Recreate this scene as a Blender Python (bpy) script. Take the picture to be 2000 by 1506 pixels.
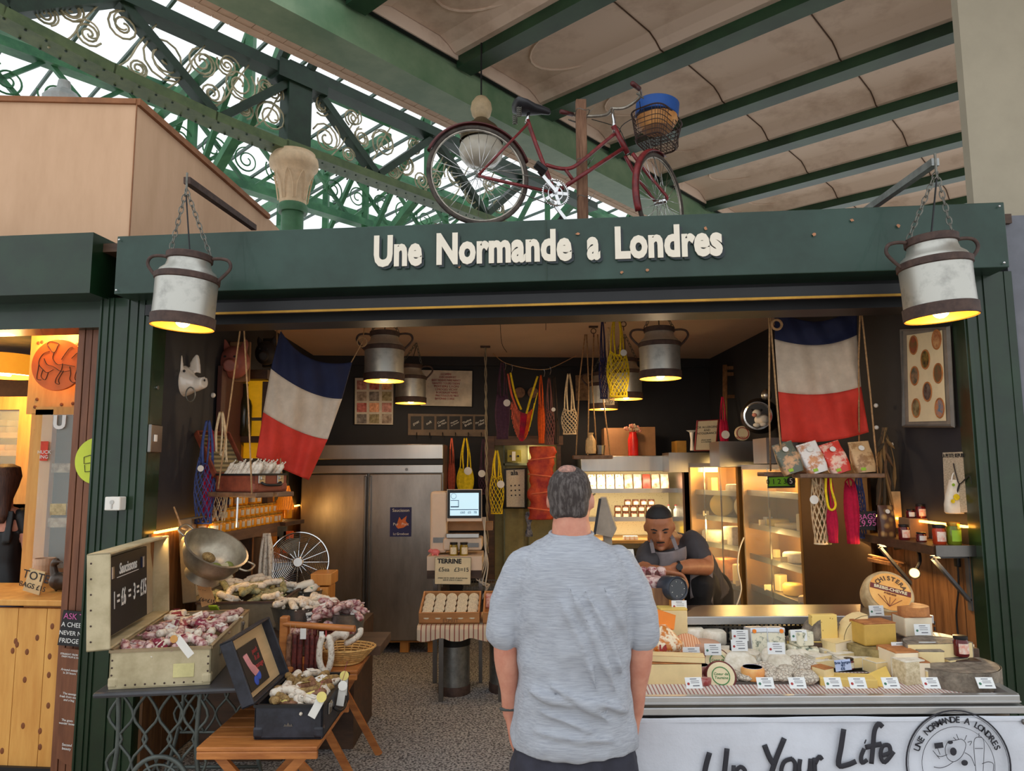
import bpy, bmesh, math, random
from mathutils import Vector as V, Matrix as Mx
R = random.Random(11)
PI = math.pi
for _o in list(bpy.data.objects): bpy.data.objects.remove(_o)
SC = bpy.context.scene
COL = SC.collection
# ---------------------------------------------------------------- camera
F = 1400.0
cd = bpy.data.cameras.new('camera'); cam = bpy.data.objects.new('camera', cd); COL.objects.link(cam)
cd.sensor_width = 36; cd.lens = F/2000*36; cd.clip_start = .05; cd.clip_end = 200
CP = V((0, 0, 1.72))
RM = Mx.Rotation(math.radians(96.6), 3, 'X') @ Mx.Rotation(math.radians(-.3), 3, 'Z')
cam.location = CP; cam.rotation_euler = RM.to_euler(); SC.camera = cam
def ray(px, py): return RM @ V(((px-1000)/F, (753-py)/F, -1))
def at(px, py, Y): d = ray(px, py); return CP + d*(Y/d.y)
def atz(px, py, z): d = ray(px, py); return CP + d*((z-1.72)/d.z)
def onp(px, py, P, n): d = ray(px, py); return CP + d*((V(P)-CP).dot(n)/d.dot(n))
def vplane(a, b):          # vertical plane through two plan points: returns tracer(px, py, offset towards the camera side)
    a = V((a[0], a[1], 0)); b = V((b[0], b[1], 0)); n = V((b.y-a.y, a.x-b.x, 0)).normalized()
    return lambda px, py, off=0: onp(px, py, a+n*off, n)
FA, FB = V((-2.06, 4.1, 0)), V((2.35, 3.67, 0))
FANG = math.atan2(FB.y-FA.y, FB.x-FA.x)
fac = vplane(FA, FB)                                  # plane of the stall front, off>0 towards the street
WL0, WL1, WR0, WR1 = (-2.06, 4.1), (-2.17, 7.8), (2.37, 3.67), (2.27, 8.2)
wb = vplane(WL1, WR1)
wl = vplane(WL0, WL1); wr = vplane(WR1, WR0)          # off>0 points into the room for wr; for wl too
# ---------------------------------------------------------------- view, world
SC.view_settings.view_transform = 'Standard'; SC.view_settings.look = 'None'
SC.view_settings.exposure = .35; SC.view_settings.gamma = 1; SC.view_settings.use_curve_mapping = False
wd = bpy.data.worlds.new('sky'); SC.world = wd; wd.use_nodes = True
_bg = wd.node_tree.nodes['Background']; _bg.inputs[0].default_value = (.93, .97, 1, 1); _bg.inputs[1].default_value = 1.05
# ---------------------------------------------------------------- colours and materials
def lin(c): return tuple(((x/255)/12.92 if x <= 10 else ((x/255+.055)/1.055)**2.4) for x in c)
MC = {}
def mat(name, rgb, rough=.6, metal=0, var=.18, sc=9, bump=0, em=None, es=1, rgb2=None, kind='noise', trans=0, alpha=1, coat=0, stretch=None, ior=1.45, thr=None, sss=0):
    if name in MC: return MC[name]
    m = bpy.data.materials.new(name); MC[name] = m; m.use_nodes = True
    nt = m.node_tree; N = nt.nodes; L = nt.links; b = N['Principled BSDF']
    c = lin(rgb); c2 = lin(rgb2) if rgb2 else tuple(x*(1-var) for x in c)
    c1 = c if rgb2 else tuple(min(1, x*(1+var*.6)) for x in c)
    tc = N.new('ShaderNodeTexCoord'); mp = N.new('ShaderNodeMapping'); L.new(tc.outputs['Object'], mp.inputs[0])
    if stretch: mp.inputs['Scale'].default_value = stretch
    if kind == 'noise':
        t = N.new('ShaderNodeTexNoise'); t.inputs['Scale'].default_value = sc; t.inputs['Detail'].default_value = 5; t.inputs['Roughness'].default_value = .65; out = t.outputs['Fac']; lo, hi = .36, .64
    elif kind == 'voronoi':
        t = N.new('ShaderNodeTexVoronoi'); t.inputs['Scale'].default_value = sc; out = t.outputs['Distance']; lo, hi = .2, .6
    elif kind == 'cell':
        t = N.new('ShaderNodeTexVoronoi'); t.feature = 'DISTANCE_TO_EDGE'; t.inputs['Scale'].default_value = sc; out = t.outputs['Distance']; lo, hi = .02, .12
    elif kind == 'wave':
        t = N.new('ShaderNodeTexWave'); t.inputs['Scale'].default_value = sc; t.inputs['Distortion'].default_value = 3.5; t.inputs['Detail'].default_value = 3; t.inputs['Detail Scale'].default_value = 1.5; out = t.outputs['Fac']; lo, hi = .1, .9
    elif kind == 'stripe':
        t = N.new('ShaderNodeTexWave'); t.inputs['Scale'].default_value = sc; out = t.outputs['Fac']; lo, hi = .35, .6
    if thr: lo, hi = thr
    L.new(mp.outputs[0], t.inputs['Vector'])
    cr = N.new('ShaderNodeValToRGB'); cr.color_ramp.elements[0].position = lo; cr.color_ramp.elements[1].position = hi
    cr.color_ramp.elements[0].color = (*c2, 1); cr.color_ramp.elements[1].color = (*c1, 1)
    L.new(out, cr.inputs[0]); L.new(cr.outputs[0], b.inputs['Base Color'])
    b.inputs['Roughness'].default_value = rough; b.inputs['Metallic'].default_value = metal; b.inputs['IOR'].default_value = ior
    b.inputs['Transmission Weight'].default_value = trans; b.inputs['Alpha'].default_value = alpha; b.inputs['Coat Weight'].default_value = coat
    if sss: b.inputs['Subsurface Weight'].default_value = sss; b.inputs['Subsurface Radius'].default_value = (.02, .01, .006)
    if bump:
        bp = N.new('ShaderNodeBump'); bp.inputs['Strength'].default_value = bump; bp.inputs['Distance'].default_value = .01
        L.new(out, bp.inputs['Height']); L.new(bp.outputs[0], b.inputs['Normal'])
    if em: b.inputs['Emission Color'].default_value = (*lin(em), 1); b.inputs['Emission Strength'].default_value = es
    return m
def wood(name, a, b, sc=3, st=(1, 1, .12), rough=.5, bump=.15): return mat(name, a, rough, rgb2=b, kind='noise', sc=sc*6, stretch=st, bump=bump, thr=(.3, .7))
def glassm(name, tint=(235, 245, 240), al=.16, rough=.05):
    m = mat(name, tint, rough, var=0, alpha=al); return m
# ---------------------------------------------------------------- mesh builder
class MB:
    def __init__(s): s.v = []; s.f = []; s.mi = []; s.m = 0
    def add(s, vs, fs, M=None):
        n = len(s.v); s.v += [tuple(M @ V(p)) if M is not None else tuple(p) for p in vs]
        s.f += [tuple(i+n for i in f) for f in fs]; s.mi += [s.m]*len(fs); return s
    def box(s, c, d, M=None):
        x, y, z = c; a, b, e = d[0]/2, d[1]/2, d[2]/2
        vs = [(x+i*a, y+j*b, z+k*e) for k in (-1, 1) for j in (-1, 1) for i in (-1, 1)]
        return s.add(vs, [(0, 2, 3, 1), (4, 5, 7, 6), (0, 1, 5, 4), (2, 6, 7, 3), (0, 4, 6, 2), (1, 3, 7, 5)], M)
    def rbox(s, c, d, r=.01, M=None, seg=2):
        bm = bmesh.new(); bmesh.ops.create_cube(bm, size=1)
        for v in bm.verts: v.co = V((v.co.x*d[0], v.co.y*d[1], v.co.z*d[2]))
        bmesh.ops.bevel(bm, geom=bm.edges[:], offset=min(r, min(d)*.49), segments=seg, affect='EDGES', profile=.5)
        for v in bm.verts: v.co += V(c)
        bm.verts.index_update(); s.add([v.co[:] for v in bm.verts], [[v.index for v in f.verts] for f in bm.faces], M); bm.free(); return s
    def beam(s, a, b, w, h, up=(0, 0, 1)):       # rectangular bar between two points
        a = V(a); b = V(b); d = (b-a); L = d.length; d = d/L; u = V(up); sd = d.cross(u)
        if sd.length < 1e-4: sd = d.cross(V((1, 0, 0)))
        sd.normalize(); u = sd.cross(d)
        vs = [p+sd*i*w/2+u*j*h/2 for p in (a, b) for j in (-1, 1) for i in (-1, 1)]
        return s.add(vs, [(0, 1, 3, 2), (4, 6, 7, 5), (0, 4, 5, 1), (2, 3, 7, 6), (0, 2, 6, 4), (1, 5, 7, 3)])
    def tube(s, pts, r, n=8, closed=False, M=None, flat=1):
        pts = [V(p) for p in pts]; k = len(pts); rs = r if isinstance(r, (list, tuple)) else [r]*k
        vs = []; up = None
        for i, p in enumerate(pts):
            if closed: t = pts[(i+1) % k]-pts[i-1]
            else: t = pts[min(i+1, k-1)]-pts[max(i-1, 0)]
            if t.length < 1e-9: t = V((0, 0, 1))
            t.normalize()
            if up is None: up = t.orthogonal().normalized()
            up = (up-t*up.dot(t))
            if up.length < 1e-5: up = t.orthogonal()
            up.normalize(); w = t.cross(up)
            for j in range(n):
                a = 2*PI*j/n; vs.append(p+up*math.cos(a)*rs[i]+w*math.sin(a)*rs[i]*flat)
        fs = [(i*n+j, i*n+(j+1) % n, (i+1) % k*n+(j+1) % n, (i+1) % k*n+j) for i in range(k if closed else k-1) for j in range(n)]
        if not closed: fs += [tuple(range(n))[::-1], tuple((k-1)*n+j for j in range(n))]
        return s.add(vs, fs, M)
    def lathe(s, prof, n=24, M=None, cap=True):
        vs = [(r*math.cos(2*PI*j/n), r*math.sin(2*PI*j/n), z) for r, z in prof for j in range(n)]; k = len(prof)
        fs = [(i*n+j, i*n+(j+1) % n, (i+1)*n+(j+1) % n, (i+1)*n+j) for i in range(k-1) for j in range(n)]
        if cap: fs += [tuple(range(n))[::-1], tuple((k-1)*n+j for j in range(n))]
        return s.add(vs, fs, M)
    def prism(s, poly, h, M=None, z0=0):         # polygon in xy, extruded along z
        n = len(poly); vs = [(x, y, z0) for x, y in poly]+[(x, y, z0+h) for x, y in poly]
        return s.add(vs, [tuple(range(n))[::-1], tuple(range(n, 2*n))]+[(i, (i+1) % n, n+(i+1) % n, n+i) for i in range(n)], M)
    def ell(s, c, r, n=12, m=8, M=None):
        vs = [(c[0], c[1], c[2]+r[2])]
        for i in range(1, m):
            a = PI*i/m
            vs += [(c[0]+r[0]*math.sin(a)*math.cos(2*PI*j/n), c[1]+r[1]*math.sin(a)*math.sin(2*PI*j/n), c[2]+r[2]*math.cos(a)) for j in range(n)]
        vs.append((c[0], c[1], c[2]-r[2])); e = len(vs)-1
        fs = [(0, 1+j, 1+(j+1) % n) for j in range(n)]+[(e, 1+(m-2)*n+(j+1) % n, 1+(m-2)*n+j) for j in range(n)]
        fs += [(1+i*n+j, 1+(i+1)*n+j, 1+(i+1)*n+(j+1) % n, 1+i*n+(j+1) % n) for i in range(m-2) for j in range(n)]
        return s.add(vs, fs, M)
    def sheet(s, fn, nu, nv, th=0):              # surface fn(u,v), optional thickness along y
        vs = [fn(i/nu, j/nv) for j in range(nv+1) for i in range(nu+1)]; w = nu+1
        fs = [(j*w+i, j*w+i+1, (j+1)*w+i+1, (j+1)*w+i) for j in range(nv) for i in range(nu)]
        s.add(vs, fs)
        if th:
            s.add([V(p)+V((0, th, 0)) for p in vs], [f[::-1] for f in fs])
            k = len(vs); b0 = len(s.v)-2*k
            ed = [(i, i+1) for i in range(nu)]+[((nv*w+i+1), nv*w+i) for i in range(nu)]+[((j+1)*w, j*w) for j in range(nv)]+[(j*w+nu, (j+1)*w+nu) for j in range(nv)]
            s.f += [(b0+b, b0+a, b0+k+a, b0+k+b) for a, b in ed]; s.mi += [s.m]*len(ed)
        return s
    def loft(s, rings, M=None, cap=True):
        n = len(rings[0]); vs = [p for r in rings for p in r]; k = len(rings)
        fs = [(i*n+j, i*n+(j+1) % n, (i+1)*n+(j+1) % n, (i+1)*n+j) for i in range(k-1) for j in range(n)]
        if cap: fs += [tuple(range(n))[::-1], tuple((k-1)*n+j for j in range(n))]
        return s.add(vs, fs, M)
    def obj(s, name, mats, parent=None, smooth=False, world=False, loc=None):
        me = bpy.data.meshes.new(name); vs = s.v
        if world and parent is not None:
            I = parent['_m'] if False else WM[parent.name].inverted(); vs = [tuple(I @ V(p)) for p in vs]
        if loc is not None: vs = [tuple(V(p)-V(loc)) for p in vs]
        me.from_pydata([tuple(p) for p in vs], [], s.f)
        for m in (mats if isinstance(mats, (list, tuple)) else [mats]): me.materials.append(m)
        if any(s.mi): me.polygons.foreach_set('material_index', s.mi)
        bm = bmesh.new(); bm.from_mesh(me); bmesh.ops.recalc_face_normals(bm, faces=bm.faces[:]); bm.to_mesh(me); bm.free()
        if smooth:
            me.polygons.foreach_set('use_smooth', [True]*len(me.polygons))
            if smooth is not True:
                try: me.set_sharp_from_angle(angle=math.radians(smooth))
                except Exception: pass
        o = bpy.data.objects.new(name, me); COL.objects.link(o)
        if loc is not None: o.location = loc
        if parent is not None: o.parent = parent; WM[o.name] = WM[parent.name].copy()
        else: WM[o.name] = Mx.Translation(V(loc)) if loc is not None else Mx.Identity(4)
        return o
WM = {}
def tag(o, label, cat, group=None, kind=None):
    if label: o['label'] = label
    if cat: o['category'] = cat
    if group: o['group'] = group
    if kind: o['kind'] = kind
    return o
def thing(name, label, cat, loc=(0, 0, 0), rz=0, group=None, rot=None):
    o = bpy.data.objects.new(name, None); COL.objects.link(o); o.empty_display_size = .05
    o.location = loc; o.rotation_euler = rot if rot else (0, 0, rz)
    WM[o.name] = Mx.Translation(V(loc)) @ o.rotation_euler.to_matrix().to_4x4()
    return tag(o, label, cat, group)
def dup(root, loc, rz=0, label=None, group=None, rot=None, s=None):
    def cp(o, par):
        c = o.copy(); COL.objects.link(c)
        if par is not None: c.parent = par
        for ch in list(o.children): cp(ch, c)
        return c
    kids = list(root.children); r = root.copy(); COL.objects.link(r)
    for ch in kids: cp(ch, r)
    r.location = loc; r.rotation_euler = rot if rot else (0, 0, rz)
    if s: r.scale = (s, s, s) if not isinstance(s, tuple) else s
    WM[r.name] = Mx.Translation(V(loc)) @ r.rotation_euler.to_matrix().to_4x4()
    if label: r['label'] = label
    if group: r['group'] = group
    return r
def struct(name, mb, m, smooth=False): return tag(mb.obj(name, m, smooth=smooth), None, None, kind='structure')
def align(z, p=(0, 0, 0), x=None):               # matrix whose z axis is z, at p
    z = V(z).normalized(); x = V(x) if x is not None else z.orthogonal(); x = (x-z*x.dot(z)).normalized(); y = z.cross(x)
    m = Mx((x, y, z)).transposed().to_4x4(); m.translation = V(p); return m
def text(s, size, m, name='lettering', parent=None, M=None, bold=0, sx=1, ext=.001, align_x='CENTER', shear=0, sp=1):
    c = bpy.data.curves.new('t', 'FONT'); c.body = s; c.size = size; c.extrude = ext; c.offset = bold; c.align_x = align_x; c.align_y = 'CENTER'; c.shear = shear; c.space_character = sp; c.resolution_u = 3
    o = bpy.data.objects.new('t', c); COL.objects.link(o); dg = bpy.context.evaluated_depsgraph_get(); dg.update()
    me = bpy.data.meshes.new_from_object(o.evaluated_get(dg)); bpy.data.objects.remove(o); me.name = name
    T = (M if M is not None else Mx.Identity(4)) @ Mx.Diagonal((sx, 1, 1, 1)); me.transform(T)
    me.materials.clear(); me.materials.append(m)
    r = bpy.data.objects.new(name, me); COL.objects.link(r); r.parent = parent; return r
def frame4(c, x, y):                             # matrix with local x, y axes on a panel (z = outward normal)
    x = V(x).normalized(); y = V(y); y = (y-x*y.dot(x)).normalized(); z = x.cross(y)
    m = Mx((x, y, z)).transposed().to_4x4(); m.translation = V(c); return m
def circ(c, r, n=24, ax=(1, 0, 0), ay=(0, 0, 1), a0=0, a1=2*PI, end=False):
    c = V(c); ax = V(ax); ay = V(ay)
    return [c+ax*r*math.cos(a0+(a1-a0)*i/n)+ay*r*math.sin(a0+(a1-a0)*i/n) for i in range(n+(1 if end else 0))]
def smoothpath(P, k=6):                          # Catmull-Rom through points
    P = [V(p) for p in P]; Q = [P[0]]+P+[P[-1]]; out = []
    for i in range(1, len(Q)-2):
        a, b, c, d = Q[i-1:i+3]
        for j in range(k):
            t = j/k; out.append(.5*((2*b)+(c-a)*t+(2*a-5*b+4*c-d)*t*t+(3*b-a-3*c+d)*t**3))
    return out+[P[-1]]
# ---------------------------------------------------------------- materials in common use
M_green = mat('green gloss paint', (38, 66, 52), .38, var=.25, sc=4, bump=.05)
M_greenp = mat('dark green panel paint', (20, 44, 24), .3, var=.3, sc=5, coat=.2)
M_fascia = mat('fascia green paint', (42, 68, 58), .42, rgb2=(28, 50, 40), sc=2.2, bump=.04, coat=.1)
M_beam = mat('beam green paint', (42, 74, 48), .4, rgb2=(28, 54, 36), sc=2)
M_gird = mat('girder green paint', (124, 146, 114), .45, rgb2=(92, 122, 90), sc=1.5)
M_iron = mat('bright green iron paint', (82, 140, 98), .5, rgb2=(52, 104, 74), sc=3)
M_irond = mat('dark green iron paint', (34, 60, 46), .5, rgb2=(24, 44, 34), sc=4)
M_scroll = mat('stone coloured scrollwork paint', (204, 194, 164), .6, rgb2=(150, 150, 124), sc=9)
M_black = mat('black paint', (22, 22, 24), .5, var=.2)
M_navy = mat('charcoal wall paint', (40, 40, 45), .75, var=.12, sc=3)
M_ceil = mat('stall ceiling paint', (196, 172, 154), .85, var=.06, sc=2)
M_cream = mat('cream wall paint', (168, 158, 138), .8, var=.06, sc=3)
M_panelc = mat('stained beige roof panel', (224, 200, 180), .8, rgb2=(192, 164, 142), sc=1.6, thr=(.3, .5))
M_seam = mat('brown seam', (82, 58, 42), .9)
M_ply = mat('plywood', (214, 174, 140), .65, rgb2=(192, 152, 118), sc=3, stretch=(1, 1, .25), thr=(.3, .7))
M_plye = mat('plywood edge', (146, 96, 62), .7)
M_soff = mat('pink boarded soffit', (204, 176, 152), .7, var=.1)
M_steel = mat('brushed steel', (176, 172, 166), .32, metal=1, var=.1, sc=4, stretch=(1, 1, .1))
M_steeld = mat('dull dark steel', (120, 116, 112), .35, metal=1, var=.15, sc=4)
M_chrome = mat('chrome', (215, 215, 215), .15, metal=1, var=.05)
M_zinc = mat('galvanised zinc', (158, 160, 158), .42, metal=.85, rgb2=(128, 130, 128), sc=14, bump=.1)
M_rust = mat('brown rusty band', (82, 62, 54), .7, rgb2=(58, 42, 38), sc=20, bump=.1)
M_chain = mat('weathered chain', (120, 118, 110), .5, metal=.7, var=.3, sc=30)
M_rope = mat('jute rope', (176, 140, 100), .9, var=.3, sc=60, bump=.3)
M_plank = wood('old plank', (150, 108, 70), (92, 60, 36), 3, (1.6, 1.6, .15))
M_plankd = wood('dark reclaimed wood', (92, 66, 48), (54, 38, 28), 3, (.2, 1, 1))
M_shelfw = wood('grey brown shelf wood', (128, 98, 76), (84, 62, 48), 3, (1, .2, 1))
M_pine = wood('orange pine', (214, 152, 78), (184, 116, 50), 2, (1.4, 1.4, .12), .45)
M_oak = wood('varnished folding table wood', (196, 126, 66), (146, 84, 40), 3, (.25, 1.6, 1.6), .4)
M_white = mat('white paint', (225, 222, 215), .5, var=.04)
M_paper = mat('white card', (226, 228, 228), .7, var=.03)
M_cardb = mat('cream card', (226, 210, 172), .7, var=.06)
M_ink = mat('dark ink', (40, 38, 40), .7, var=.05)
M_chalk = mat('white chalk', (232, 230, 226), .8, var=.05)
M_slate = mat('black chalkboard', (34, 32, 34), .6, var=.15, sc=12)
M_glass = glassm('clear pane')
M_cardbox = mat('brown cardboard', (150, 112, 78), .8, var=.1)
def lamp(name, loc, power, color=(1, .72, .38), size=.03, spot=None, rot=None, typ='POINT', sx=None, sy=None, spread=None):
    l = bpy.data.lights.new(name, typ); l.energy = power; l.color = color
    if typ == 'AREA': l.shape = 'RECTANGLE'; l.size = sx; l.size_y = sy
    else: l.shadow_soft_size = size
    if typ == 'SPOT': l.spot_size = spot; l.spot_blend = .6
    o = bpy.data.objects.new(name, l); COL.objects.link(o); o.location = loc
    if rot: o.rotation_euler = rot
    return o
# ---------------------------------------------------------------- floor and stall shell
def quad(mb, *p): mb.add(p, [tuple(range(len(p)))]); return mb
struct('floor', MB().box((0, 6, -.05), (24, 24, .1)), mat('street paving', (190, 178, 164), .8, rgb2=(150, 138, 124), sc=2.5))
M_carpet = mat('speckled grey carpet', (176, 177, 180), .95, rgb2=(66, 66, 70), sc=70, bump=.4, thr=(.42, .56))
cp = MB().prism([(-2.16, 3.95), (2.43, 3.5), (2.27, 8.2), (-2.17, 7.8)], .012)
struct('floor_carpet', cp, M_carpet)
ZC = 2.96
def wallbox(a, b, z0, z1, th, out):
    a = V((*a[:2], 0)); b = V((*b[:2], 0)); n = V((b.y-a.y, a.x-b.x, 0)).normalized()*th*out
    return MB().prism([(a.x, a.y), (b.x, b.y), (b.x+n.x, b.y+n.y), (a.x+n.x, a.y+n.y)], z1-z0, z0=z0)
struct('wall_left', wallbox(WL0, WL1, 0, ZC+.12, .06, -1), M_navy)
struct('wall_right', wallbox(WR0, WR1, 0, ZC+.12, .06, 1), M_navy)
struct('wall_back', wallbox(WL1, WR1, 0, ZC+.12, .06, -1), M_navy)
struct('ceiling', MB().prism([(-2.1, 4.05), (2.42, 3.66), (2.33, 8.25), (-2.23, 7.85)], .06, z0=ZC), M_ceil)
struct('trim_ceiling', MB().beam((-2.17, 7.77, ZC-.05), (2.27, 8.16, ZC-.05), .04, .1), M_navy)
# wood cladding under the LED strips
def planks(mb, a, b, z0, z1, n, th, side, gap=.006):
    a = V((*a[:2], 0)); b = V((*b[:2], 0)); d = (b-a)/n; nn = V((d.y, -d.x, 0)).normalized()*side
    for i in range(n):
        p = a+d*i; q = a+d*(i+1)-d.normalized()*gap; t = th+R.uniform(-.003, .003)
        mb.prism([(p.x, p.y), (q.x, q.y), (q.x+nn.x*t, q.y+nn.y*t), (p.x+nn.x*t, p.y+nn.y*t)], z1-z0, z0=z0)
    return mb
struct('trim_wainscot_left', planks(MB(), (-2.06, 4.12), (-2.16, 7.6), .02, 1.36, 28, .018, 1), M_plank)
struct('trim_wainscot_right', planks(MB(), (2.37, 3.7), (2.3, 6.9), .02, 1.30, 24, .02, -1), M_plank)
tag(MB().beam((-2.03, 4.14, 1.368), (-2.12, 7.2, 1.368), .02, .012).obj('led_strip', mat('warm led strip', (255, 190, 90), em=(255, 176, 70), es=9)), 'glowing amber light strip along the left wall cladding', 'light strip')
tag(MB().beam((2.33, 3.74, 1.41), (2.31, 4.6, 1.41), .02, .012).obj('led_strip', MC['warm led strip']), 'glowing amber light strip behind the jars on the right wall', 'light strip')
lamp('strip light', (-1.98, 5.2, 1.33), 9, (1, .6, .2), typ='AREA', sx=.06, sy=2.2, rot=(0, math.radians(-60), 0))
lamp('strip light', (2.2, 4.2, 1.25), 7, (1, .6, .22), typ='AREA', sx=.06, sy=.9, rot=(0, math.radians(40), 0))
# front of the stall: pillars, lintel, fascia (frame whose x runs along the front)
FT = Mx.Translation(FA) @ Mx.Rotation(FANG, 4, 'Z')
FL = (FB-FA).length
def floc(px, py, off=0): return FT.inverted() @ fac(px, py, off)
def ribbed(x0, x1, z1, edges):
    mb = MB(); mb.box(((x0+x1)/2, .03, z1/2), (x1-x0, .12, z1), FT)
    for a, b, p in edges: mb.box(((a+b)/2, -.03-p*.2, z1/2), (b-a, p*.4, z1), FT)
    return mb
w = .335; e = []
for a, b, p in [(0, .012, .02), (.05, .06, .018), (.085, .095, .02), (.19, .2, .02), (.25, .262, .018), (.30, .31, .02), (.345, .375, .028)]: e.append((-w+a*.89, -w+b*.89, p))
struct('pillar_left', ribbed(-w, 0, 2.72, e), M_greenp)
e = [(FL+a, FL+b, p) for a, b, p in [(0, .02, .03), (.055, .065, .02), (.095, .105, .02), (.2, .235, .012)]]
struct('pillar_right', ribbed(FL-.01, FL+.24, 2.72, e), M_greenp)
struct('trim_lintel', MB().box((FL/2, .11, 2.64), (FL+.3, .2, .17), FT).box((FL/2, -.1, 2.62), (FL, .05, .06), FT), M_black)
struct('trim_shutter_rail', MB().box((FL/2-.02, -.13, 2.588), (FL-.12, .012, .012), FT), mat('brass edged rail', (168, 126, 50), .4, metal=.6))
struct('stall_roof', MB().prism([(-2.4, 4.02), (2.6, 3.6), (2.6, 8.3), (-2.4, 7.95)], .05, z0=ZC+.012), M_plankd)
fz0, fz1 = 2.70, 3.035; fo = .2
a, b = floc(225, 495, fo), floc(1969, 460, fo)
sg = thing('shop_fascia', 'long dark green shop fascia with cream raised letters over the stall', 'shop sign', tuple(FT @ V((0, -fo, fz0))), FANG)
L0, L1 = a.x, b.x
bx = MB(); bx.rbox(((L0+L1)/2, fo/2+.01, (fz1-fz0)/2), (L1-L0, fo, fz1-fz0), .004).obj('fascia_board', M_fascia, sg)
d0 = floc(1067, 480, fo).x
MB().box((d0, -.001, .1675), (.003, .004, .33)).obj('panel_joint', M_greenp, sg)
sc_ = MB()
for x in (L0+.02, L1-.03): 
    for z in (.02, .31): sc_.ell((x, -.003, z), (.006, .004, .006), 8, 5)
sc_.obj('screw', M_chrome, sg)
M_letter = mat('cream letters', (232, 222, 204), .5, var=.03); M_lsh = mat('letter shadow paint', (46, 54, 58), .6)
for word, p0, p1, ht in [('Une', 731, 825, 1), ('Normande', 853, 1117, 1), ('a', 1146, 1172, 1), ('Londres', 1201, 1411, 1)]:
    x0, x1 = floc(p0, 480, fo).x, floc(p1, 480, fo).x
    for mm, dx, dz, dy in ((M_letter, 0, 0, -.004), (M_lsh, .012, -.012, -.0012)):
        o = text(word, .185, mm, 'raised_letters' if dx == 0 else 'painted_shadow', sg, None, bold=.0085, sx=.62, ext=.003 if dx == 0 else .0005, sp=1.04)
        xs = [v.co.x for v in o.data.vertices]; k = (x1-x0)/(max(xs)-min(xs)); mn = min(xs)
        ys = [v.co.y for v in o.data.vertices]; lo = min(ys)
        for v in o.data.vertices: v.co = V(((v.co.x-mn)*k+x0+dx, dy-v.co.z, (v.co.y-lo)*1.22+.1+dz))
    if word == 'a': pass
# rub marks on the paint
rb = MB()
for px, py in [(1128, 457), (897, 520), (1215, 506), (1214, 532), (1264, 527), (1378, 446), (1590, 458), (1664, 430), (1755, 441)]:
    p = floc(px, py, fo); rb.prism([(p.x+.011*math.cos(t)*R.uniform(.5, 1.2), p.z-fz0+.009*math.sin(t)*R.uniform(.5, 1.2)) for t in [k*PI/5 for k in range(10)]], .001, Mx.Rotation(PI/2, 4, 'X'), z0=0)
rb.obj('bare_scuff', mat('scuffed bare copper spots', (176, 120, 84), .6), sg)
# neighbour fascia on the left
nz = floc(180, 495, fo).x
struct('trim_neighbour_fascia', MB().box((nz-1.2, .12-fo, 2.885), (2.4, .24, .35), FT).box((nz-1.2, .1, 2.64), (2.4, .2, .17), FT), M_greenp)
# right hand neighbour: grey painted panel, cream wall above
struct('trim_grey_panel', MB().box((FL+.48, .02, 1.5), (.5, .08, 3.04), FT), mat('grey blue board', (112, 114, 122), .7, var=.1))
struct('wall_cream_upper', MB().prism([(2.745, 4.1), (4.6, 4.1), (4.6, 5.3), (2.745, 4.16)], 6, z0=3.08), M_cream)
# ---------------------------------------------------------------- market roof (u = along the beams, v = along the girder)
UA = math.radians(-41.8); U = V((math.cos(UA), math.sin(UA), 0)); Vv = V((-U.y, U.x, 0))
def uvz(u, v, z): return U*u+Vv*v+V((0, 0, z))
ZB = 5.58
BV = [3.45, 4.73, 6.01, 7.33, 8.55, 9.88, 11.1, 12.3, 13.6]
for i, v in enumerate(BV):
    o = tag(MB().beam(uvz(-4.75, v-.1, ZB+.07), uvz(4.2, v-.1, ZB+.07), .2, .14).obj('roof_beam', M_beam), 'green painted steel beam under the beige roof panels, number %s from the front' % ['one', 'two', 'three', 'four', 'five', 'six', 'seven', 'eight', 'nine'][i], 'beam', 'green roof beams')
ws = [-4.72, -4.42, -3.22, -2.0, -.78, .45, 1.7, 2.95, 4.2]
pn = MB(); sm = MB()
for i in range(len(BV)-1):
    v0, v1 = BV[i]-.02, BV[i+1]-.18
    prof = [(0, 0), (.07, .0), (.14, .05), (.24, .09), (.76, .09), (.86, .05), (.93, 0), (1, 0)]
    for j in range(1, len(ws)-1):
        a, b = ws[j], ws[j+1]
        if j == 1: a = ws[0]
        rings = [[uvz(x, v0+(v1-v0)*t, ZB+.11+h) for t, h in prof]+[uvz(x, v1, ZB+.28), uvz(x, v0, ZB+.28)] for x in (a+.004, b-.004)]
        pn.loft(rings)
        sm.tube([uvz(b, v0+(v1-v0)*t, ZB+.107+h) for t, h in prof], .007, 4)
    # half-oval rim pressed into the end panel beside the girder
    c = uvz(-3.75, (v0+v1)/2, ZB+.195)
    pn.tube([c+U*(.62*math.cos(t))*-1+Vv*(.36*math.sin(t)) for t in [-PI/2+k*PI/14 for k in range(15)]], .012, 5)
struct('roof_panels', pn, M_panelc); struct('trim_panel_seams', sm, M_seam)
struct('roof_light_stop', MB().beam(uvz(-4.74, 3, ZB+.22), uvz(-4.74, 14, ZB+.22), .03, .3), M_panelc)  # added board, stops sky light leaking in at the beam ends
g = thing('roof_girder', 'big green steel girder crossing above the bicycle', 'girder')
MB().beam(uvz(-4.97, -1, ZB-.13), uvz(-4.97, 15, ZB-.13), .36, .3).beam(uvz(-4.86, -1, ZB+.12), uvz(-4.86, 15, ZB+.12), .1, .3).obj('girder_beam', M_gird, g)
MB().beam(uvz(-4.76, -1, ZB+.14), uvz(-4.76, 15, ZB+.14), .04, .16).obj('angle_rail', M_black, g)
sb = MB()
for i in range(110): sb.beam(uvz(-5.17, -1+i*.145, ZB-.23), uvz(-5.37, -1+i*.145, ZB-.23), .139, .03)
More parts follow.
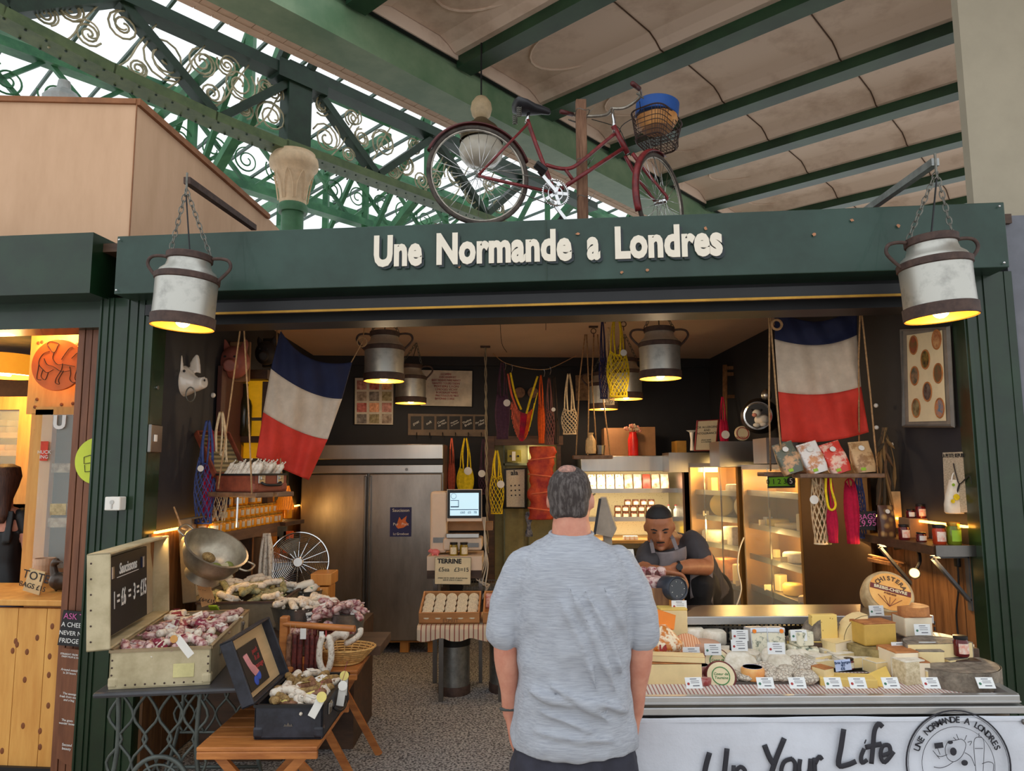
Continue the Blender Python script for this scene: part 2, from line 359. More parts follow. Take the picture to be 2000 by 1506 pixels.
struct('trim_boarded_soffit', sb, M_soff)
struct('roof_upper_side', MB().beam(uvz(-5.3, -1, ZB+.5), uvz(-5.3, 15, ZB+.5), .05, 1.5), M_soff)
# cast iron truss over the column
CX = V((-2.526, 8, 0)); U0 = CX.dot(U)
tp = lambda s, z, o=0: CX+Vv*s+U*o+V((0, 0, z))
tr = thing('roof_truss', 'dark green riveted truss with curled scrollwork above the column', 'truss', tuple(CX))
def tob(mb, n, m, sm=False): return mb.obj(n, m, tr, smooth=sm, world=True)
zl = lambda s: 5.42+(.035*s*s*.9 if s < 0 else 0)
seg = [-4.2, -3.3, -2.9, -2.0, -1, -.16]
mb = MB()
for a, b in zip(seg, seg[1:]): mb.beam(tp(a, zl(a)-.02), tp(b+.02, zl(b+.02)-.02), .24, .1)
mb.beam(tp(-.17, 5.42), tp(6, 5.42), .24, .1)
tob(mb, 'lower_chord', mat('olive green iron paint', (92, 110, 72), .5, rgb2=(70, 90, 60), sc=5))
rv = MB()
for k in range(58):
    s = -4+k*.16
    for o in (-.09, .09): rv.ell(tp(s, (zl(s) if s < 0 else 5.42)-.075, o), (.014, .014, .01), 6, 4)
tob(rv, 'rivets', M_irond)['kind'] = 'stuff'
mb = MB(); mb.beam(tp(-4.2, 5.9), tp(-2.85, 5.74), .2, .14).beam(tp(-2.85, 5.74), tp(-2.0, 6.3), .2, .12).beam(tp(-2.1, 6.32), tp(0, 6.3), .22, .13).beam(tp(0, 6.38), tp(6, 6.38), .22, .13)
tob(mb, 'upper_chord', M_irond)
for a, b in [((-1.95, 6.28), (-.98, 5.5)), ((-.9, 5.48), (-.12, 6.2)), ((.2, 6.3), (1.15, 5.5)), ((1.2, 5.5), (2.1, 6.3)), ((2.2, 6.3), (3.2, 5.5)), ((3.2, 5.5), (4.1, 6.3))]:
    tob(MB().beam(tp(*a), tp(*b), .14, .09), 'diagonal_brace', M_irond)
tob(MB().beam(tp(0, 5.36), tp(0, 6.45), .2, .3, up=Vv), 'post', M_irond)
tob(MB().beam(tp(-.3, 6.3), tp(0, 6.3), .26, .22).beam(tp(0, 6.3), tp(.35, 6.3), .26, .22), 'gusset', M_irond)
def spiral(mb, c, r, turns=2.2, a0=0, dirn=1, n=26, rr=.011):
    pts = [V(c)+Vv*(r*(1-.82*t)*math.cos(a0+dirn*turns*2*PI*t))+V((0, 0, r*(1-.82*t)*math.sin(a0+dirn*turns*2*PI*t))) for t in [k/n for k in range(n+1)]]
    mb.tube(pts, rr, 5)
sw = MB()
for s, z, r, d in [(-3.4, 5.95, .17, 1), (-3.0, 5.98, .14, -1), (-2.35, 6.0, .12, 1), (-2.55, 5.85, .1, 1), (-2.2, 5.83, .12, -1), (-1.9, 6.05, .17, 1), (-1.5, 5.9, .24, -1), (-1.75, 5.68, .1, 1), (-1.12, 6.02, .15, 1), (-1.0, 5.72, .13, -1), (-.85, 6.1, .12, 1), (-.62, 5.68, .1, 1), (-.7, 5.95, .2, -1), (-.4, 6.05, .1, 1), (-.3, 5.72, .2, -1), (-.28, 6.02, .1, 1), (.35, 6.1, .12, 1), (.42, 5.72, .19, -1), (.75, 5.62, .1, 1), (.8, 6.12, .12, -1), (.95, 5.9, .13, 1), (1.3, 5.95, .2, -1), (1.65, 5.8, .16, 1), (1.45, 5.62, .09, 1), (1.95, 5.65, .14, -1), (1.8, 6.1, .12, 1), (2.2, 5.75, .15, 1), (2.55, 5.95, .2, -1), (2.9, 5.7, .13, 1), (3.3, 6.0, .15, -1), (3.5, 5.7, .13, 1)]:
    sw = MB(); spiral(sw, tp(s, z), r, a0=R.uniform(0, 6), dirn=d)
    spiral(sw, tp(s, z, .03), r*1.12, .8, a0=R.uniform(0, 6), dirn=d, n=14, rr=.009); tob(sw, 'scroll', M_scroll, True)
for k in range(14):
    s = -3.3+k*.5; s += .25 if abs(s) < .2 else 0
    if abs(s) < .25: continue
    tob(MB().tube(smoothpath([tp(s-.22, 5.5+.02*max(0, -s)), tp(s-.05, 5.72), tp(s+.05, 5.95), tp(s+.2, 6.22)], 4), .01, 5), 'curled_stem', M_scroll, True)
# column with stone-coloured capital
co = thing('iron_column', 'round green iron column with carved stone coloured capital', 'column', (CX.x, CX.y, 0))
MB().lathe([(.13, 0), (.125, 4.75)], 28).lathe([(.16, 4.66), (.17, 4.69), (.17, 4.74), (.14, 4.78)], 28).obj('shaft', M_gird if False else mat('column green paint', (64, 110, 76), .45, var=.15), co, smooth=40)
cpb = MB().lathe([(.15, 4.74), (.155, 4.85), (.175, 5.0), (.205, 5.12), (.23, 5.17), (.27, 5.2), (.28, 5.25), (.27, 5.31), (.24, 5.34), (.24, 5.37)], 32)
for k in range(8):
    a = k*PI/4
    for sg_ in (-1, 1):
        cpb.tube([(.165*math.cos(a+sg_*.3), .165*math.sin(a+sg_*.3), 4.8), (.19*math.cos(a+sg_*.26), .19*math.sin(a+sg_*.26), 4.97), (.215*math.cos(a+sg_*.12), .215*math.sin(a+sg_*.12), 5.07), (.235*math.cos(a), .235*math.sin(a), 5.12)], .007, 5)
cpb.obj('capital', mat('stone coloured paint', (214, 188, 154), .6, var=.12, sc=12), co, smooth=45)
# glazed roof: purlins, glazing bars, panes, ribs behind
ZG = lambda u: 7.55+.12*(u+9.0)*(1 if u > -9 else .55)
gp = [-20, -17.5, -15, -12.6, -10.6, -9.0, -7.4, -5.6]
for i, u in enumerate(gp):
    tag(MB().beam(uvz(u, -4, ZG(u)-.06), uvz(u, 24, ZG(u)-.06), .12, .14).beam(uvz(u, -4, ZG(u)-.15), uvz(u, 24, ZG(u)-.15), .22, .03).obj('roof_purlin', M_iron), 'light green iron purlin carrying the glazed roof', 'roof purlin', 'iron purlins of the glass roof')
gb = MB()
for k in range(46):
    v = -4+k*.62
    gb.beam(uvz(-20, v, ZG(-20)), uvz(-9, v, ZG(-9)), .035, .05).beam(uvz(-9, v, ZG(-9)), uvz(-5.5, v, ZG(-5.5)), .035, .05)
tag(gb.obj('glazing_bars', mat('dark glazing bar paint', (84, 104, 96), .6)), None, None, kind='structure')
gl = MB().add([uvz(-20, -4, ZG(-20)+.03), uvz(-9, -4, ZG(-9)+.03), uvz(-9, 24, ZG(-9)+.03), uvz(-20, 24, ZG(-20)+.03), uvz(-5.5, -4, ZG(-5.5)+.03), uvz(-5.5, 24, ZG(-5.5)+.03)], [(0, 1, 2, 3), (1, 4, 5, 2)])
gm = bpy.data.materials.new('roof glazing'); gm.use_nodes = True; nt = gm.node_tree; nt.nodes.clear()
t_ = nt.nodes.new('ShaderNodeBsdfTransparent'); t_.inputs[0].default_value = (.97, .98, .98, 1); g_ = nt.nodes.new('ShaderNodeBsdfGlossy'); g_.inputs['Roughness'].default_value = .1; mx = nt.nodes.new('ShaderNodeMixShader'); mx.inputs[0].default_value = .06; ou = nt.nodes.new('ShaderNodeOutputMaterial')
nt.links.new(t_.outputs[0], mx.inputs[1]); nt.links.new(g_.outputs[0], mx.inputs[2]); nt.links.new(mx.outputs[0], ou.inputs[0])
struct('window_roof', gl, gm)
for i, v in enumerate([1.2, 4.2, 7.2, 10.2, 13.2, 16.2]):
    rt = thing('roof_rib', 'light green arched iron rib under the glazing with uprights and braces', 'roof rib', tuple(uvz(-12, v, 6)), 0, 'arched ribs under the glass roof')
    P = [(-20, 5.9), (-18, 6.45), (-15.5, 6.75), (-13, 6.55), (-11, 5.9), (-9.8, 5.35)]
    arc = smoothpath([uvz(u, v, z) for u, z in P], 4)
    m1 = MB()
    for a, b in zip(arc, arc[1:]): m1.beam(a, b, .14, .13)
    m1.obj('arched_chord', M_iron, rt, world=True)
    m2 = MB().beam(uvz(-20, v, ZG(-20)-.25), uvz(-9.2, v, ZG(-9.2)-.25), .14, .13).beam(uvz(-9.6, v, 5.3), uvz(-5.7, v, ZG(-5.7)-.2), .12, .12)
    m2.obj('rafter', M_iron, rt, world=True)
    for u, z in [(-18, 6.4), (-16.2, 6.7), (-14.4, 6.7), (-12.6, 6.5), (-11, 5.9), (-9.8, 5.3), (-8.2, 5.9), (-6.8, 6.6)]: MB().beam(uvz(u, v, z), uvz(u, v, ZG(u)-.2), .12, .1).obj('upright', M_iron, rt, world=True)
    for u0, z0, u1, z1 in [(-18, 6.4, -16.2, 7.0), (-14.4, 6.7, -12.6, 7.2), (-12.6, 6.5, -11, 7.3), (-11, 5.9, -9.8, 7.3), (-9.8, 5.4, -8.2, 7.4), (-8.2, 5.9, -6.8, 7.6)]: MB().beam(uvz(u0, v, z0), uvz(u1, v, z1), .07, .07).obj('brace', M_iron, rt, world=True)
# second lattice girder running with the first
lt = thing('lattice_girder', 'light green lattice girder under the glass roof beyond the truss', 'girder', tuple(uvz(-9.8, 6, 5.3)))
for z_ in (5.9, 6.75): MB().beam(uvz(-9.8, -3, z_), uvz(-9.8, 20, z_), .2, .12).obj('chord', M_iron, lt, world=True)
for k in range(26): MB().beam(uvz(-9.8, -3+k*.9, 5.9), uvz(-9.8, -3+(k+1)*.9, 6.75), .06, .05).beam(uvz(-9.8, -3+k*.9, 6.75), uvz(-9.8, -3+(k+1)*.9, 5.9), .06, .05).obj('lattice_cross', M_iron, lt, world=True)
for k in range(20):
    c = uvz(-9.75, 1+k*.5, 6.3); MB().tube([c+Vv*(.2*(1-.8*t)*math.cos(12*t+k))+V((0, 0, .2*(1-.8*t)*math.sin(12*t+k))) for t in [j/40 for j in range(41)]], .012, 4).obj('scroll', M_iron, lt, world=True)
# struts that rise from the column head
for px, w_ in ((540, 0), (622, .4)):
    tag(MB().beam(tp(w_*.9-.25, 6.35), tp(w_*1.1-.2, 7.0, .5), .07, .09).obj('roof_strut', M_irond), 'short dark strut rising from the column head to the girder, %s' % ('left one' if w_ == 0 else 'right one'), 'strut')
# plywood box standing on the neighbouring stall
py = thing('plywood_box', 'big pale plywood housing on top of the neighbouring stall', 'plywood box', (-3.4, 5, 3))
A = at(268, 200, 4.45); za = A.z
P = [(-5.2, 4.3), (A.x, 4.45), (-2.33, 6.6), (-2.33, 7.2), (-5.2, 7.2)]
MB().prism(P, za-3, z0=3).obj('panels', M_ply, py, world=True)
MB().beam((-5.2, 4.29, za), (A.x, 4.44, za), .02, .035).beam((A.x+.01, 4.44, za), (-2.31, 6.6, za), .03, .045).obj('edge_strip', M_plye, py, world=True)
mb = MB().beam((A.x+.003, 4.443, 3), (A.x+.003, 4.443, za), .008, .006)
mb.obj('joint_line', M_plye, py, world=True)
ct = MB().lathe([(.16, 0), (.17, .1), (.12, .16), (.06, .2), (.05, .28)], 16, Mx.Translation(at(122, 215, 6.3))).obj('warehouse_lamp', mat('dusty clear plastic', (170, 176, 176), .4))
tag(ct, 'ribbed grey warehouse lamp behind the top of the plywood box', 'ceiling lamp')
# ---------------------------------------------------------------- milk churn lamps
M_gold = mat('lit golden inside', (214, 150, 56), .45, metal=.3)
M_bulb = mat('glowing bulb', (255, 220, 170), em=(255, 205, 130), es=14)
def chain(mb, a, b, r=.011, wr_=.0028, L=.03):
    a = V(a); b = V(b); d = b-a; n = max(2, int(d.length/L)); t = d/d.length; x = t.orthogonal().normalized(); y = t.cross(x); st = d/n
    for i in range(n):
        c = a+st*(i+.5); w = x if i % 2 else y; h = st.length*.68
        mb.tube([c+t*h*math.cos(q)+w*r*math.sin(q) for q in [k*PI/5 for k in range(10)]], wr_, 5, closed=True)
    return mb
def churn():
    t = thing('milk_churn_lamp', 'old metal milk churn turned into a lamp', 'lamp')
    MB().lathe([(.146, .02), (.148, .06), (.147, .15), (.149, .235), (.148, .262), (.135, .285), (.112, .305), (.104, .33), (.103, .345)], 36, cap=False).obj('churn_body', mat('weathered churn metal', (186, 184, 176), .4, metal=.75, rgb2=(150, 148, 142), sc=7, bump=.12, thr=(.3, .5)), t, smooth=50)
    MB().lathe([(.150, 0), (.154, .002), (.155, .055), (.148, .058)], 36, cap=False).obj('bottom_band', M_rust, t, smooth=50)
    MB().lathe([(.149, .232), (.156, .236), (.157, .262), (.147, .268)], 36, cap=False).obj('shoulder_band', M_rust, t, smooth=50)
    MB().lathe([(.103, .342), (.112, .346), (.113, .376), (.105, .38), (.09, .38), (.09, .375)], 36).obj('collar', M_rust, t, smooth=50)
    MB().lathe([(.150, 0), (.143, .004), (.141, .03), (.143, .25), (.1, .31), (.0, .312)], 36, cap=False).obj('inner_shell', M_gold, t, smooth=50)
    for s in (-1, 1): MB().tube(smoothpath([(s*.112, 0, .362), (s*.16, 0, .366), (s*.2, 0, .355), (s*.212, 0, .32), (s*.185, 0, .28), (s*.15, 0, .245)], 4), .0085, 8).obj('handle', M_rust, t, smooth=True)
    MB().ell((0, 0, .035), (.036, .036, .034), 16, 10).lathe([(.018, .06), (.02, .09)], 12).obj('bulb', M_bulb, t, smooth=True)
    return t
def churn_at(o, px, py, Y, hang, label, tilt=0, power=5, s=1, rz=0):
    p = at(px, py, Y); o.location = p; o.rotation_euler = (0, tilt, rz); o.scale = (s, s, s); o['label'] = label
    WM[o.name] = Mx.Translation(p) @ o.rotation_euler.to_matrix().to_4x4() @ Mx.Diagonal((s, s, s, 1))
    M = WM[o.name]; h = V(hang)
    for sgn in (-1, 1): chain(MB(), M @ V((sgn*.105, 0, .375)), h).obj('chain', M_chain, o, world=True)
    MB().tube([M @ V((0, 0, .37)), h-V((0, 0, .03))], .004, 6).obj('flex', M_black, o, world=True)
    lamp('churn bulb', M @ V((0, 0, -.02)), power, (1, .74, .45), .03)
    return o
c0 = churn(); c0['group'] = 'milk churn lamps'
tL = at(365, 352, 3.56); tR = at(1827, 316, 3.2)
specs = [(356, 640, 3.56, tL-V((0, 0, .05)), 'silver milk churn lamp hanging outside at the left end of the fascia', .06, 3),
 (1839, 622, 3.2, tR-V((0, 0, .05)), 'silver milk churn lamp hanging outside at the right end of the fascia', -.06, 3),
 (750, 745, 5.38, (at(750, 745, 5.38).x, 5.38, ZC), 'milk churn lamp inside, beside the left flag, before the picture grid', 0, 8),
 (802, 788, 7.0, (at(802, 788, 7.0).x+.05, 7.0, ZC), 'milk churn lamp overlapping the left edge of the white poster', 0, 6),
 (1290, 740, 5.2, (at(1290, 740, 5.2).x, 5.2, ZC), 'milk churn lamp inside, nearest the right flag, right of the yellow net bag', 0, 8),
 (1223, 780, 6.6, (at(1223, 780, 6.6).x, 6.6, ZC), 'milk churn lamp half hidden behind the yellow net bag', 0, 6),
 (1178, 800, 7.3, (at(1178, 800, 7.3).x+.04, 7.3, ZC), 'milk churn lamp farthest back, seen past the navy net bag', 0, 5)]
for i, (px, py, Y, h, lb, tl, pw) in enumerate(specs):
    o = c0 if i == len(specs)-1 else dup(c0, (0, 0, 0)); churn_at(o, px, py, Y, h, lb, tl, pw)
for (tip, bk, lb) in ((tL, at(478, 432, 4.35), 'rusty square steel bracket holding the left outside lamp'), (tR, V((tR.x+.02, 3.85, tR.z+.02)), 'grey square steel bracket holding the right outside lamp')):
    b = thing('lamp_bracket', lb, 'bracket', tuple(bk))
    MB().beam(tip, bk+(bk-tip)*.2, .035, .035).obj('arm', M_rust if tip is tL else M_zinc, b, world=True)
    MB().tube([tip+V((0, 0, .04)), tip-V((0, 0, .06))], .006, 6).obj('eye_bolt', M_chain, b, world=True)
# ---------------------------------------------------------------- hooks and ropes helpers
def rope(mb, pts, r=.006): return mb.tube(pts, r, 6)
# ---------------------------------------------------------------- flags
def flagmat(n, c): return mat(n, c, .8, var=.1, sc=14, bump=.25)
M_fb, M_fw, M_fr = flagmat('flag blue', (24, 32, 66)), flagmat('flag white', (206, 190, 172)), flagmat('flag red', (206, 58, 44))
def flag(label, Y, rows, dY, ph, loc):
    # rows: pixel polylines (3 points) of the four colour boundaries, top to bottom
    t = thing('french_flag', label, 'flag', loc)
    def q(ri, u):
        a, b, c = rows[ri]; 
        x = a[0]*(1-u)*(1-2*u)+4*b[0]*u*(1-u)+c[0]*u*(2*u-1); y = a[1]*(1-u)*(1-2*u)+4*b[1]*u*(1-u)+c[1]*u*(2*u-1); return x, y
    for k, (nm, m) in enumerate((('blue_band', M_fb), ('white_band', M_fw), ('red_band', M_fr))):
        def fn(u, v):
            x0, y0 = q(k, u); x1, y1 = q(k+1, u); px, py = x0+(x1-x0)*v, y0+(y1-y0)*v; w = k+v
            yy = Y+dY*u+.022*math.sin(u*9+w*1.1+ph)*(.4+.3*w)+.012*math.sin(u*21-w*2.3+ph)+.01*math.sin(w*6+u*5)
            return at(px, py, yy)
        mb = MB(); mb.sheet(fn, 36, 16, .002); mb.obj(nm, m, t, smooth=True, world=True)
    return t
f1 = flag('french flag hanging askew from strings on the left side of the stall', 4.75, [((548, 645), (606, 700), (688, 707)), ((529, 720), (602, 765), (668, 779)), ((514, 805), (582, 842), (640, 858)), ((500, 893), (560, 920), (603, 938))], .25, .3, tuple(at(548, 645, 4.75)))
f2 = flag('french flag hanging square behind the right rope swing', 4.5, [((1513, 597), (1590, 628), (1674, 598)), ((1513, 662), (1598, 674), (1674, 654)), ((1520, 765), (1604, 770), (1682, 755)), ((1527, 862), (1612, 862), (1697, 844))], -.1, 1.7, tuple(at(1513, 597, 4.5)))
rope(MB(), [at(548, 648, 4.75), at(540, 611, 4.75)+V((0, 0, .05))], .003).obj('string', M_rope, f1, world=True)
rope(MB(), [at(686, 708, 5.0), at(708, 668, 5.1), V((at(712, 640, 5.2).x, 5.3, ZC))], .004).tube(circ(at(707, 668, 5.1), .035, 12), .005, 5, closed=True).obj('string', M_rope, f1, world=True)
# ---------------------------------------------------------------- rope swings
def swing(label, name='rope_swing', planks_=[], ropes=[], loc=(0, 0, 0), rr=.0052):
    t = thing(name, label, 'rope swing', loc)
    for c, d, M in planks_: MB().rbox(c, d, .006, M).obj('plank', M_shelfw, t, world=True)
    for r in ropes: rope(MB(), r, rr).obj('rope', M_rope, t, world=True, smooth=True)
    return t
# left swing with the little brown suitcase
YS = 4.4; ctr = at(497, 965, YS+.15); aR = math.radians(-32)
MS = Mx.Translation(ctr) @ Mx.Rotation(aR, 4, 'Z')
sL = swing('grey board swing on jute ropes carrying the little brown suitcase', planks_=[((-.02, -.09, -.0), (.46, .13, .03), MS), ((-.02, .07, 0), (.46, .13, .03), MS)],
 ropes=[[at(426, 955, YS+.05), at(448, 800, YS+.05), at(473, 615, YS), V((at(478, 600, YS).x, YS, ZC))], [at(492, 965, YS-.1), at(485, 790, YS-.08), at(475, 615, YS), V((at(478, 600, YS).x, YS+.02, ZC))],
        [at(552, 955, YS+.2), at(545, 860, YS+.62), V((at(537, 650, YS+.65).x, YS+.65, ZC))]], loc=tuple(ctr))
MB().lathe([(.006, 0), (.006, .19)], 8, MS @ Mx.Translation((-.03, -.1, -.2))).obj('hook_rod', M_chrome, sL, world=True)
# right swing
YR = 4.25; c1 = at(1632, 929, YR); wR = (at(1718, 930, YR)-at(1555, 930, YR)).length
sR = swing('pale board swing on jute ropes holding four bags of crackers', planks_=[((c1.x+.0, YR-.03, c1.z), (wR, .13, .025), None), ((at(1560, 925, YR).x, YR+.16, at(1560, 926, YR+.16).z), (.34, .13, .025), None)],
 ropes=[[at(1529, 925, YR), at(1516, 770, YR), at(1506, 640, YR), V((at(1503, 600, YR).x, YR, 2.93))], [at(1505, 920, YR+.2), at(1502, 780, YR+.1), at(1503, 640, YR), V((at(1501, 600, YR).x, YR+.02, 2.93))],
        [at(1714, 925, YR), at(1700, 770, YR), at(1683, 610, YR), V((at(1682, 590, YR).x, YR, 2.93))], [at(1678, 870, YR+.2), at(1677, 700, YR+.1), at(1680, 610, YR), V((at(1681, 590, YR).x, YR+.02, 2.93))]], loc=tuple(c1))
MB().tube(circ(at(1517, 634, YR-.02), .03, 14), .008, 6, closed=True).obj('rope_loop', M_rope, sR, world=True)
# middle swing far back
YM = 6.6; c2 = at(1157, 893, YM)
sM = swing('small dark board swing hanging in the middle with a little paper bag on it', planks_=[((c2.x, YM, c2.z), (.36, .12, .035), None)],
 ropes=[[at(1125, 890, YM), at(1132, 740, YM), V((at(1143, 668, YM).x, YM, ZC))], [at(1148, 890, YM-.05), at(1150, 760, YM), V((at(1146, 668, YM).x, YM, ZC))], [at(1166, 890, YM+.04), at(1156, 740, YM), V((at(1160, 650, YM).x, YM, ZC))], [at(1192, 890, YM), at(1178, 780, YM), V((at(1168, 690, YM).x, YM, ZC))]], loc=tuple(c2), rr=.006)
tag(MB().lathe([(.045, 0), (.05, .03), (.045, .12), (.02, .17), (.03, .19)], 10, Mx.Translation(at(1154, 886, YM-.02))).obj('paper_bag', mat('cream paper bag', (206, 176, 130), .8, bump=.3, sc=20)), 'little cream paper bag tied at the top on the middle swing', 'paper bag')
tag(MB().lathe([(.04, 0), (.05, .08), (.045, .08), (.035, .005)], 14, Mx.Translation(at(1172, 887, YM+.02))).obj('metal_cup', M_steeld), 'small metal cup on the middle swing right of the paper bag', 'cup')
# ceiling hooks with twisted rope
for px, py, Y, pb, lb in [(948, 671, 7.2, 990, 'twisted rope dropping from a ceiling hook behind the weighing screen'), ]:
    t = thing('hanging_rope', lb, 'rope', (at(px, py, Y).x, Y, ZC))
    a_ = at(px, py, Y); mb = MB()
    for q in (0, PI): mb.tube([at(px+4*k/40, py+(pb+90-py)*k/40, Y)+V((.009*math.cos(k*1.1+q), .009*math.sin(k*1.1+q), 0)) for k in range(41)], .007, 5)
    mb.obj('twisted_strands', mat('grey rope', (150, 140, 120), .9), t, world=True); MB().rbox((a_.x, Y, ZC-.01), (.1, .03, .02), .003).tube([(a_.x, Y, ZC-.01), (a_.x, Y, ZC-.12)], .006, 6).obj('ceiling_hook', M_rust, t, world=True)
for px, Y, lb in [(1182, 5.6, 'left rusty ceiling hook above the yellow net bag'), (1218, 5.9, 'right rusty ceiling hook above the yellow net bag'), (1159, 6.2, 'rusty ceiling hook left of the navy net bag')]:
    x = at(px, 640, Y).x; tag(MB().rbox((x, Y, ZC-.008), (.08, .03, .016), .003).tube(circ((x, Y, ZC-.045), .022, 12), .004, 5, closed=True).tube([(x, Y, ZC-.06), (x, Y, ZC-.1)], .004, 5).obj('ceiling_hook', M_rust), lb, 'hook')
# fallen ceiling wires
tag(MB().tube(smoothpath([V((at(1065, 605, 4.9).x, 4.9, ZC)), at(1066, 625, 4.9), at(1066, 645, 4.9)], 4), .0025, 4).obj('thin_wire', M_black), 'thin dark wire dangling from the ceiling near the lintel', 'wire')
tag(MB().tube(smoothpath([V((at(977, 655, 6).x, 6, ZC)), at(980, 670, 6.1), at(990, 688, 6.2)], 4), .003, 4).obj('thin_wire', M_black), 'curved dark wire under the ceiling above the string of net bags', 'wire')
# ---------------------------------------------------------------- people
def ringp(c, a, b, X=(1, 0, 0), Y=(0, 1, 0), n=24, p=2.5):
    c = V(c); X = V(X).normalized(); Y = V(Y).normalized(); out = []
    for k in range(n):
        t = 2*PI*k/n; ct, st = math.cos(t), math.sin(t)
        out.append(c+X*(a*abs(ct)**(2/p)*(1 if ct >= 0 else -1))+Y*(b*abs(st)**(2/p)*(1 if st >= 0 else -1)))
    return out
def limb(mb, pts, rs, flat=1, n=12):
    P = smoothpath(pts, 4); k = len(rs)-1; rr = []
    for i in range(len(P)):
        t = i/(len(P)-1)*k; j = min(int(t), k-1); f = t-j; rr.append(rs[j]*(1-f)+rs[j+1]*f)
    mb.tube(P, rr, n, flat=flat); mb.ell(P[0], (rs[0],)*3, 10, 8); mb.ell(P[-1], (rs[-1],)*3, 10, 8); return mb
def remesh(o, vox=.01, it=6, disp=None):
    m = o.modifiers.new('r', 'REMESH'); m.mode = 'VOXEL'; m.voxel_size = vox; m.use_smooth_shade = True
    if it: s = o.modifiers.new('s', 'SMOOTH'); s.factor = .5; s.iterations = it
    if disp:
        tx = bpy.data.textures.new('folds', 'CLOUDS'); tx.noise_scale = disp[1]; tx.noise_depth = 1
        d = o.modifiers.new('d', 'DISPLACE'); d.texture = tx; d.strength = disp[0]; d.mid_level = .5
        if len(disp) > 2: e = bpy.data.objects.get(disp[2]); d.texture_coords = 'OBJECT'; d.texture_coords_object = e
    return o
def hand(mb, wrist, d, n, side, size=1, curl=.5):
    # d = direction of the fingers, n = palm normal, side = +1/-1 where the thumb sits along d x n
    w = V(wrist); d = V(d).normalized(); n = V(n); n = (n-d*n.dot(d)).normalized(); s = d.cross(n)*side; k = size
    mb.loft([ringp(w+d*t*k, a*k, b*k, s, n, 12, 2.2) for t, a, b in ((-.02, .027, .02), (.02, .032, .018), (.05, .04, .016), (.09, .041, .014), (.1, .036, .012))])
    for i, (o, L) in enumerate(((.031, .07), (.011, .079), (-.011, .073), (-.031, .057))):
        b = w+d*.092*k+s*o*k; c = curl*(1+.12*i); P = [b]; dr = V(d)
        for j in range(3):
            a = c*(.5+.35*j); dr = (dr*math.cos(a)+n*math.sin(a)).normalized(); P.append(P[-1]+dr*L*k*(.42, .32, .26)[j])
        mb.tube(P, [.0098*k, .0092*k, .0085*k, .0068*k], 8); mb.ell(P[-1], (.0068*k,)*3, 8, 6)
    b = w+d*.028*k+s*.03*k
    P = [b, b+(s*.7+d*.6+n*.25)*.032*k, b+(s*.75+d*1.2+n*.45)*.042*k, b+(s*.6+d*1.75+n*.7)*.045*k]
    mb.tube(P, [.014*k, .012*k, .0105*k, .008*k], 8); mb.ell(P[-1], (.008*k,)*3, 8, 6)
M_skin = mat('warm skin', (206, 146, 122), .5, rgb2=(190, 124, 102), sc=14, sss=.15)
M_skin2 = mat('tan skin', (172, 112, 78), .5, rgb2=(152, 94, 62), sc=14, sss=.12)
def headmesh(mb, c, H, fwd, up, face=True):
    # H head height; fwd face direction; up
    c = V(c); up = V(up).normalized(); fwd = V(fwd); fwd = (fwd-up*fwd.dot(up)).normalized(); s = fwd.cross(up)
    q = lambda x, y, z: c+s*x*H+fwd*y*H+up*z*H
    prof = [(-.5, .1, .12, .2), (-.46, .17, .17, .17), (-.36, .24, .26, .1), (-.22, .285, .34, .04), (-.05, .31, .385, .0), (.1, .325, .405, -.02), (.25, .31, .39, -.03), (.38, .24, .31, -.04), (.46, .15, .2, -.04), (.5, .05, .07, -.04)]
    mb.loft([ringp(q(0, y0, z), a*H, b*H, s, fwd, 24, 2.15) for z, a, b, y0 in prof])
    for sd in (-1, 1):
        mb.ell(q(0, 0, 0), (0, 0, 0), 3, 3) if False else None
        E = frame4(q(sd*.345, -.03, -.04), fwd, up); mb.ell((0, 0, 0), (.06*H, .12*H, .035*H), 10, 8, E @ Mx.Rotation(sd*.35, 4, 'Y'))
    if face:
        mb.tube([q(0, .37, .06), q(0, .43, -.06), q(0, .47, -.13)], [.03*H, .045*H, .055*H], 8); mb.ell(q(0, .45, -.14), (.05*H,)*3, 8, 6)
        for sd in (-1, 1): mb.ell(q(sd*.055, .42, -.15), (.032*H,)*3, 8, 6); mb.ell(q(sd*.13, .345, .085), (.09*H, .03*H, .03*H), 8, 6)
        mb.ell(q(0, .385, -.26), (.1*H, .045*H, .03*H), 10, 6); mb.ell(q(0, .36, -.4), (.09*H, .07*H, .07*H), 10, 6)
    return q
# customer seen from behind
X0 = .2; Y0 = 2.5
cu = thing('person', 'person seen from behind in a grey t-shirt with hands in dark shorts pockets', 'person', (X0, Y0, 0))
b = MB(); HC = V((.002, .02, 1.613)); hq = headmesh(b, HC, .225, (.25, 1, 0), (0, 0, 1))
limb(b, [(0, -.005, 1.53), (0, -.01, 1.46), (0, -.01, 1.38)], [.066, .07, .09])
b.loft([ringp((0, y, z), a_, d_) for z, a_, d_, y in [(1.49, .07, .065, 0), (1.43, .13, .08, -.005), (1.38, .155, .095, 0), (1.24, .165, .115, 0), (1.0, .165, .12, .0), (.85, .17, .125, 0)]])
for s in (-1, 1):
    limb(b, [(s*.145, 0, 1.375), (s*.215, -.01, 1.24), (s*.225, -.015, 1.12), (s*.215, .0, 1.0), (s*.212, .03, .9)], [.042, .046, .043, .042, .03, .027], n=14)
    hand(b, (s*.212, .035, .895), (-s*.12, .1, -1), (-s, 0, 0), 1 if s > 0 else -1, 1, .25)
    limb(b, [(s*.1, 0, .85), (s*.105, .0, .48), (s*.11, -.01, .1)], [.075, .058, .045], n=14)
    b.loft([ringp((s*.12, y, .045), .04, h, (1, 0, 0), (0, 0, 1), 12) for y, h in ((-.07, .035), (0, .045), (.1, .035), (.17, .02))])
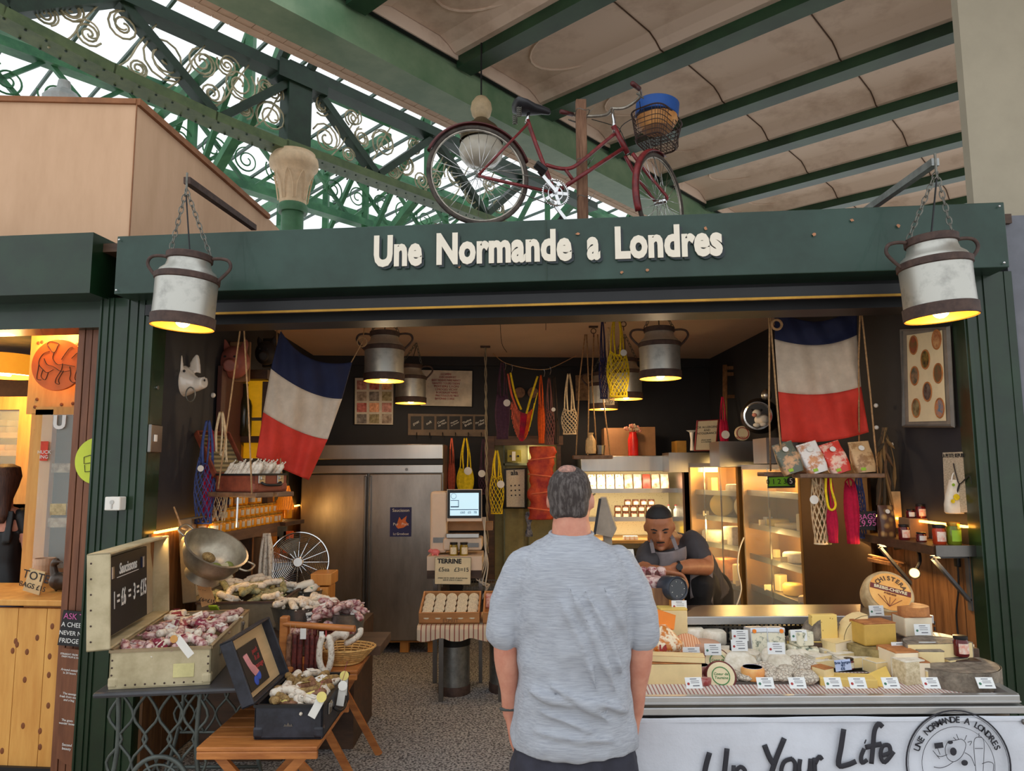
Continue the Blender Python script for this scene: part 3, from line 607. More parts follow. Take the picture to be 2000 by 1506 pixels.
body = remesh(b.obj('body', M_skin, cu, smooth=True), .008, 4)
# shirt
sh = MB(); sh.loft([ringp((x, y, z), a_, d_, n=32) for z, a_, d_, x, y in [(1.497, .074, .07, 0, -.005), (1.478, .1, .084, 0, -.008), (1.455, .145, .1, 0, -.01), (1.42, .178, .115, 0, -.01), (1.36, .2, .13, 0, -.01), (1.26, .195, .14, 0, -.01), (1.15, .186, .145, 0, -.01), (1.0, .192, .155, 0, 0), (.9, .205, .16, 0, 0), (.845, .212, .165, 0, 0), (.815, .205, .16, 0, 0)]])
for s in (-1, 1): limb(sh, [(s*.155, -.005, 1.395), (s*.205, -.01, 1.29), (s*.232, -.012, 1.17)], [.066, .066, .062], n=16)
M_shirt = mat('heather grey jersey', (178, 182, 190), .9, rgb2=(146, 150, 160), sc=60, stretch=(.25, 1, 4), thr=(.3, .7))
fe = thing('fold_frame', None, None); bpy.data.objects.remove(fe)
shirt = remesh(sh.obj('t_shirt', M_shirt, cu, smooth=True), .008, 3, (.022, .09))
# diagonal drag folds
fs_ = MB()
for (x0, z0, x1, z1, w) in [(-.02, 1.34, .12, 1.02, .011), (.03, 1.33, .15, 1.06, .010), (-.05, 1.3, .06, 1.02, .010), (.09, 1.34, .17, 1.15, .009), (-.08, 1.04, .1, .93, .009), (-.12, .96, .05, .9, .008), (.02, 1.0, .17, .95, .009), (-.16, 1.02, -.02, .98, .007), (-.14, .9, .12, .87, .007)]:
    n_ = 8; P = []
    for k in range(n_+1):
        t = k/n_; x = x0+(x1-x0)*t+.012*math.sin(t*3); z = z0+(z1-z0)*t; P.append((x, -.155*(1-abs(x/.2)**2.5)**.4+.0+(.0 if z > 1.1 else -.012), z))
    sh2 = [w*1.25*math.sin(PI*k/n_)**.6+.002 for k in range(n_+1)]; fs_.tube(P, sh2, 8)
# (folds are joined into the shirt volume before remeshing)
me = shirt.data; base = len(me.vertices); vv = [v.co[:] for v in me.vertices]+[tuple(p) for p in fs_.v]; ff = [tuple(p.vertices) for p in me.polygons]+[tuple(i+base for i in f) for f in fs_.f]
me.clear_geometry(); me.from_pydata(vv, [], ff)
MB().tube(circ((0, -.006, 1.497), .072, 24, (1, 0, 0), (0, .95, .12)), .007, 8, closed=True).obj('collar_rib', M_shirt, shirt, smooth=True)
M_shorts = mat('dark navy cotton', (48, 48, 60), .8, var=.2, sc=20)
sp = MB(); sp.loft([ringp((0, y, z), a_, d_, n=28) for z, a_, d_, y in [(.93, .17, .13, 0), (.86, .19, .145, 0), (.78, .2, .155, 0), (.735, .2, .15, 0), (.71, .15, .1, 0)]])
for s in (-1, 1): limb(sp, [(s*.112, 0, .74), (s*.118, 0, .6), (s*.122, 0, .45)], [.105, .1, .092], n=16)
remesh(sp.obj('shorts', M_shorts, cu, smooth=True), .01, 5, (.02, .08))
# hair: cap behind and at the sides, thin on the crown
M_hair = mat('greying dark hair', (120, 112, 108), .85, rgb2=(58, 50, 48), sc=44, stretch=(2, 2, .5), bump=.4, thr=(.45, .75))
hm = MB(); Hh = .225
for i in range(1):
    fwd = V((.25, 1, 0)).normalized(); sd = fwd.cross(V((0, 0, 1)))
    def hs(u, v, o=1.045):
        a = PI*(-.22)+u*PI*1.44; el = v; z = -.2+.62*el
        A = .325*math.sqrt(max(0, 1-(max(0, z-.06)/.47)**2)); Bd = .405*math.sqrt(max(0, 1-(max(0, z-.06)/.47)**2))
        if z < 0: A *= 1+z*.25; Bd *= 1+z*.35
        return HC+sd*(A*o*Hh*math.cos(a))-fwd*(Bd*o*Hh*math.sin(a)+.02*Hh)+V((0, 0, z*Hh))
    hm.loft([ringp(HC+V((0, 0, z*Hh))+fwd*y0*Hh, a_*Hh, d_*Hh, sd, fwd, 24, 2.15) for z, a_, d_, y0 in ((-.3, .2, .1, -.22), (-.22, .285, .2, -.2), (-.05, .305, .26, -.17), (.1, .338, .34, -.11), (.25, .322, .36, -.08), (.38, .262, .31, -.06), (.47, .16, .2, -.05), (.515, .06, .08, -.04))])
ho = remesh(hm.obj('hair', M_hair, cu, smooth=True), .006, 2, (.006, .02))
cr = MB(); cr.ell(HC+V((-.012, -.03, .098)), (.034, .045, .02), 14, 8); cr.obj('bald_crown', mat('thin hair over scalp', (190, 140, 124), .7, rgb2=(128, 100, 92), sc=70), cu, smooth=True)
st = MB()
for s in (-1, 1): st.tube([hq(s*.34, -.02, .06), hq(s*.335, .3, .07)], .003, 6)
st.obj('glasses', M_black, cu)
MB().tube(circ((-.212, .028, .915), .031, 18, (1, 0, 0), (0, .95, -.2)), .006, 8, closed=True).obj('wrist_strap', mat('dark grey strap', (70, 74, 72), .6), cu, smooth=True)
# cheesemonger leaning forward behind the counter
def A(px, py, Y): return at(px, py, Y)
sv = thing('person', 'person with short black hair in a dark t-shirt and grey apron leaning over crossed arms', 'person', (.98, 4.25, 0))
hc = A(1288, 1028, 3.95); b = MB(); up = V((-.12, -.42, 1)).normalized(); fw = V((-.18, -1, -.42))
sq = headmesh(b, hc, .225, fw, up)
shC = A(1312, 1068, 4.12); ls = A(1270, 1082, 4.02); rs = A(1352, 1062, 4.1)
limb(b, [hc+V((.0, .05, -.07)), shC+V((-.01, .03, .03))], [.06, .07])
hip = V((1.12, 4.38, .98))
M0 = [(shC+V((0, .02, .035)), .09, .08), (shC+V((0, .03, -.02)), .19, .11), ((shC*2+hip)/3, .19, .13), ((shC+hip*2)/3, .18, .13), (hip, .17, .13)]
ax = (rs-ls).normalized()
b.loft([ringp(c, a_, d_, ax, V((0, 1, .35))) for c, a_, d_ in M0])
el_l = A(1262, 1118, 3.86); el_r = A(1378, 1108, 3.98); wl_ = A(1296, 1117, 3.72); wr2 = A(1318, 1110, 3.76)
limb(b, [ls, (ls+el_l)/2+V((-.015, 0, 0)), el_l], [.056, .05, .043]); limb(b, [el_l, (el_l+wl_)/2, wl_], [.042, .038, .027])
limb(b, [rs, (rs+el_r)/2+V((.02, 0, 0)), el_r], [.058, .055, .046]); limb(b, [el_r, (el_r+wr2)/2+V((0, 0, .005)), wr2], [.046, .042, .028])
hand(b, wr2+V((-.01, 0, 0)), (-1, -.25, -.15), (0, -.6, -1), -1, .95, .9); hand(b, wl_, (1, -.2, -.2), (0, -.4, -1), 1, .95, .9)
remesh(b.obj('body', M_skin2, sv, smooth=True, world=True), .007, 3)
M_tee = mat('charcoal t-shirt cotton', (62, 58, 60), .85, var=.12)
t_ = MB(); t_.loft([ringp(c, a_+.018, d_+.018, ax, V((0, 1, .35))) for c, a_, d_ in M0])
for s0, e0 in ((ls, el_l), (rs, el_r)): limb(t_, [s0+V((0, 0, .004)), s0.lerp(e0, .3)+V((0, 0, 0)), s0.lerp(e0, .62)], [.072, .075, .066], n=14)
remesh(t_.obj('t_shirt', M_tee, sv, smooth=True, world=True), .01, 4, (.015, .07))
tr2 = MB(); limb(tr2, [hip, A(1362, 1135, 4.08), A(1362, 1185, 4.1), V((1.06, 4.1, .5)), V((1.05, 4.15, .1))], [.13, .1, .09, .08, .06]); limb(tr2, [hip+V((.1, .1, 0)), V((1.25, 4.5, .5)), V((1.25, 4.5, .08))], [.12, .09, .06])
remesh(tr2.obj('trousers', mat('black trousers cloth', (26, 24, 26), .85), sv, smooth=True, world=True), .012, 4)
M_apron = mat('grey apron canvas', (122, 112, 112), .85, var=.15, sc=10)
ap = MB(); bc = A(1305, 1092, 3.88)
ap.sheet(lambda u, v: at(1272+(u*(68-6*v)+4*math.sin(PI*v))+(0), 1077+v*36-10*u*(1-v)+6*math.sin(PI*u)*(1-v), 3.885+.05*(2*u-1)**2+.004*math.sin(u*19)), 14, 8, .004).obj('bib', M_apron, sv, world=True, smooth=True)
for p0, p1, p2 in (((1276, 1080), (1272, 1060), (1277, 1049)), ((1322, 1073), (1314, 1052), (1303, 1036))):
    MB().beam(at(*p0, 3.88), at(*p1, 3.89), .02, .006, up=(0, -1, 0)).beam(at(*p1, 3.89), at(*p2, 3.98), .02, .006, up=(0, -1, 0)).obj('apron_strap', M_apron, sv, world=True)
MB().sheet(lambda u, v: at(1348+u*44, 1108+v*(62+10*u)-10*math.sin(PI*u), 3.99+.04*u), 8, 8, .004).obj('apron_skirt', M_apron, sv, world=True, smooth=True)
h2 = MB(); h2.loft([ringp(hc+up*z*.225-fw.normalized()*.0*z+fw.normalized()*y0*.225, a_*.225, d_*.225, fw.cross(up), fw, 24, 2.2) for z, a_, d_, y0 in ((.0, .312, .2, -.21), (.12, .32, .27, -.15), (.24, .32, .36, -.07), (.36, .275, .34, -.04), (.46, .18, .22, -.04), (.52, .08, .1, -.04))]); remesh(h2.obj('hair', mat('black hair', (26, 22, 22), .7, var=.2, sc=60), sv, smooth=True, world=True), .007, 2)
fc = MB()
for sd in (-1, 1): fc.tube([sq(sd*.06, .395, .09), sq(sd*.13, .375, .115), sq(sd*.2, .32, .09)], [.003, .0045, .003], 6)
fc.tube([sq(-.09, .4, -.215), sq(0, .44, -.2), sq(.09, .4, -.215)], .0035, 6)
fc.obj('brows_and_moustache', MC['black hair'], sv, world=True)
ey = MB()
for sd in (-1, 1): ey.ell((0, 0, 0), (.03*.225*1.6, .016*.225, .02*.225), 10, 6, frame4(sq(sd*.13, .375, .03), fw.cross(up), fw))
ey.obj('eyes', mat('dark eye', (40, 28, 24), .3), sv, world=True)
MB().tube([sq(-.07, .405, -.275), sq(0, .425, -.27), sq(.07, .405, -.275)], .003, 6).obj('mouth', mat('lip', (150, 84, 72), .5), sv, world=True)
MB().tube(circ(wr2+V((.02, 0, 0)), .032, 18, (0, 1, .1), (0, 0, 1)), .007, 6, closed=True).lathe([(.017, 0), (.017, .008)], 16, align((0, -1, .3), wr2+V((.015, -.034, .01)))).obj('wristwatch', M_black, sv, world=True)
# ---------------------------------------------------------------- bicycle on the roof
M_red = mat('faded red frame paint', (134, 44, 46), .4, rgb2=(96, 34, 36), sc=20)
M_redd = mat('dark red mudguard', (84, 34, 34), .5, var=.3)
M_tyre = mat('dusty tyre', (88, 78, 70), .8, rgb2=(52, 46, 42), sc=16)
M_rim = mat('old rim', (168, 160, 148), .4, metal=.7, var=.3, sc=20)
RA = at(934, 342, 4.62); RB = at(1290, 394, 4.95); bp = vplane(RA, RB); e = V((RB.x-RA.x, RB.y-RA.y, 0)).normalized(); Z = V((0, 0, 1)); nn = V((e.y, -e.x, 0))
bk = thing('bicycle', 'old red bicycle parked on the stall roof with a wire basket', 'bicycle', (RA.x, RA.y, RA.z-.345))
def bo(mb, n, m, sm=True, par=None): return mb.obj(n, m, par or bk, smooth=sm, world=True)
def tb(pts, r, off=0, n=10): return MB().tube(smoothpath([bp(x, y, off) for x, y in pts], 4) if len(pts) > 2 else [bp(x, y, off) for x, y in pts], r, n)
def wheel(c, ax, r=.335):
    t = bo(MB().tube(circ(c, r, 48, ax, Z), .0155, 8, closed=True), 'tyre', M_tyre)
    bo(MB().tube(circ(c, r-.018, 48, ax, Z), .008, 6, closed=True), 'rim', M_rim, par=t)
    side = V((ax.y, -ax.x, 0)); mb = MB().tube([c-side*.045, c+side*.045], .018, 10)
    for k in range(28):
        a = 2*PI*k/28; b_ = a+(.5 if k % 4 < 2 else -.5); s = 1 if k % 2 else -1
        mb.tube([c+side*.03*s+(ax*math.cos(b_)+Z*math.sin(b_))*.02, c+(ax*math.cos(a)+Z*math.sin(a))*(r-.02)], .0018, 4)
    bo(mb, 'hub_and_spokes', M_chrome, par=t); return t
wheel(RA, e)
sa = math.radians(36); e2 = V((e.x*math.cos(sa)-e.y*math.sin(sa), e.x*math.sin(sa)+e.y*math.cos(sa), 0)); n2 = V((e2.y, -e2.x, 0))
wheel(RB, e2)
bo(tb([(1030, 234), (1052, 296), (1084, 376)], .015), 'seat_tube', M_red)
for s in (-1, 1):
    bo(tb([(1031, 242), (934, 342)], .009, s*.045), 'seat_stay', M_red); bo(tb([(934, 344), (1084, 377)], .011, s*.045), 'chain_stay', M_red)
bo(tb([(1200, 262), (1165, 291), (1140, 312), (1116, 328), (1092, 329), (1066, 322)], .0135), 'top_tube', M_red)
bo(tb([(1217, 290), (1084, 377)], .015), 'down_tube', M_red); bo(tb([(1104, 331), (1121, 354)], .012), 'frame_strut', M_red)
bo(tb([(1198, 246), (1226, 300)], .02), 'head_tube', M_red)
crown = bp(1228, 302); 
for s in (-1, 1): bo(MB().tube(smoothpath([crown+n2*s*.03, crown.lerp(RB, .5)+n2*s*.045+e2*-.01, RB+n2*s*.05-e2*.01+Z*.03, RB+n2*s*.05], 4), [.014]*5+[.011]*5+[.008]*3, 8), 'fork_blade', M_red)
# mudguards
def guard(c, ax, a0, a1, r=.365, m=M_redd):
    sd = V((ax.y, -ax.x, 0)); rings = []
    for k in range(25):
        a = a0+(a1-a0)*k/24; d = ax*math.cos(a)+Z*math.sin(a)
        rings.append([c+d*(r+h)+sd*w for w, h in ((-.028, -.012), (-.018, .004), (0, .01), (.018, .004), (.028, -.012), (.018, 0), (0, .006), (-.018, 0))])
    return bo(MB().loft(rings), 'mudguard', m)
guard(RA, e, .35, 2.75); guard(RB, e2, 1.35, 3.6, m=M_red)
# saddle
sc0 = bp(1037, 212); mb = MB()
mb.loft([ringp(sc0+e*x+Z*z, a_, b_, nn, Z, 16, 2.3) for x, a_, b_, z in ((-.125, .05, .02, .02), (-.11, .095, .035, .012), (-.05, .1, .035, .0), (.02, .06, .03, -.005), (.08, .035, .026, -.002), (.13, .022, .02, -.008), (.14, .012, .012, -.012))])
sd_ = bo(mb, 'saddle', mat('worn black saddle leather', (44, 44, 48), .45, var=.2))
for s in (-1, 1): bo(MB().tube([sc0+e*-.1+nn*s*.055-Z*.03+V((.016*math.cos(k*.9), .016*math.sin(k*.9), -.002*k)) for k in range(36)], .0035, 5), 'saddle_spring', M_chain, par=sd_)
bo(tb([(1034, 216), (1028, 240)], .011), 'seat_post', M_chrome)
# chainset
bc = bp(1085, 377, .06); mb = MB().tube(circ(bc, .088, 40, e, Z), .005, 6, closed=True).tube(circ(bc, .05, 24, e, Z), .005, 6, closed=True)
for k in range(5): a = 2*PI*k/5; d = e*math.cos(a)+Z*math.sin(a); mb.beam(bc, bc+d*.088, .022, .006, up=nn)
for k in range(40): a = 2*PI*k/40; d = e*math.cos(a)+Z*math.sin(a); mb.beam(bc+d*.088, bc+d*.098, .006, .004, up=nn)
bo(mb, 'chainring', M_chrome, False)
ap1 = bp(1052, 334, .09); bo(MB().beam(bc+nn*.02, ap1, .024, .012, up=nn), 'crank_arm', M_chrome, False)
ap2 = bc+(bc-ap1)*.95-nn*.12; bo(MB().beam(bc-nn*.12, ap2, .024, .012, up=nn), 'crank_arm', M_chrome, False)
for p in (ap1+nn*.05, ap2-nn*.05): bo(MB().rbox((0, 0, 0), (.09, .08, .028), .008, Mx.Translation(p) @ Mx.Rotation(math.atan2(e.y, e.x), 4, 'Z') @ Mx.Rotation(.6, 4, 'Y')), 'pedal', M_black, False)
cg = RA+nn*.05; bo(MB().tube([cg+Z*.035, bc+Z*.092-nn*.01, bc+e*.05+Z*.075-nn*.01, bc+e*.092-nn*.01, bc+e*.05-Z*.075-nn*.01, bc-Z*.092-nn*.01, cg-Z*.035, cg-e*.035], .004, 5, closed=True), 'chain', M_chain)
# handlebar, stem, levers, basket
stm = bp(1199, 240); hb = stm+Z*.1-e2*.02; bo(MB().tube([bp(1200, 262), stm, hb], .012, 10), 'stem', M_chrome)
for s in (-1, 1): # s=1 near side
    hbm = bo(MB().tube(smoothpath([hb, hb+n2*s*.08+e2*.05, hb+n2*s*.2+e2*.03+Z*.02, hb+n2*s*.27-e2*.08+Z*.01, hb+n2*s*.29-e2*.2-Z*.01], 5), .0115, 8), 'handlebar', M_rim)
    bo(MB().tube([hb+n2*s*.275-e2*.1+Z*.008, hb+n2*s*.292-e2*.22-Z*.012], .0165, 10), 'grip', M_redd, par=hbm)
    bo(MB().tube(smoothpath([hb+n2*s*.23+e2*.02+Z*.01, hb+n2*s*.27-e2*.04-Z*.03, hb+n2*s*.28-e2*.14-Z*.045], 4), .006, 6), 'brake_lever', M_chain, par=hbm)
    bo(MB().tube(smoothpath([hb+n2*s*.2+e2*.04, hb+n2*s*.12+e2*.16-Z*.02, hb+e2*.1-Z*.12, crown+e2*.03], 6), .003, 5), 'brake_cable', M_black)
bcn = bp(1282, 258); Mb = frame4(bcn, e2, -n2) ; Mb = Mx.Translation(bcn) @ Mx.Rotation(math.atan2(e2.y, e2.x), 4, 'Z') @ Mx.Rotation(.12, 4, 'Y')
bm_ = MB(); TW, TD, BW, BD, HH = .19, .14, .15, .11, .1
def rr_(w, d, z, n=32): return ringp((0, 0, z), w, d, n=n, p=4)
for i, t in enumerate([0, .16, .32, .48, .64, .82, 1]): bm_.tube(rr_(BW+(TW-BW)*t, BD+(TD-BD)*t, -HH+2*HH*t), .003 if 0 < t < 1 else .006, 5, closed=True, M=Mb)
for a_, b2 in zip(rr_(BW, BD, -HH), rr_(TW, TD, HH)): bm_.tube([a_, b2], .002, 4, M=Mb)
for k in range(-6, 7): bm_.tube([(k*.022, -BD*.97, -HH), (k*.022, BD*.97, -HH)], .002, 4, M=Mb)
for k in range(-4, 5): bm_.tube([(-BW*.97, k*.022, -HH), (BW*.97, k*.022, -HH)], .002, 4, M=Mb)
for s in (-1, 1): bm_.tube([(TW, s*TD*.5, HH), (TW+.01, s*TD*.5, -HH*.4), (BW, s*BD*.5, -HH)], .005, 5, M=Mb)
bo(bm_, 'wire_basket', mat('rusty basket wire', (74, 56, 50), .6, metal=.4, var=.3, sc=20), False)
bo(MB().tube([Mb @ V((-BW*.8, 0, -HH)), RB+Z*.0+n2*.05], .004, 5), 'basket_stay', M_chain)
bl = Mx.Translation(Mb @ V((0, 0, HH+.07))) @ Mx.Rotation(.1, 4, 'Y')
tag(MB().lathe([(0, -.045), (.15, -.045), (.155, -.04), (.156, .05), (.15, .055), (0, .055)], 36, bl, cap=False).obj('round_box', mat('blue round box card', (30, 78, 150), .6, var=.1), smooth=40), 'round blue box riding on top of the bicycle basket', 'box')
tag(MB().lathe([(0, -.07), (.11, -.07), (.15, -.01), (.148, .02), (0, .022)], 36, Mx.Translation(Mb @ V((0, 0, HH-.01))), cap=False).obj('round_cheese', mat('amber cheese rind', (214, 152, 84), .5, rgb2=(180, 118, 60), sc=12), smooth=40), 'amber round cheese tin inside the bicycle basket under the blue box', 'cheese')
pb = bp(1136, 300, -.09); pz0 = 3.1
wp = thing('wooden_post', 'rough upright wooden post with wire ties holding up the bicycle', 'post', (pb.x, pb.y, pz0))
M_rough = mat('rough weathered timber', (140, 104, 80), .9, rgb2=(96, 66, 50), sc=14, stretch=(2.5, 2.5, .25), bump=.5)
MB().rbox((pb.x, pb.y, (pz0+bp(1136, 197, -.09).z)/2), (.075, .06, bp(1136, 197, -.09).z-pz0), .006).obj('timber', M_rough, wp, world=True)
MB().add([V((pb.x, pb.y, pz0))+e*a_+Z*h+nn*s for s in (.015, -.015) for a_, h in ((-.1, 0), (.1, 0), (.1, .16), (-.04, .16))], [(0, 1, 2, 3), (7, 6, 5, 4), (0, 4, 5, 1), (1, 5, 6, 2), (2, 6, 7, 3), (3, 7, 4, 0)]).obj('foot_plate', M_rust, wp, world=True)
for z_ in (bp(1136, 308).z, bp(1136, 380).z, bp(1136, 210).z):
    c = V((pb.x, pb.y, z_))+nn*.02; MB().tube([c+e*.05*math.cos(a)+nn*(.05*math.sin(a)+.01)+Z*.01*math.sin(3*a) for a in [k*PI/7 for k in range(14)]], .003, 5, closed=True).tube([c+e*.05, c+e*.09+Z*.05], .002, 4).obj('wire_tie', M_chain, wp, world=True)
bo2 = thing('roof_platform', 'dark timber platform under the bicycle wheels', 'platform', (.4, 4.9, 3.15))
MB().beam(RA-e*.3-Z*.4, RA+e*1.7-Z*.4, .12, .04).obj('platform_board', M_plankd, bo2, world=True)
# hanging lantern behind the rear wheel
ln = thing('globe_lantern', 'big round market lantern hanging behind the bicycle rear wheel', 'lantern', tuple(at(940, 280, 6.3)))
Lc = at(940, 282, 6.3); lt_ = Mx.Translation(Lc)
MB().lathe([(.0, .02), (.15, .04), (.19, .0), (.205, -.06), (.19, -.13), (.14, -.19), (.0, -.22)], 28, lt_, cap=False).obj('glass_bowl', mat('frosted ribbed bowl', (196, 188, 172), .3, var=.1, coat=.3), ln, world=True, smooth=True)
MB().lathe([(.20, .02), (.19, .09), (.15, .16), (.09, .21), (.06, .24)], 28, lt_, cap=False).obj('metal_hood', mat('bronze hood', (112, 96, 72), .45, metal=.6, var=.2), ln, world=True, smooth=True)
MB().lathe([(.05, .24), (.085, .28), (.1, .34), (.09, .4), (.055, .45), (.02, .47)], 24, lt_).obj('housing', mat('stone cream housing', (196, 172, 136), .6, var=.2), ln, world=True, smooth=True)
MB().tube([Lc+Z*.46, V((Lc.x, Lc.y, ZB+.1))], .008, 6).obj('suspension_rod', M_black, ln, world=True)
# ---------------------------------------------------------------- neighbouring stall on the left
M_npine = wood('lamplit knotty pine', (226, 170, 90), (196, 132, 58), 1.2, (1.5, 1.5, .2)); M_knot = mat('pine knot', (128, 72, 34), .6)
M_nbrown = wood('brown stained boards', (134, 84, 56), (96, 56, 36), 2, (1.5, 1.5, .2))
def nb(px, py, off=0): return fac(px, py, off)
NZ0 = 0
fr_ = MB(); p0, p1 = FT.inverted() @ fac(-260, 1300, -.1), FT.inverted() @ fac(137, 1300, -.1)
xL, xR = p0.x, -.5
for i in range(7):
    a_, b2 = xL+(xR-xL)*i/7, xL+(xR-xL)*(i+1)/7; fr_.box(((a_+b2)/2, .16, .47), (b2-a_-.004, .03, .9), FT)
cn = thing('market_counter', 'knotty pine counter front of the neighbouring stall', 'counter', tuple(FT @ V(((xL+xR)/2, .3, 0))), FANG)
fr_.obj('front_boards', M_npine, cn, world=True)
kn = MB()
for k in range(26): kn.ell(FT @ V((R.uniform(-1.25, -.53), .144, R.uniform(.1, .9))), (.012, .003, .018), 8, 5)
q_ = kn.obj('wood_knots', M_knot, cn, world=True); q_['kind'] = 'stuff'
MB().rbox(((xL+xR)/2-.02, .42, .955), (xR-xL+.08, .6, .035), .006, FT).obj('counter_top', M_npine, cn, world=True)
MB().box(((xL+xR)/2, .15, .02), (xR-xL, .06, .05), FT).obj('kick_board', M_black, cn, world=True)
struct('wall_neighbour_back', MB().box((-3.92, 7.2, 1.5), (3.2, .06, 3.2)), mat('dim brown wall', (120, 78, 42), .8))
struct('wall_neighbour_side', MB().prism([(-2.46, 4.3), (-2.2, 4.3), (-2.3, 7.2), (-2.5, 7.2)], 2.75, z0=0), M_nbrown)
struct('ceiling_neighbour', MB().box((-3.95, 5.75, 2.78), (3.2, 3.2, .06)), mat('dark stall ceiling', (66, 50, 44), .8, rgb2=(34, 28, 26), sc=4))
struct('trim_neighbour_post', planks(MB(), fac(150, 900, -.12)[:2], fac(192, 900, -.12)[:2], 0, 2.6, 3, .05, 1), M_nbrown)
YP = 4.9
pw = thing('pine_partition', 'knotty pine partition board behind the round orange sign', 'partition', tuple(at(110, 900, YP)))
def panel(mb, x0, y0, x1, y1, Y, th=.02):     # upright board facing the street, traced at depth Y
    a_, b2 = at(x0, y0, Y), at(x1, y1, Y); mb.box(((a_.x+b2.x)/2, Y+th/2, (a_.z+b2.z)/2), (abs(b2.x-a_.x), th, abs(a_.z-b2.z))); return mb
panel(panel(MB(), 66, 600, 200, 808, YP), 62, 808, 84, 1162, YP).obj('boards', M_npine, pw, world=True)
kn = MB()
for px, py in [(75, 670), (82, 668), (150, 672), (72, 780), (68, 795), (120, 790), (142, 788), (70, 840), (78, 900), (72, 1000), (160, 668)]: kn.ell(at(px, py, YP-.003), (.012, .004, .012), 8, 5)
q_ = kn.obj('wood_knots', M_knot, pw, world=True); q_['kind'] = 'stuff'
dc = at(114, 713, 4.75)
ds = thing('round_sign', 'round orange sign with a line drawing of someone milking', 'sign', tuple(dc))
MB().lathe([(.172, -.012), (.175, 0), (.172, .012)], 48, align((0, -1, 0), dc)).obj('disc', mat('orange sign paint', (226, 108, 40), .5, var=.06), ds, world=True, smooth=40)
lnz = MB()
for st_ in [[(92, 672), (97, 667), (107, 668), (115, 672), (112, 677), (110, 683), (106, 688), (101, 686), (97, 680), (92, 672)], [(97, 686), (86, 690), (78, 700), (76, 712), (84, 722), (92, 728), (104, 722)], [(106, 688), (103, 700), (112, 712), (122, 712), (136, 714), (146, 716)], [(86, 700), (92, 712), (104, 716), (120, 726), (136, 724)], [(76, 712), (74, 724), (72, 740), (80, 742)], [(84, 722), (80, 735), (88, 742), (94, 728)], [(120, 702), (128, 690), (136, 680), (142, 678)], [(122, 710), (120, 722), (110, 738), (108, 748), (116, 750), (114, 742), (124, 724)], [(140, 700), (150, 690), (158, 688)], [(136, 716), (138, 730), (136, 740), (140, 746), (147, 748)], [(150, 722), (146, 738), (150, 746)]]:
    MB().tube(smoothpath([at(x, y, 4.735) for x, y in st_], 3), .0022, 4).obj('drawn_line', M_ink, ds, world=True)
def shade(px, py, Y, r, lb, col, es):
    c = at(px, py, Y); t = thing('drum_lamp', lb, 'lamp', tuple(c))
    MB().lathe([(r, 0), (r*.99, .01), (r, .16)], 36, Mx.Translation(c), cap=False).obj('drum_shade', mat('amber drum shade %d' % (r > .3), (236, 170, 60), .7, em=(255, 190, 80) if r > .3 else (255, 160, 40), es=3 if r > .3 else .6), t, world=True, smooth=40)
    a_ = MB().lathe([(0, .05), (r*.96, .05)], 36, Mx.Translation(c), cap=False).obj('diffuser', mat('glow '+lb[:6], col, em=col, es=es), t, world=True)
    for k in (-1, 1): MB().tube([c+V((k*.1-.1, -.1, .03)), c+V((k*.1+.06, .14, .03))], .014, 8).obj('tube_bulb', mat('white hot tube', (255, 230, 190), em=(255, 226, 180), es=10), t, world=True)
    lamp('neighbour lamp', c-V((0, 0, .06)), 16, (1, .6, .22), .1); return t
shade(105, 628, 4.75, .225, 'amber drum lamp with bright tubes above the round orange sign', (230, 150, 50), .8)
shade(6, 735, 5.6, .24, 'very bright yellow drum lamp at the left picture edge', (255, 226, 120), 5)
vt = thing('glass_vitrine', 'tall dark glazed cabinet with a pine frame under the round sign', 'cabinet', tuple(at(110, 1100, 4.85)))
panel(MB(), 82, 808, 150, 1110, 4.88, .02).obj('dark_back', mat('dark vitrine back', (70, 52, 34), .5), vt, world=True)
fr2 = panel(panel(MB(), 70, 800, 83, 1115, 4.8, .05), 70, 795, 150, 810, 4.8, .05); fr2.obj('pine_frame', M_npine, vt, world=True)
for y_ in (905, 1012): panel(MB(), 78, y_, 140, y_+18, 4.82, .06).obj('shelf', mat('white worn shelf', (190, 170, 140), .7, rgb2=(110, 80, 54), sc=20), vt, world=True)
panel(MB(), 83, 810, 150, 1110, 4.79, .004).obj('pane', M_glass, vt, world=True)
text('U', .12, M_chalk, 'lettering', vt, Mx.Translation(at(116, 826, 4.775)) @ Mx.Rotation(PI/2, 4, 'X'), bold=.006)
t_ = text('HUCK\nING', .032, M_white, 'lettering', None, Mx.Translation(at(86, 888, 4.774)) @ Mx.Rotation(PI/2, 4, 'X')); t_.parent = vt
for c_ in (vt,):
    for ch in c_.children:
        if ch.name.startswith('lettering'): ch.data.transform(WM[vt.name].inverted())
panel(MB(), 80, 862, 92, 900, 4.776, .002).obj('red_sticker', mat('red sticker', (206, 60, 34), .6), vt, world=True)
tag(panel(MB(), 98, 984, 128, 1006, 4.79, .02).obj('card_stand', mat('pale printed card', (214, 196, 150), .6, rgb2=(170, 150, 110), sc=30)), 'small pale card standing on the lower vitrine shelf', 'card')
wn = thing('pine_window', 'pine framed window with lit shelves at the far left', 'window', tuple(at(20, 900, 6)))
for (a0, a1, a2, a3) in ((-30, 775, 52, 800), (38, 800, 52, 1000), (-30, 985, 52, 1000)): panel(MB(), a0, a1, a2, a3, 6, .05).obj('frame', M_npine, wn, world=True)
panel(MB(), -30, 800, 38, 985, 6.02, .004).obj('pane', M_glass, wn, world=True)
shv = thing('cheese_shelf', 'lamplit plank shelf seen through the pine window', 'shelf', tuple(at(10, 860, 6.4)))
for y_ in (845, 880, 930): panel(MB(), -30, y_, 36, y_+10, 6.3, .3).obj('board', M_npine, shv, world=True)
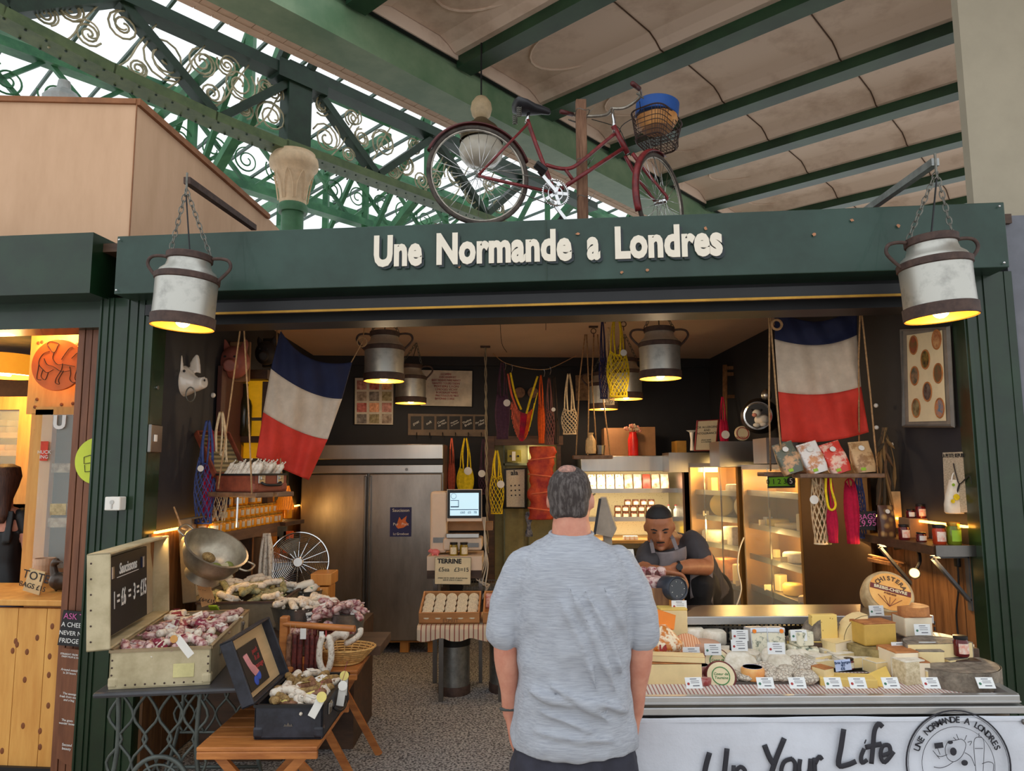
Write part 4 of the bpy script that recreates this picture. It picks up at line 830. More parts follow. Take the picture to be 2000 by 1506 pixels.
for k, (px, py) in enumerate([(8, 845), (26, 845), (10, 832), (28, 833), (4, 880), (24, 880)]):
    tag(MB().lathe([(0, 0), (.055, 0), (.06, .02), (.055, .05), (0, .052)], 18, Mx.Translation(at(px, py, 6.42)), cap=False).obj('round_cheese', mat('lamplit cheese', (228, 170, 90), .6, var=.2), smooth=40), 'small pale round cheese on the lit shelf behind the pine window', 'cheese', 'cheeses behind the pine window')
# woman at the far left, seen from behind
wm = thing('person', 'person with long brown hair in a black open-back top and jeans at far left', 'person', (at(8, 1100, 5).x, 5.0, 0))
b = MB(); wx = wm.location.x; limb(b, [(wx, 5, 1.56), (wx, 5, 1.46), (wx, 5, 1.35)], [.045, .05, .07]); headmesh(b, (wx, 5.0, 1.66), .21, (.2, 1, 0), (0, 0, 1))
b.loft([ringp((wx, 5, z), a_, d_) for z, a_, d_ in [(1.45, .08, .06), (1.4, .15, .085), (1.2, .13, .09), (1.05, .12, .09), (.9, .16, .11), (.82, .16, .11)]])
for s in (-1, 1):
    limb(b, [(wx+s*.15, 5, 1.37), (wx+s*.19, 5, 1.14), (wx+s*.16, 5.12, .96)], [.045, .036, .026]); hand(b, (wx+s*.155, 5.13, .95), (-s*.2, 1, .1), (0, 0, -1), s, .9, .4)
    limb(b, [(wx+s*.08, 5, .82), (wx+s*.09, 5, .45), (wx+s*.09, 5, .08)], [.08, .055, .035])
remesh(b.obj('body', M_skin, wm, smooth=True, world=True), .01, 3)
b = MB(); b.loft([ringp((wx, 5-.002, z), a_, d_) for z, a_, d_ in [(1.28, .142, .1), (1.2, .14, .1), (1.05, .132, .1), (.92, .17, .12), (.89, .17, .12)]])
for s in (-1, 1): limb(b, [(wx+s*.13, 5, 1.39), (wx+s*.175, 5, 1.28)], [.06, .052]); b.beam((wx+s*.1, 4.92, 1.43), (wx+s*.1, 4.9, 1.2), .05, .02)
remesh(b.obj('black_top', M_black, wm, smooth=True, world=True), .01, 3)
b = MB(); b.loft([ringp((wx, 5, z), a_, d_) for z, a_, d_ in [(.95, .15, .11), (.85, .175, .125), (.78, .17, .12)]])
for s in (-1, 1): limb(b, [(wx+s*.085, 5, .8), (wx+s*.095, 5, .45), (wx+s*.095, 5, .12)], [.095, .07, .055])
remesh(b.obj('jeans', mat('blue denim', (58, 76, 110), .85, var=.2, sc=30), wm, smooth=True, world=True), .012, 3)
b = MB(); b.loft([ringp((wx+dx, 5-.01-y, z), a_, d_, n=20) for z, a_, d_, dx, y in [(1.775, .03, .04, 0, 0), (1.75, .075, .09, 0, 0), (1.68, .092, .11, 0, .01), (1.6, .09, .095, 0, .03), (1.5, .085, .06, 0, .06), (1.4, .08, .04, .01, .08), (1.34, .05, .025, .01, .08)]])
remesh(b.obj('hair', mat('long brown hair', (88, 56, 42), .6, rgb2=(54, 34, 28), sc=30, stretch=(3, 3, .2), bump=.3), wm, smooth=True, world=True), .01, 2)
wm.location.y += .4; wm.location.x -= .3
# things at the door of the neighbouring stall
yd = fac(185, 902, -.02); ys = thing('round_sign', 'round lime green sign with a cheese drawing, cut by the green pillar', 'sign', tuple(yd))
nf = V((math.sin(FANG), -math.cos(FANG), 0)); yc = fac(190, 900, -.06)
MB().lathe([(.135, -.006), (.137, 0), (.135, .006)], 40, align(nf, yc)).obj('disc', mat('lime sign paint', (196, 208, 62), .55, var=.05), ys, world=True, smooth=40)
for pl in [[(164, 893), (176, 889), (186, 894)], [(164, 893), (164, 906), (176, 904)], [(165, 908), (166, 922), (180, 920)]]: MB().tube([fac(x, y, -.05) for x, y in pl], .002, 4).obj('drawn_line', M_ink, ys, world=True)
def board(name, label, cat, corners, off, m, lines, lm=M_chalk, size=.03, th=.012, tracer=fac, edge=None):
    P = [tracer(x, y, off) for x, y in corners]; t = thing(name, label, cat, tuple((P[2]+P[3])/2)); X = (P[1]-P[0]).normalized(); Y = (P[0]-P[3]).normalized(); n = X.cross(Y).normalized()
    if n.y > 0: n = -n
    MB().add(P+[p-n*th for p in P], [(0, 1, 2, 3), (7, 6, 5, 4), (0, 4, 5, 1), (1, 5, 6, 2), (2, 6, 7, 3), (3, 7, 4, 0)]).obj('board', m, t, world=True)
    if edge: MB().tube(P, edge[0], 4, closed=True).obj('frame', edge[1], t, world=True)
    for s, u, v, sz, lm2, *rest in lines:
        c = (P[0]*(1-u)+P[1]*u)*(1-v)+(P[3]*(1-u)+P[2]*u)*v+n*.002
        o = text(s, sz, lm2 or lm, 'lettering', t, frame4(c, X, Y), **(rest[0] if rest else {})); o.data.transform(WM[t.name].inverted())
    return t
M_pinkch = mat('pink chalk', (214, 110, 170), .8)
board('chalkboard', 'small black chalkboard leaning at the green pillar beside the pine counter', 'chalkboard', [(124, 1192), (168, 1196), (164, 1264), (112, 1260)], -.04, M_slate,
 [('ASK T', .5, .16, .046, M_pinkch), ('A CHEES', .5, .4, .036, None), ('NEVER NE', .5, .64, .034, None), ('FRIDGE', .42, .86, .036, None)])
board('menu_board', 'tall brown board with small chalk writing leaning against the green pillar', 'menu board', [(124, 1266), (158, 1270), (148, 1506), (110, 1480)], -.03, M_nbrown,
 [('STRAIGHT FROM THE\nFARM MUM & DAD', .5, .06, .014, None), ('Around outside\nis 24 hours', .45, .2, .017, None), ('The sausage\nfresh from today\nand a bag', .5, .42, .017, None), ('The goats\nwander loose', .45, .64, .017, None), ('Second\nbeauty', .5, .85, .02, None)])
board('tote_sign', 'little pale hand lettered tote bags card on the pine counter', 'sign', [(58, 1110), (88, 1118), (76, 1163), (44, 1153)], -.25, mat('pale drawn card', (206, 176, 130), .7), [('TOTE', .55, .28, .07, M_ink), ('BAGS £15', .5, .72, .042, M_ink)])
gs = thing('goose_figure', 'dark pewter bird figure on the pine counter beside the tote card', 'figurine', tuple(at(118, 1166, 4.6)))
b = MB(); g0 = at(118, 1135, 4.6); b.ell(g0, (.07, .05, .055), 14, 10); limb(b, [g0+V((-.04, 0, .04)), g0+V((-.05, 0, .1)), g0+V((-.03, -.01, .12))], [.026, .02, .024]); b.tube([g0+V((-.03, -.01, .125)), g0+V((.02, -.02, .115))], [.014, .005], 8)
for s in (-1, 1): b.tube([g0+V((s*.02, s*.01, -.04)), g0+V((s*.025, 0, -.1))], .006, 6)
remesh(b.obj('bird_body', mat('pewter', (84, 74, 66), .4, metal=.6), gs, smooth=True, world=True), .006, 2)
tag(MB().lathe([(.05, 0), (.06, .05), (.062, .09), (.055, .09), (.05, .01)], 20, Mx.Translation(at(86, 1118, 4.7))).obj('bowl_stack', mat('pale glazed bowl', (196, 160, 130), .4)), 'pale bowl behind the tote card on the pine counter', 'bowl')
kb = thing('key_switch', 'small white key switch box on the left green pillar', 'switch', tuple(fac(231, 983, .05)))
k0 = FT.inverted() @ fac(230, 983, .05); MB().rbox((k0.x, -.07, k0.z), (.09, .06, .075), .006, FT).obj('switch_box', M_white, kb, world=True)
MB().lathe([(.012, 0), (.012, .004)], 14, align(nf, FT @ V((k0.x, -.1, k0.z+.008)))).rbox((k0.x, -.102, k0.z-.012), (.008, .006, .03), .002, FT).obj('key_barrel', M_steel, kb, world=True)
# ---------------------------------------------------------------- shared small goods
def jar(label, cat, h, r, body, lid, lab, group=None, name='jar'):
    t = thing(name, label, cat, (0, 0, 0), 0, group)
    MB().lathe([(r*.9, 0), (r, h*.06), (r, h*.72), (r*.86, h*.82), (r*.86, h*.86)], 18).obj('glass_body', body, t, smooth=40)
    MB().lathe([(r*.9, h*.84), (r*.93, h*.86), (r*.93, h*.99), (r*.88, h)], 18).obj('lid', lid, t, smooth=40)
    n = 9; vs = [(r*1.02*math.sin(a), -r*1.02*math.cos(a), z) for z in (h*.16, h*.66) for a in [(-.8+1.6*k/n) for k in range(n+1)]]
    MB().add(vs, [(k, k+1, n+2+k, n+1+k) for k in range(n)]).obj('paper_label', lab, t, smooth=True); return t
def tagdisc(par, c, r=.03, d=(0, -1, 0), m=None): return MB().lathe([(r, 0), (r, .002)], 18, align(d, c)).obj('round_tag', m or M_white, par, world=True)
M_hon = mat('honey glass', (214, 140, 30), .15, var=.2, em=(200, 120, 20), es=.06); M_goldlid = mat('gold lid', (206, 160, 70), .3, metal=.8); M_lab = mat('cream jar label', (226, 214, 186), .6, rgb2=(190, 176, 150), sc=90, thr=(.3, .55))  # honey glass carries a faint amber glow of its own for the light on it
M_jam = mat('dark red jam glass', (96, 26, 28), .12); M_blk = mat('black lid', (30, 28, 30), .35)
def netbag(label, cx, ytop, ymid, ybot, w, Y, m, net=True, tagp=None, wt=None, sling=False, thick=.03, cat='net bag', strapw=.35, rows=26, r0=.0028, name='net_bag', lift=0):
    # straps from (cx, ytop) to the mouth at ymid, body down to ybot, w = width in pixels
    t = thing(name, label, cat, tuple(at(cx, ytop, Y)))
    W = w/1400*Y/2; zt, zm, zb = at(cx, ytop, Y).z, at(cx, ymid, Y).z, at(cx, ybot, Y).z; x0 = at(cx, ymid, Y).x; H = zm-zb
    prof = lambda v: (.55+.45*math.sin(PI*min(1, v*1.15)/1.15*.9+.25)) if v < .9 else .78
    def q(a, v): k = prof(v)*W; return V((x0+k*math.cos(a), Y+thick*math.sin(a)*min(1, v*4+.3), zm-H*v+.05*H*math.cos(2*a)*(1-v)))
    if net:
        NA = max(10, int(W*2/.012)); mb = MB()
        for s in (-1, 1):
            for k in range(NA): mb.tube([q(2*PI*(k/NA)+s*2*PI*j/(rows*2.2), j/rows) for j in range(rows+1)], r0, 3)
        mb.obj('net_body', m, t, world=True)
        for v_ in (0, 1): MB().tube([q(a, v_) for a in [k*PI/10 for k in range(20)]], r0*1.8, 4, closed=True).obj('rim' if v_ == 0 else 'bottom_seam', m, t, world=True)
    else:
        mb = MB(); mb.loft([[q(2*PI*k/28, j/12)*1.0+V((0, .006*math.cos(9*2*PI*k/28), 0)) for k in range(28)] for j in range(13)]); mb.obj('knit_body', m, t, smooth=True, world=True)
    st = mat(m.name, (0, 0, 0))
    for s in (-1, 1):
        a, b = (V((x0+s*W*.6, Y, zm)), V((x0+s*W*strapw*.3, Y, zt)))
        MB().tube(smoothpath([a+V((0, .01, 0)), a.lerp(b, .5)+V((s*W*.12, .01, 0)), b+V((0, .006, 0)), a.lerp(b, .5)+V((-s*W*.05, -.012, 0)), a+V((-s*W*.4, -.012, -.02))], 4), .006 if W < .06 else .0085, 6, flat=.5).obj('strap', m, t, smooth=True, world=True)
    if tagp: tagdisc(t, at(tagp[0], tagp[1], Y-thick-.012), tagp[2] if len(tagp) > 2 else .026)
    return t
NY, NN, NR, NCo, NO, NP, NS, NBl = (mat(n, c, .9, var=.2, sc=40, bump=.2) for n, c in (('yellow cotton net', (226, 196, 30)), ('navy cotton net', (46, 44, 84)), ('crimson cotton net', (180, 14, 58)), ('cream cotton net', (226, 204, 166)), ('orange cotton net', (226, 92, 28)), ('plum cotton net', (74, 46, 66)), ('salmon cotton net', (206, 96, 70)), ('blue cotton net', (58, 74, 128))))
# ---------------------------------------------------------------- fridge
YF = 6.9; f0, f1 = at(583, 1100, YF), at(864, 1100, YF); fx = (f0.x+f1.x)/2; fw_ = f1.x-f0.x; zt = at(800, 868, YF).z; zd = at(800, 924, YF).z; zb = at(800, 1252, YF).z
fr = thing('upright_fridge', 'tall two door stainless steel fridge with a small blue poster', 'fridge', (fx, YF, 0))
M_fr = mat('scratched stainless steel', (158, 148, 138), .34, metal=.9, rgb2=(132, 124, 116), sc=5, stretch=(1, 1, .3), bump=.02)
MB().box((fx, YF+.42, (zt+zb)/2), (fw_, .78, zt-zb)).obj('cabinet', M_fr, fr, world=True)
xm = at(717, 1100, YF).x
for a_, b2, s in ((f0.x, xm, 1), (xm, f1.x, -1)):
    d = MB().rbox(((a_+b2)/2, YF, (zd+zb)/2), (b2-a_-.02, .05, zd-zb-.01), .01).obj('door', M_fr, fr, world=True)
    MB().rbox((xm-s*.025, YF-.03, (zd+zb)/2), (.022, .03, zd-zb-.05), .005).obj('grip_rail', M_steeld, d, world=True)
zs0, zs1 = at(800, 908, YF).z, at(800, 897, YF).z
MB().rbox((fx, YF, (zt+zs1)/2), (fw_, .05, zt-zs1), .006).obj('vent_panel', M_steel, fr, world=True)
MB().rbox((fx, YF+.02, (zs0+zs1)/2), (fw_, .04, zs1-zs0), .003).obj('black_slot', M_black, fr, world=True)
MB().rbox((fx, YF, (zs0+zd)/2), (fw_, .05, zs0-zd), .004).obj('lower_band', M_steel, fr, world=True)
MB().lathe([(.012, 0), (.014, .006)], 14, align((0, -1, 0), at(794, 917, YF-.03))).obj('lock', M_steeld, fr, world=True)
pt = panel(MB(), 762, 991, 803, 1048, YF-.035, .003).obj('poster', mat('deep blue poster', (34, 36, 92), .5), fr, world=True)
def wtext(par, s, px, py, Y, sz, m, **k):
    o = text(s, sz, m, 'lettering', par, Mx.Translation(at(px, py, Y)) @ Mx.Rotation(PI/2, 4, 'X'), **k); o.data.transform(WM[par.name].inverted()); return o
for s, px, py, z in (('Saucisson', 783, 997, .042), ('Pur   Porc', 783, 1024, .036), ('Lt Grosbost', 783, 1043, .03)): wtext(fr, s, px, py, YF-.038, z, M_chalk)
MB().prism([(-.05, -.04), (-.02, .05), (.0, .02), (.05, .06), (.04, .01), (.07, -.02), (.02, -.05), (-.03, -.06)], .002, Mx.Translation(at(784, 1020, YF-.036)) @ Mx.Rotation(PI/2, 4, 'X')).obj('figure_print', mat('orange print', (214, 112, 60), .6), fr, world=True)
pl_ = thing('pallet', 'low wooden pallet under the steel fridge', 'pallet', (fx, YF, 0))
MB().box((fx+.1, YF+.1, .115), (fw_*.9, .1, .02)).obj('deck_board', M_pine, pl_, world=True)
for x in (.05, .32, .58): MB().box((fx+x, YF+.1, .06), (.08, .1, .09)).obj('foot', M_pine, pl_, world=True)
# ---------------------------------------------------------------- weighing station
YT = 6.0
tl = thing('till_scale', 'cream weighing till with a lit blue screen', 'weighing scale', tuple(at(890, 1085, YT)))
M_plas = mat('cream plastic', (214, 192, 170), .5, var=.04)
panel(MB(), 873, 956, 941, 1018, YT, .04).obj('monitor', M_plas, tl, world=True)
panel(MB(), 874, 957, 940, 1012, YT-.004, .01).obj('bezel', M_black, tl, world=True)
panel(MB(), 879, 963, 935, 1007, YT-.006, .004).obj('screen', mat('lit screen', (170, 200, 214), .3, var=.02, em=(176, 208, 222), es=.75), tl, world=True)
M_scr = mat('screen marks', (40, 70, 110), .5)
for a_ in [(880, 977, 896, 978), (880, 989, 896, 991), (895, 977, 896, 991), (879, 995, 934, 996)]: panel(MB(), *a_, YT-.008, .002).obj('screen_mark', M_scr, tl, world=True)
MB().tube(circ(at(886, 969, YT-.008), .022, 16), .0015, 4, closed=True).obj('screen_logo', M_scr, tl, world=True)
wtext(tl, '£60   £0   78', 915, 1001, YT-.009, .026, M_scr)
a_ = at(856, 1020, YT); MB().rbox((a_.x, YT+.1, a_.z), (.135, .2, .5), .02).obj('column_housing', M_plas, tl, world=True)
panel(MB(), 846, 1050, 868, 1060, YT-.004, .03).obj('ticket_slot', M_steeld, tl, world=True)
MB().rbox(at(905, 1060, YT+.1), (.32, .24, .1), .015).obj('printer_body', M_plas, tl, world=True)
panel(MB(), 872, 1043, 935, 1050, YT-.05, .1).obj('roller', M_steel, tl, world=True); panel(MB(), 910, 1061, 935, 1069, YT-.035, .02).obj('buttons', M_steeld, tl, world=True)
ds2 = thing('drawer_unit', 'white drawer unit under the weighing till', 'drawer', tuple(at(887, 1110, YT)))
panel(MB(), 834, 1087, 941, 1114, YT-.1, .4).obj('drawer_front', M_plas, ds2, world=True); panel(MB(), 834, 1114, 941, 1130, YT-.08, .4).obj('lower_shelf', M_plankd, ds2, world=True)
for px in (846, 935): panel(MB(), px, 1128, px+7, 1335, YT-.02, .04).obj('leg', M_steeld, ds2, world=True)
panel(MB(), 862, 1148, 870, 1250, YT+.2, .04).obj('leg', M_plankd, ds2, world=True)
board('price_card', 'cream terrine price card fixed to the white drawer unit', 'price card', [(850, 1088), (920, 1089), (919, 1142), (849, 1141)], YT-.13, M_cardb,
 [('TERRINE', .4, .15, .05, M_ink, dict(bold=.002)), ('£5ea', .25, .46, .046, M_ink), ('£3=15', .74, .46, .046, M_ink), ('please ask for details of each terrine\nand of what is in season', .5, .8, .016, M_ink)], tracer=lambda x, y, o: at(x, y, o), edge=(.002, M_ink))
tag(MB().ell((0, 0, .035), (.038, .024, .026), 12, 8).ell((-.035, 0, .045), (.018, .016, .018), 10, 8).ell((-.052, 0, .042), (.007, .009, .009), 8, 6).lathe([(.008, 0), (.008, .03)], 6, Mx.Translation((-.02, .012, 0))).lathe([(.008, 0), (.008, .03)], 6, Mx.Translation((-.02, -.012, 0))).lathe([(.008, 0), (.008, .03)], 6, Mx.Translation((.02, -.012, 0))).lathe([(.008, 0), (.008, .03)], 6, Mx.Translation((.02, .012, 0))).obj('pig_figurine', mat('pink ceramic', (226, 120, 120), .3), smooth=True), 'tiny pink pig on the drawer unit beside the weighing till', 'figurine').location = at(850, 1087, YT-.02)
M_must = mat('mustard glass', (140, 116, 30), .2)
jm = jar('small mustard jar with a black lid, left one below the screen', 'jar', .11, .034, M_must, M_blk, M_lab); jm.location = at(886, 1086, YT-.03)
dup(jm, at(906, 1086, YT-.03), .3, 'small mustard jar with a black lid, right one below the screen')
tag(panel(MB(), 875, 1021, 962, 1036, YT+.12, .18).obj('cardboard_tray', M_cardbox), 'flat brown cardboard tray behind the weighing till', 'tray')
cb = MB()
for k in range(4): cb.tube(smoothpath([at(942+k*2, 1010, YT+.1), at(949-k, 1060, YT+.05), at(944+k*3, 1100, YT), at(930+k*6, 1130+k*5, YT-.05), at(950+k*2, 1142, YT-.02), at(942-k, 1170, YT)], 5), .006, 5)
tag(cb.obj('cables', mat('white cable', (190, 180, 164), .6)), 'tangle of pale cables hanging beside the weighing till', 'cables')
# table with striped cloth, crates of terrines, churn stool
YC = 5.45; c0_, c1_ = at(823, 1222, YC), at(990, 1222, YC)
ct = thing('cloth_table', 'low table in a red and cream striped cloth under the terrine crates', 'table', ((c0_.x+c1_.x)/2, YC+.2, 0))
M_cloth = mat('striped table cloth', (214, 194, 168), .85, rgb2=(150, 84, 72), kind='stripe', sc=9, thr=(.08, .16))
zt_ = c0_.z; cb = MB(); cb.sheet(lambda u, v: V((c0_.x-.03+(c1_.x-c0_.x+.03)*u, YC+.5*(1-min(1, v/.6)) - (.02+.008*math.sin(40*u) if v > .6 else 0), zt_-(0 if v < .6 else (v-.6)/.4*(.10+.012*math.sin(18*u))))), 50, 10)
cb.obj('cloth', M_cloth, ct, world=True, smooth=40)
for x, y in ((c0_.x+.14, YC+.08), (c1_.x-.05, YC+.08), (c0_.x+.14, YC+.45), (c1_.x-.05, YC+.45)): MB().box((x, y, zt_/2), (.035, .035, zt_-.01)).obj('leg', M_steeld, ct, world=True)
def crate(label, c, w, d, h, rx, m=M_pine, rz=0, name='wooden_crate', th=.012, par=None):
    t = thing(name, label, 'crate', tuple(c), 0, rot=(rx, 0, rz))
    MB().box((0, 0, th/2), (w, d, th)).obj('base', m, t)
    for s in (-1, 1): MB().box((0, s*(d/2-th/2), h/2), (w, th, h)).obj('long_side', m, t); MB().box((s*(w/2-th/2), 0, h/2), (th, d-2*th-.001, h)).obj('short_side', m, t)
    return t
M_crate = wood('pale crate wood', (206, 150, 98), (176, 120, 74), 2, (.2, 1, 1))
cc = V((at(880, 1200, YC+.15).x, YC+.2, zt_+.055)); K = crate('pale crate holding four rows of round paper topped terrines', cc, .45, .33, .09, .33, M_crate); Mk = WM[K.name]
wtext(K, 'ESPRIT', 880, 1213, YC-.02, .04, M_plank)
tj = thing('terrine_pot', 'small round terrine pot with a white paper top in the wooden crate', 'terrine', (0, 0, 0), 0, 'terrines in the crate')
MB().lathe([(.034, 0), (.038, .01), (.038, .035)], 20).obj('pot', mat('brown pot', (92, 54, 36), .5), tj, smooth=40); MB().lathe([(.041, .033), (.041, .04), (.036, .043)], 20).obj('paper_top', M_lab, tj, smooth=40)
for j in range(4):
    for i in range(5):
        p = Mk @ V((-.17+i*.085, -.115+j*.08, .022+.03*(.3)))
        o = tj if i == j == 0 else dup(tj, p); o.location = p; o.rotation_euler = (.33+.55, 0, 0)
cc2 = V((cc.x+.42, cc.y, cc.z)); crate('second pale crate of packets partly behind the customer', cc2, .34, .33, .09, .33, M_crate)
for k in range(3): tag(MB().rbox((0, 0, .05), (.075, .02, .11), .008, Mx.Translation((cc2.x-.12+k*.08, cc2.y+.03, cc2.z+.03)) @ Mx.Rotation(-.3, 4, 'X')).obj('biscuit_pack', mat('printed pink packet', (226, 196, 180), .4, rgb2=(186, 96, 84), sc=40)), 'upright printed packet in the crate beside the customer', 'packet', 'packets in the second crate')
def stool(cx, yb, Y, w, h, lb, name='churn_stool'):
    p = at(cx, yb, Y); t = thing(name, lb, 'churn', (p.x, p.y, .012)); r = w/2
    MB().lathe([(r*.96, .05), (r*.96, h-.07)], 32).obj('drum', M_zinc, t, smooth=40)
    MB().lathe([(r, 0), (r, .06), (r*.97, .065)], 32).obj('bottom_band', M_rust, t, smooth=40); MB().lathe([(r, h-.08), (r*1.01, h-.03), (r*1.04, h-.02), (r*1.04, h), (r*.9, h+.01)], 32).obj('top_band', M_black, t, smooth=40); return t
stool(887, 1340, 5.75, .25, .44, 'upturned grey metal churn under the striped cloth table'); stool(985, 1335, 5.8, .24, .44, 'grey metal churn under the table, half hidden by the customer')
# wire shelf and paper notices between till and door
wsf = thing('wire_basket_shelf', 'grey wire shelf to the right of the drawer unit', 'shelf', tuple(at(940, 1150, 6.3)))
mb = MB()
for k in range(14): mb.tube([at(905+k*5, 1133, 6.3), at(905+k*5, 1152, 6.3), at(905+k*5, 1154, 6.5)], .003, 4)
for y_ in (1133, 1143, 1152): mb.tube([at(903, y_, 6.3), at(973, y_, 6.3)], .004, 4)
mb.obj('wires', M_chain, wsf, world=True); panel(MB(), 905, 1146, 970, 1154, 6.35, .2).obj('tray', M_zinc, wsf, world=True)
# ---------------------------------------------------------------- back wall pictures
def wbp(px, py, off=.0): return wb(px, py, off)
gp_ = board('picture_grid', 'white poster with a grid of twelve small square pictures on the back wall', 'poster', [(693, 738), (769, 738), (768, 830), (692, 829)], .02, mat('dim white board', (206, 196, 180), .7), [], tracer=wb, edge=(.006, M_steeld))
cols = [(150, 90, 80), (120, 100, 84), (150, 60, 50), (90, 80, 74), (190, 120, 80), (110, 96, 60)]
for j in range(4):
    for i in range(3):
        x0, y0 = 697+i*24.5, 743+j*22; P = [wb(x, y, .024) for x, y in ((x0, y0), (x0+19, y0), (x0+19, y0+18), (x0, y0+18))]
        MB().add(P, [(0, 1, 2, 3)]).obj('printed_square', mat('print %d' % ((i*2+j) % 6), cols[(i*2+j) % 6], .6, rgb2=tuple(min(255, c+70) for c in cols[(i*2+j) % 6]), sc=22), gp_, world=True)
fp = board('map_poster', 'white landscape poster with a map outline made of red words', 'poster', [(822, 722), (923, 724), (922, 795), (821, 793)], .02, MC['dim white board'], [], tracer=wb, edge=(.006, M_black))
hexa = [(862, 728), (878, 726), (884, 735), (901, 740), (897, 752), (893, 760), (896, 775), (885, 780), (878, 786), (862, 781), (850, 779), (852, 765), (848, 755), (842, 745), (846, 738), (858, 737)]
M_redt = mat('red words', (170, 60, 60), .7)
def spanx(y):
    xs = [];
    for (x0, y0), (x1, y1) in zip(hexa, hexa[1:]+hexa[:1]):
        if (y0 <= y) != (y1 <= y): xs.append(x0+(y-y0)/(y1-y0)*(x1-x0))
    return min(xs), max(xs)
P0 = [wb(x, y, .03) for x, y in ((822, 722), (923, 724), (821, 793))]; Xd = (P0[1]-P0[0]).normalized(); Zd = V((0, 0, 1))
wl_l = ['LILLE AMIENS', 'ROUEN CAEN REIMS METZ', 'BREST RENNES PARIS NANCY', 'NANTES TOURS DIJON', 'POITIERS LYON', 'LIMOGES VICHY', 'BORDEAUX NIMES', 'PAU TOULOUSE NICE', 'BAYONNE CORSE']
for k in range(9):
    y = 731+k*6; a_, b2 = spanx(y); c = wb((a_+b2)/2, y, .026); wdt = (wb(b2, y, .026)-wb(a_, y, .026)).length
    o = text(wl_l[k], .032, M_redt, 'lettering', fp, None); xs = [v.co.x for v in o.data.vertices]; s_ = wdt/(max(xs)-min(xs)); o.data.transform(WM[fp.name].inverted() @ frame4(c, Xd, Zd) @ Mx.Diagonal((s_, 1, 1, 1)))
rk = board('name_rack', 'grey wooden rack of six little chalkboards with hooks below', 'rack', [(797, 808), (952, 810), (952, 853), (797, 850)], .02, mat('grey washed wood', (120, 104, 90), .8, var=.2), [], tracer=wb)
for k, s in enumerate(['goat', 'soft', 'Comte\ndu Mois', 'Matthieu\nau Gouter', 'Thelma\nBrebis', 'Per Fixe\n100ml']):
    x0 = 802+k*25.2; P = [wb(x, y, .026) for x, y in ((x0, 813), (x0+21, 813), (x0+21, 839), (x0, 839))]; MB().add(P, [(0, 1, 2, 3)]).obj('slate', M_slate, rk, world=True)
    o = text(s, .042, M_chalk, 'lettering', rk, None, shear=.2); xx = [v.co.x for v in o.data.vertices]; ss = min(1, .1/(max(xx)-min(xx))); o.data.transform(WM[rk.name].inverted() @ frame4(wb(x0+10, 826, .03), Xd*1+Zd*.5, Zd-Xd*.5) @ Mx.Diagonal((ss, ss, ss, 1)))
    MB().tube([wb(x0+12, 845, .02), wb(x0+12, 850, .06), wb(x0+12, 856, .06)], .005, 5).obj('hook', M_black, rk, world=True)
for px in (1015, 1041): tag(MB().lathe([(.058, 0), (.062, .01), (.058, .02)], 24, align((0, -1, 0), wb(px, 767, .02))).obj('round_plate', mat('woody disc', (130, 98, 78), .7, rgb2=(96, 70, 56), sc=30), smooth=40), 'round %s wooden disc on the back wall behind the rainbow bag' % ('left' if px < 1020 else 'right'), 'plaque')
tag(panel(MB(), 1124, 733, 1150, 782, 7.9, .02).obj('framed_print', mat('tan framed print', (160, 130, 96), .6, rgb2=(110, 86, 62), sc=20)), 'tan print on the back wall behind the middle swing ropes', 'picture')
# ---------------------------------------------------------------- bags under the rack and on the line
for a_ in [('salmon pink string bag hanging at the left under the chalk rack', 882, 856, 905, 968, 15, 7.4, NS, False, None), ('yellow handled bag hanging in the middle under the chalk rack', 909, 856, 915, 968, 34, 7.3, NY, False, (914, 920, .04)), ('mauve string bag under the right end of the chalk rack', 944, 858, 915, 965, 20, 7.3, NP, True, (941, 925, .036)),
           ('flat yellow net bag hanging beside the doorway', 970, 880, 930, 1003, 28, 7.0, NY, True, (978, 946, .036)),
           ('deep purple string bag at the left end of the bag line', 981, 708, 770, 858, 30, 6.9, NP, False, (990, 787, .034)), ('bright orange string bag on the bag line', 1057, 733, 792, 866, 15, 6.9, NO, False, None), ('mauve string bag with open mouth right of the orange bag', 1073, 738, 800, 868, 20, 6.95, mat('mauve cotton net', (130, 84, 80), .9), True, (1081, 800, .02)), ('dark brown string bag at the right end of the bag line', 1084, 736, 820, 868, 17, 7.0, mat('brown cotton net', (60, 48, 42), .9), False, None)]: netbag(*a_)
M_rain = mat('rainbow knit', (226, 110, 60), .9, rgb2=(190, 40, 60), kind='noise', sc=12)
sl = thing('rainbow_sling_bag', 'rainbow net bag slung open like a hammock on the bag line', 'net bag', tuple(at(1025, 720, 6.8)))
for (x0, y0), (x1, y1), m in (((997, 728), (1018, 800), NY), ((992, 730), (1010, 800), NS), ((1050, 735), (1028, 808), NY)): MB().tube(smoothpath([at(x0, y0, 6.8), at((x0+x1)/2-2, (y0+y1)/2+4, 6.8), at(x1, y1, 6.8)], 5), .01, 6).obj('strap', m, sl, world=True, smooth=True)
def slf(u, v, o=0): 
    x = 1000+u*50; top = 785+22*math.sin(PI*u)+(-18 if u > .8 else 0)*(u-.8)*5; bot = 800+62*math.sin(PI*u)**.7; return at(x-4*(1-u)*v*3+v*(1-2*u)*9, top+(bot-top)*v, 6.8+.05*math.sin(PI*v)*math.sin(PI*u)+o)
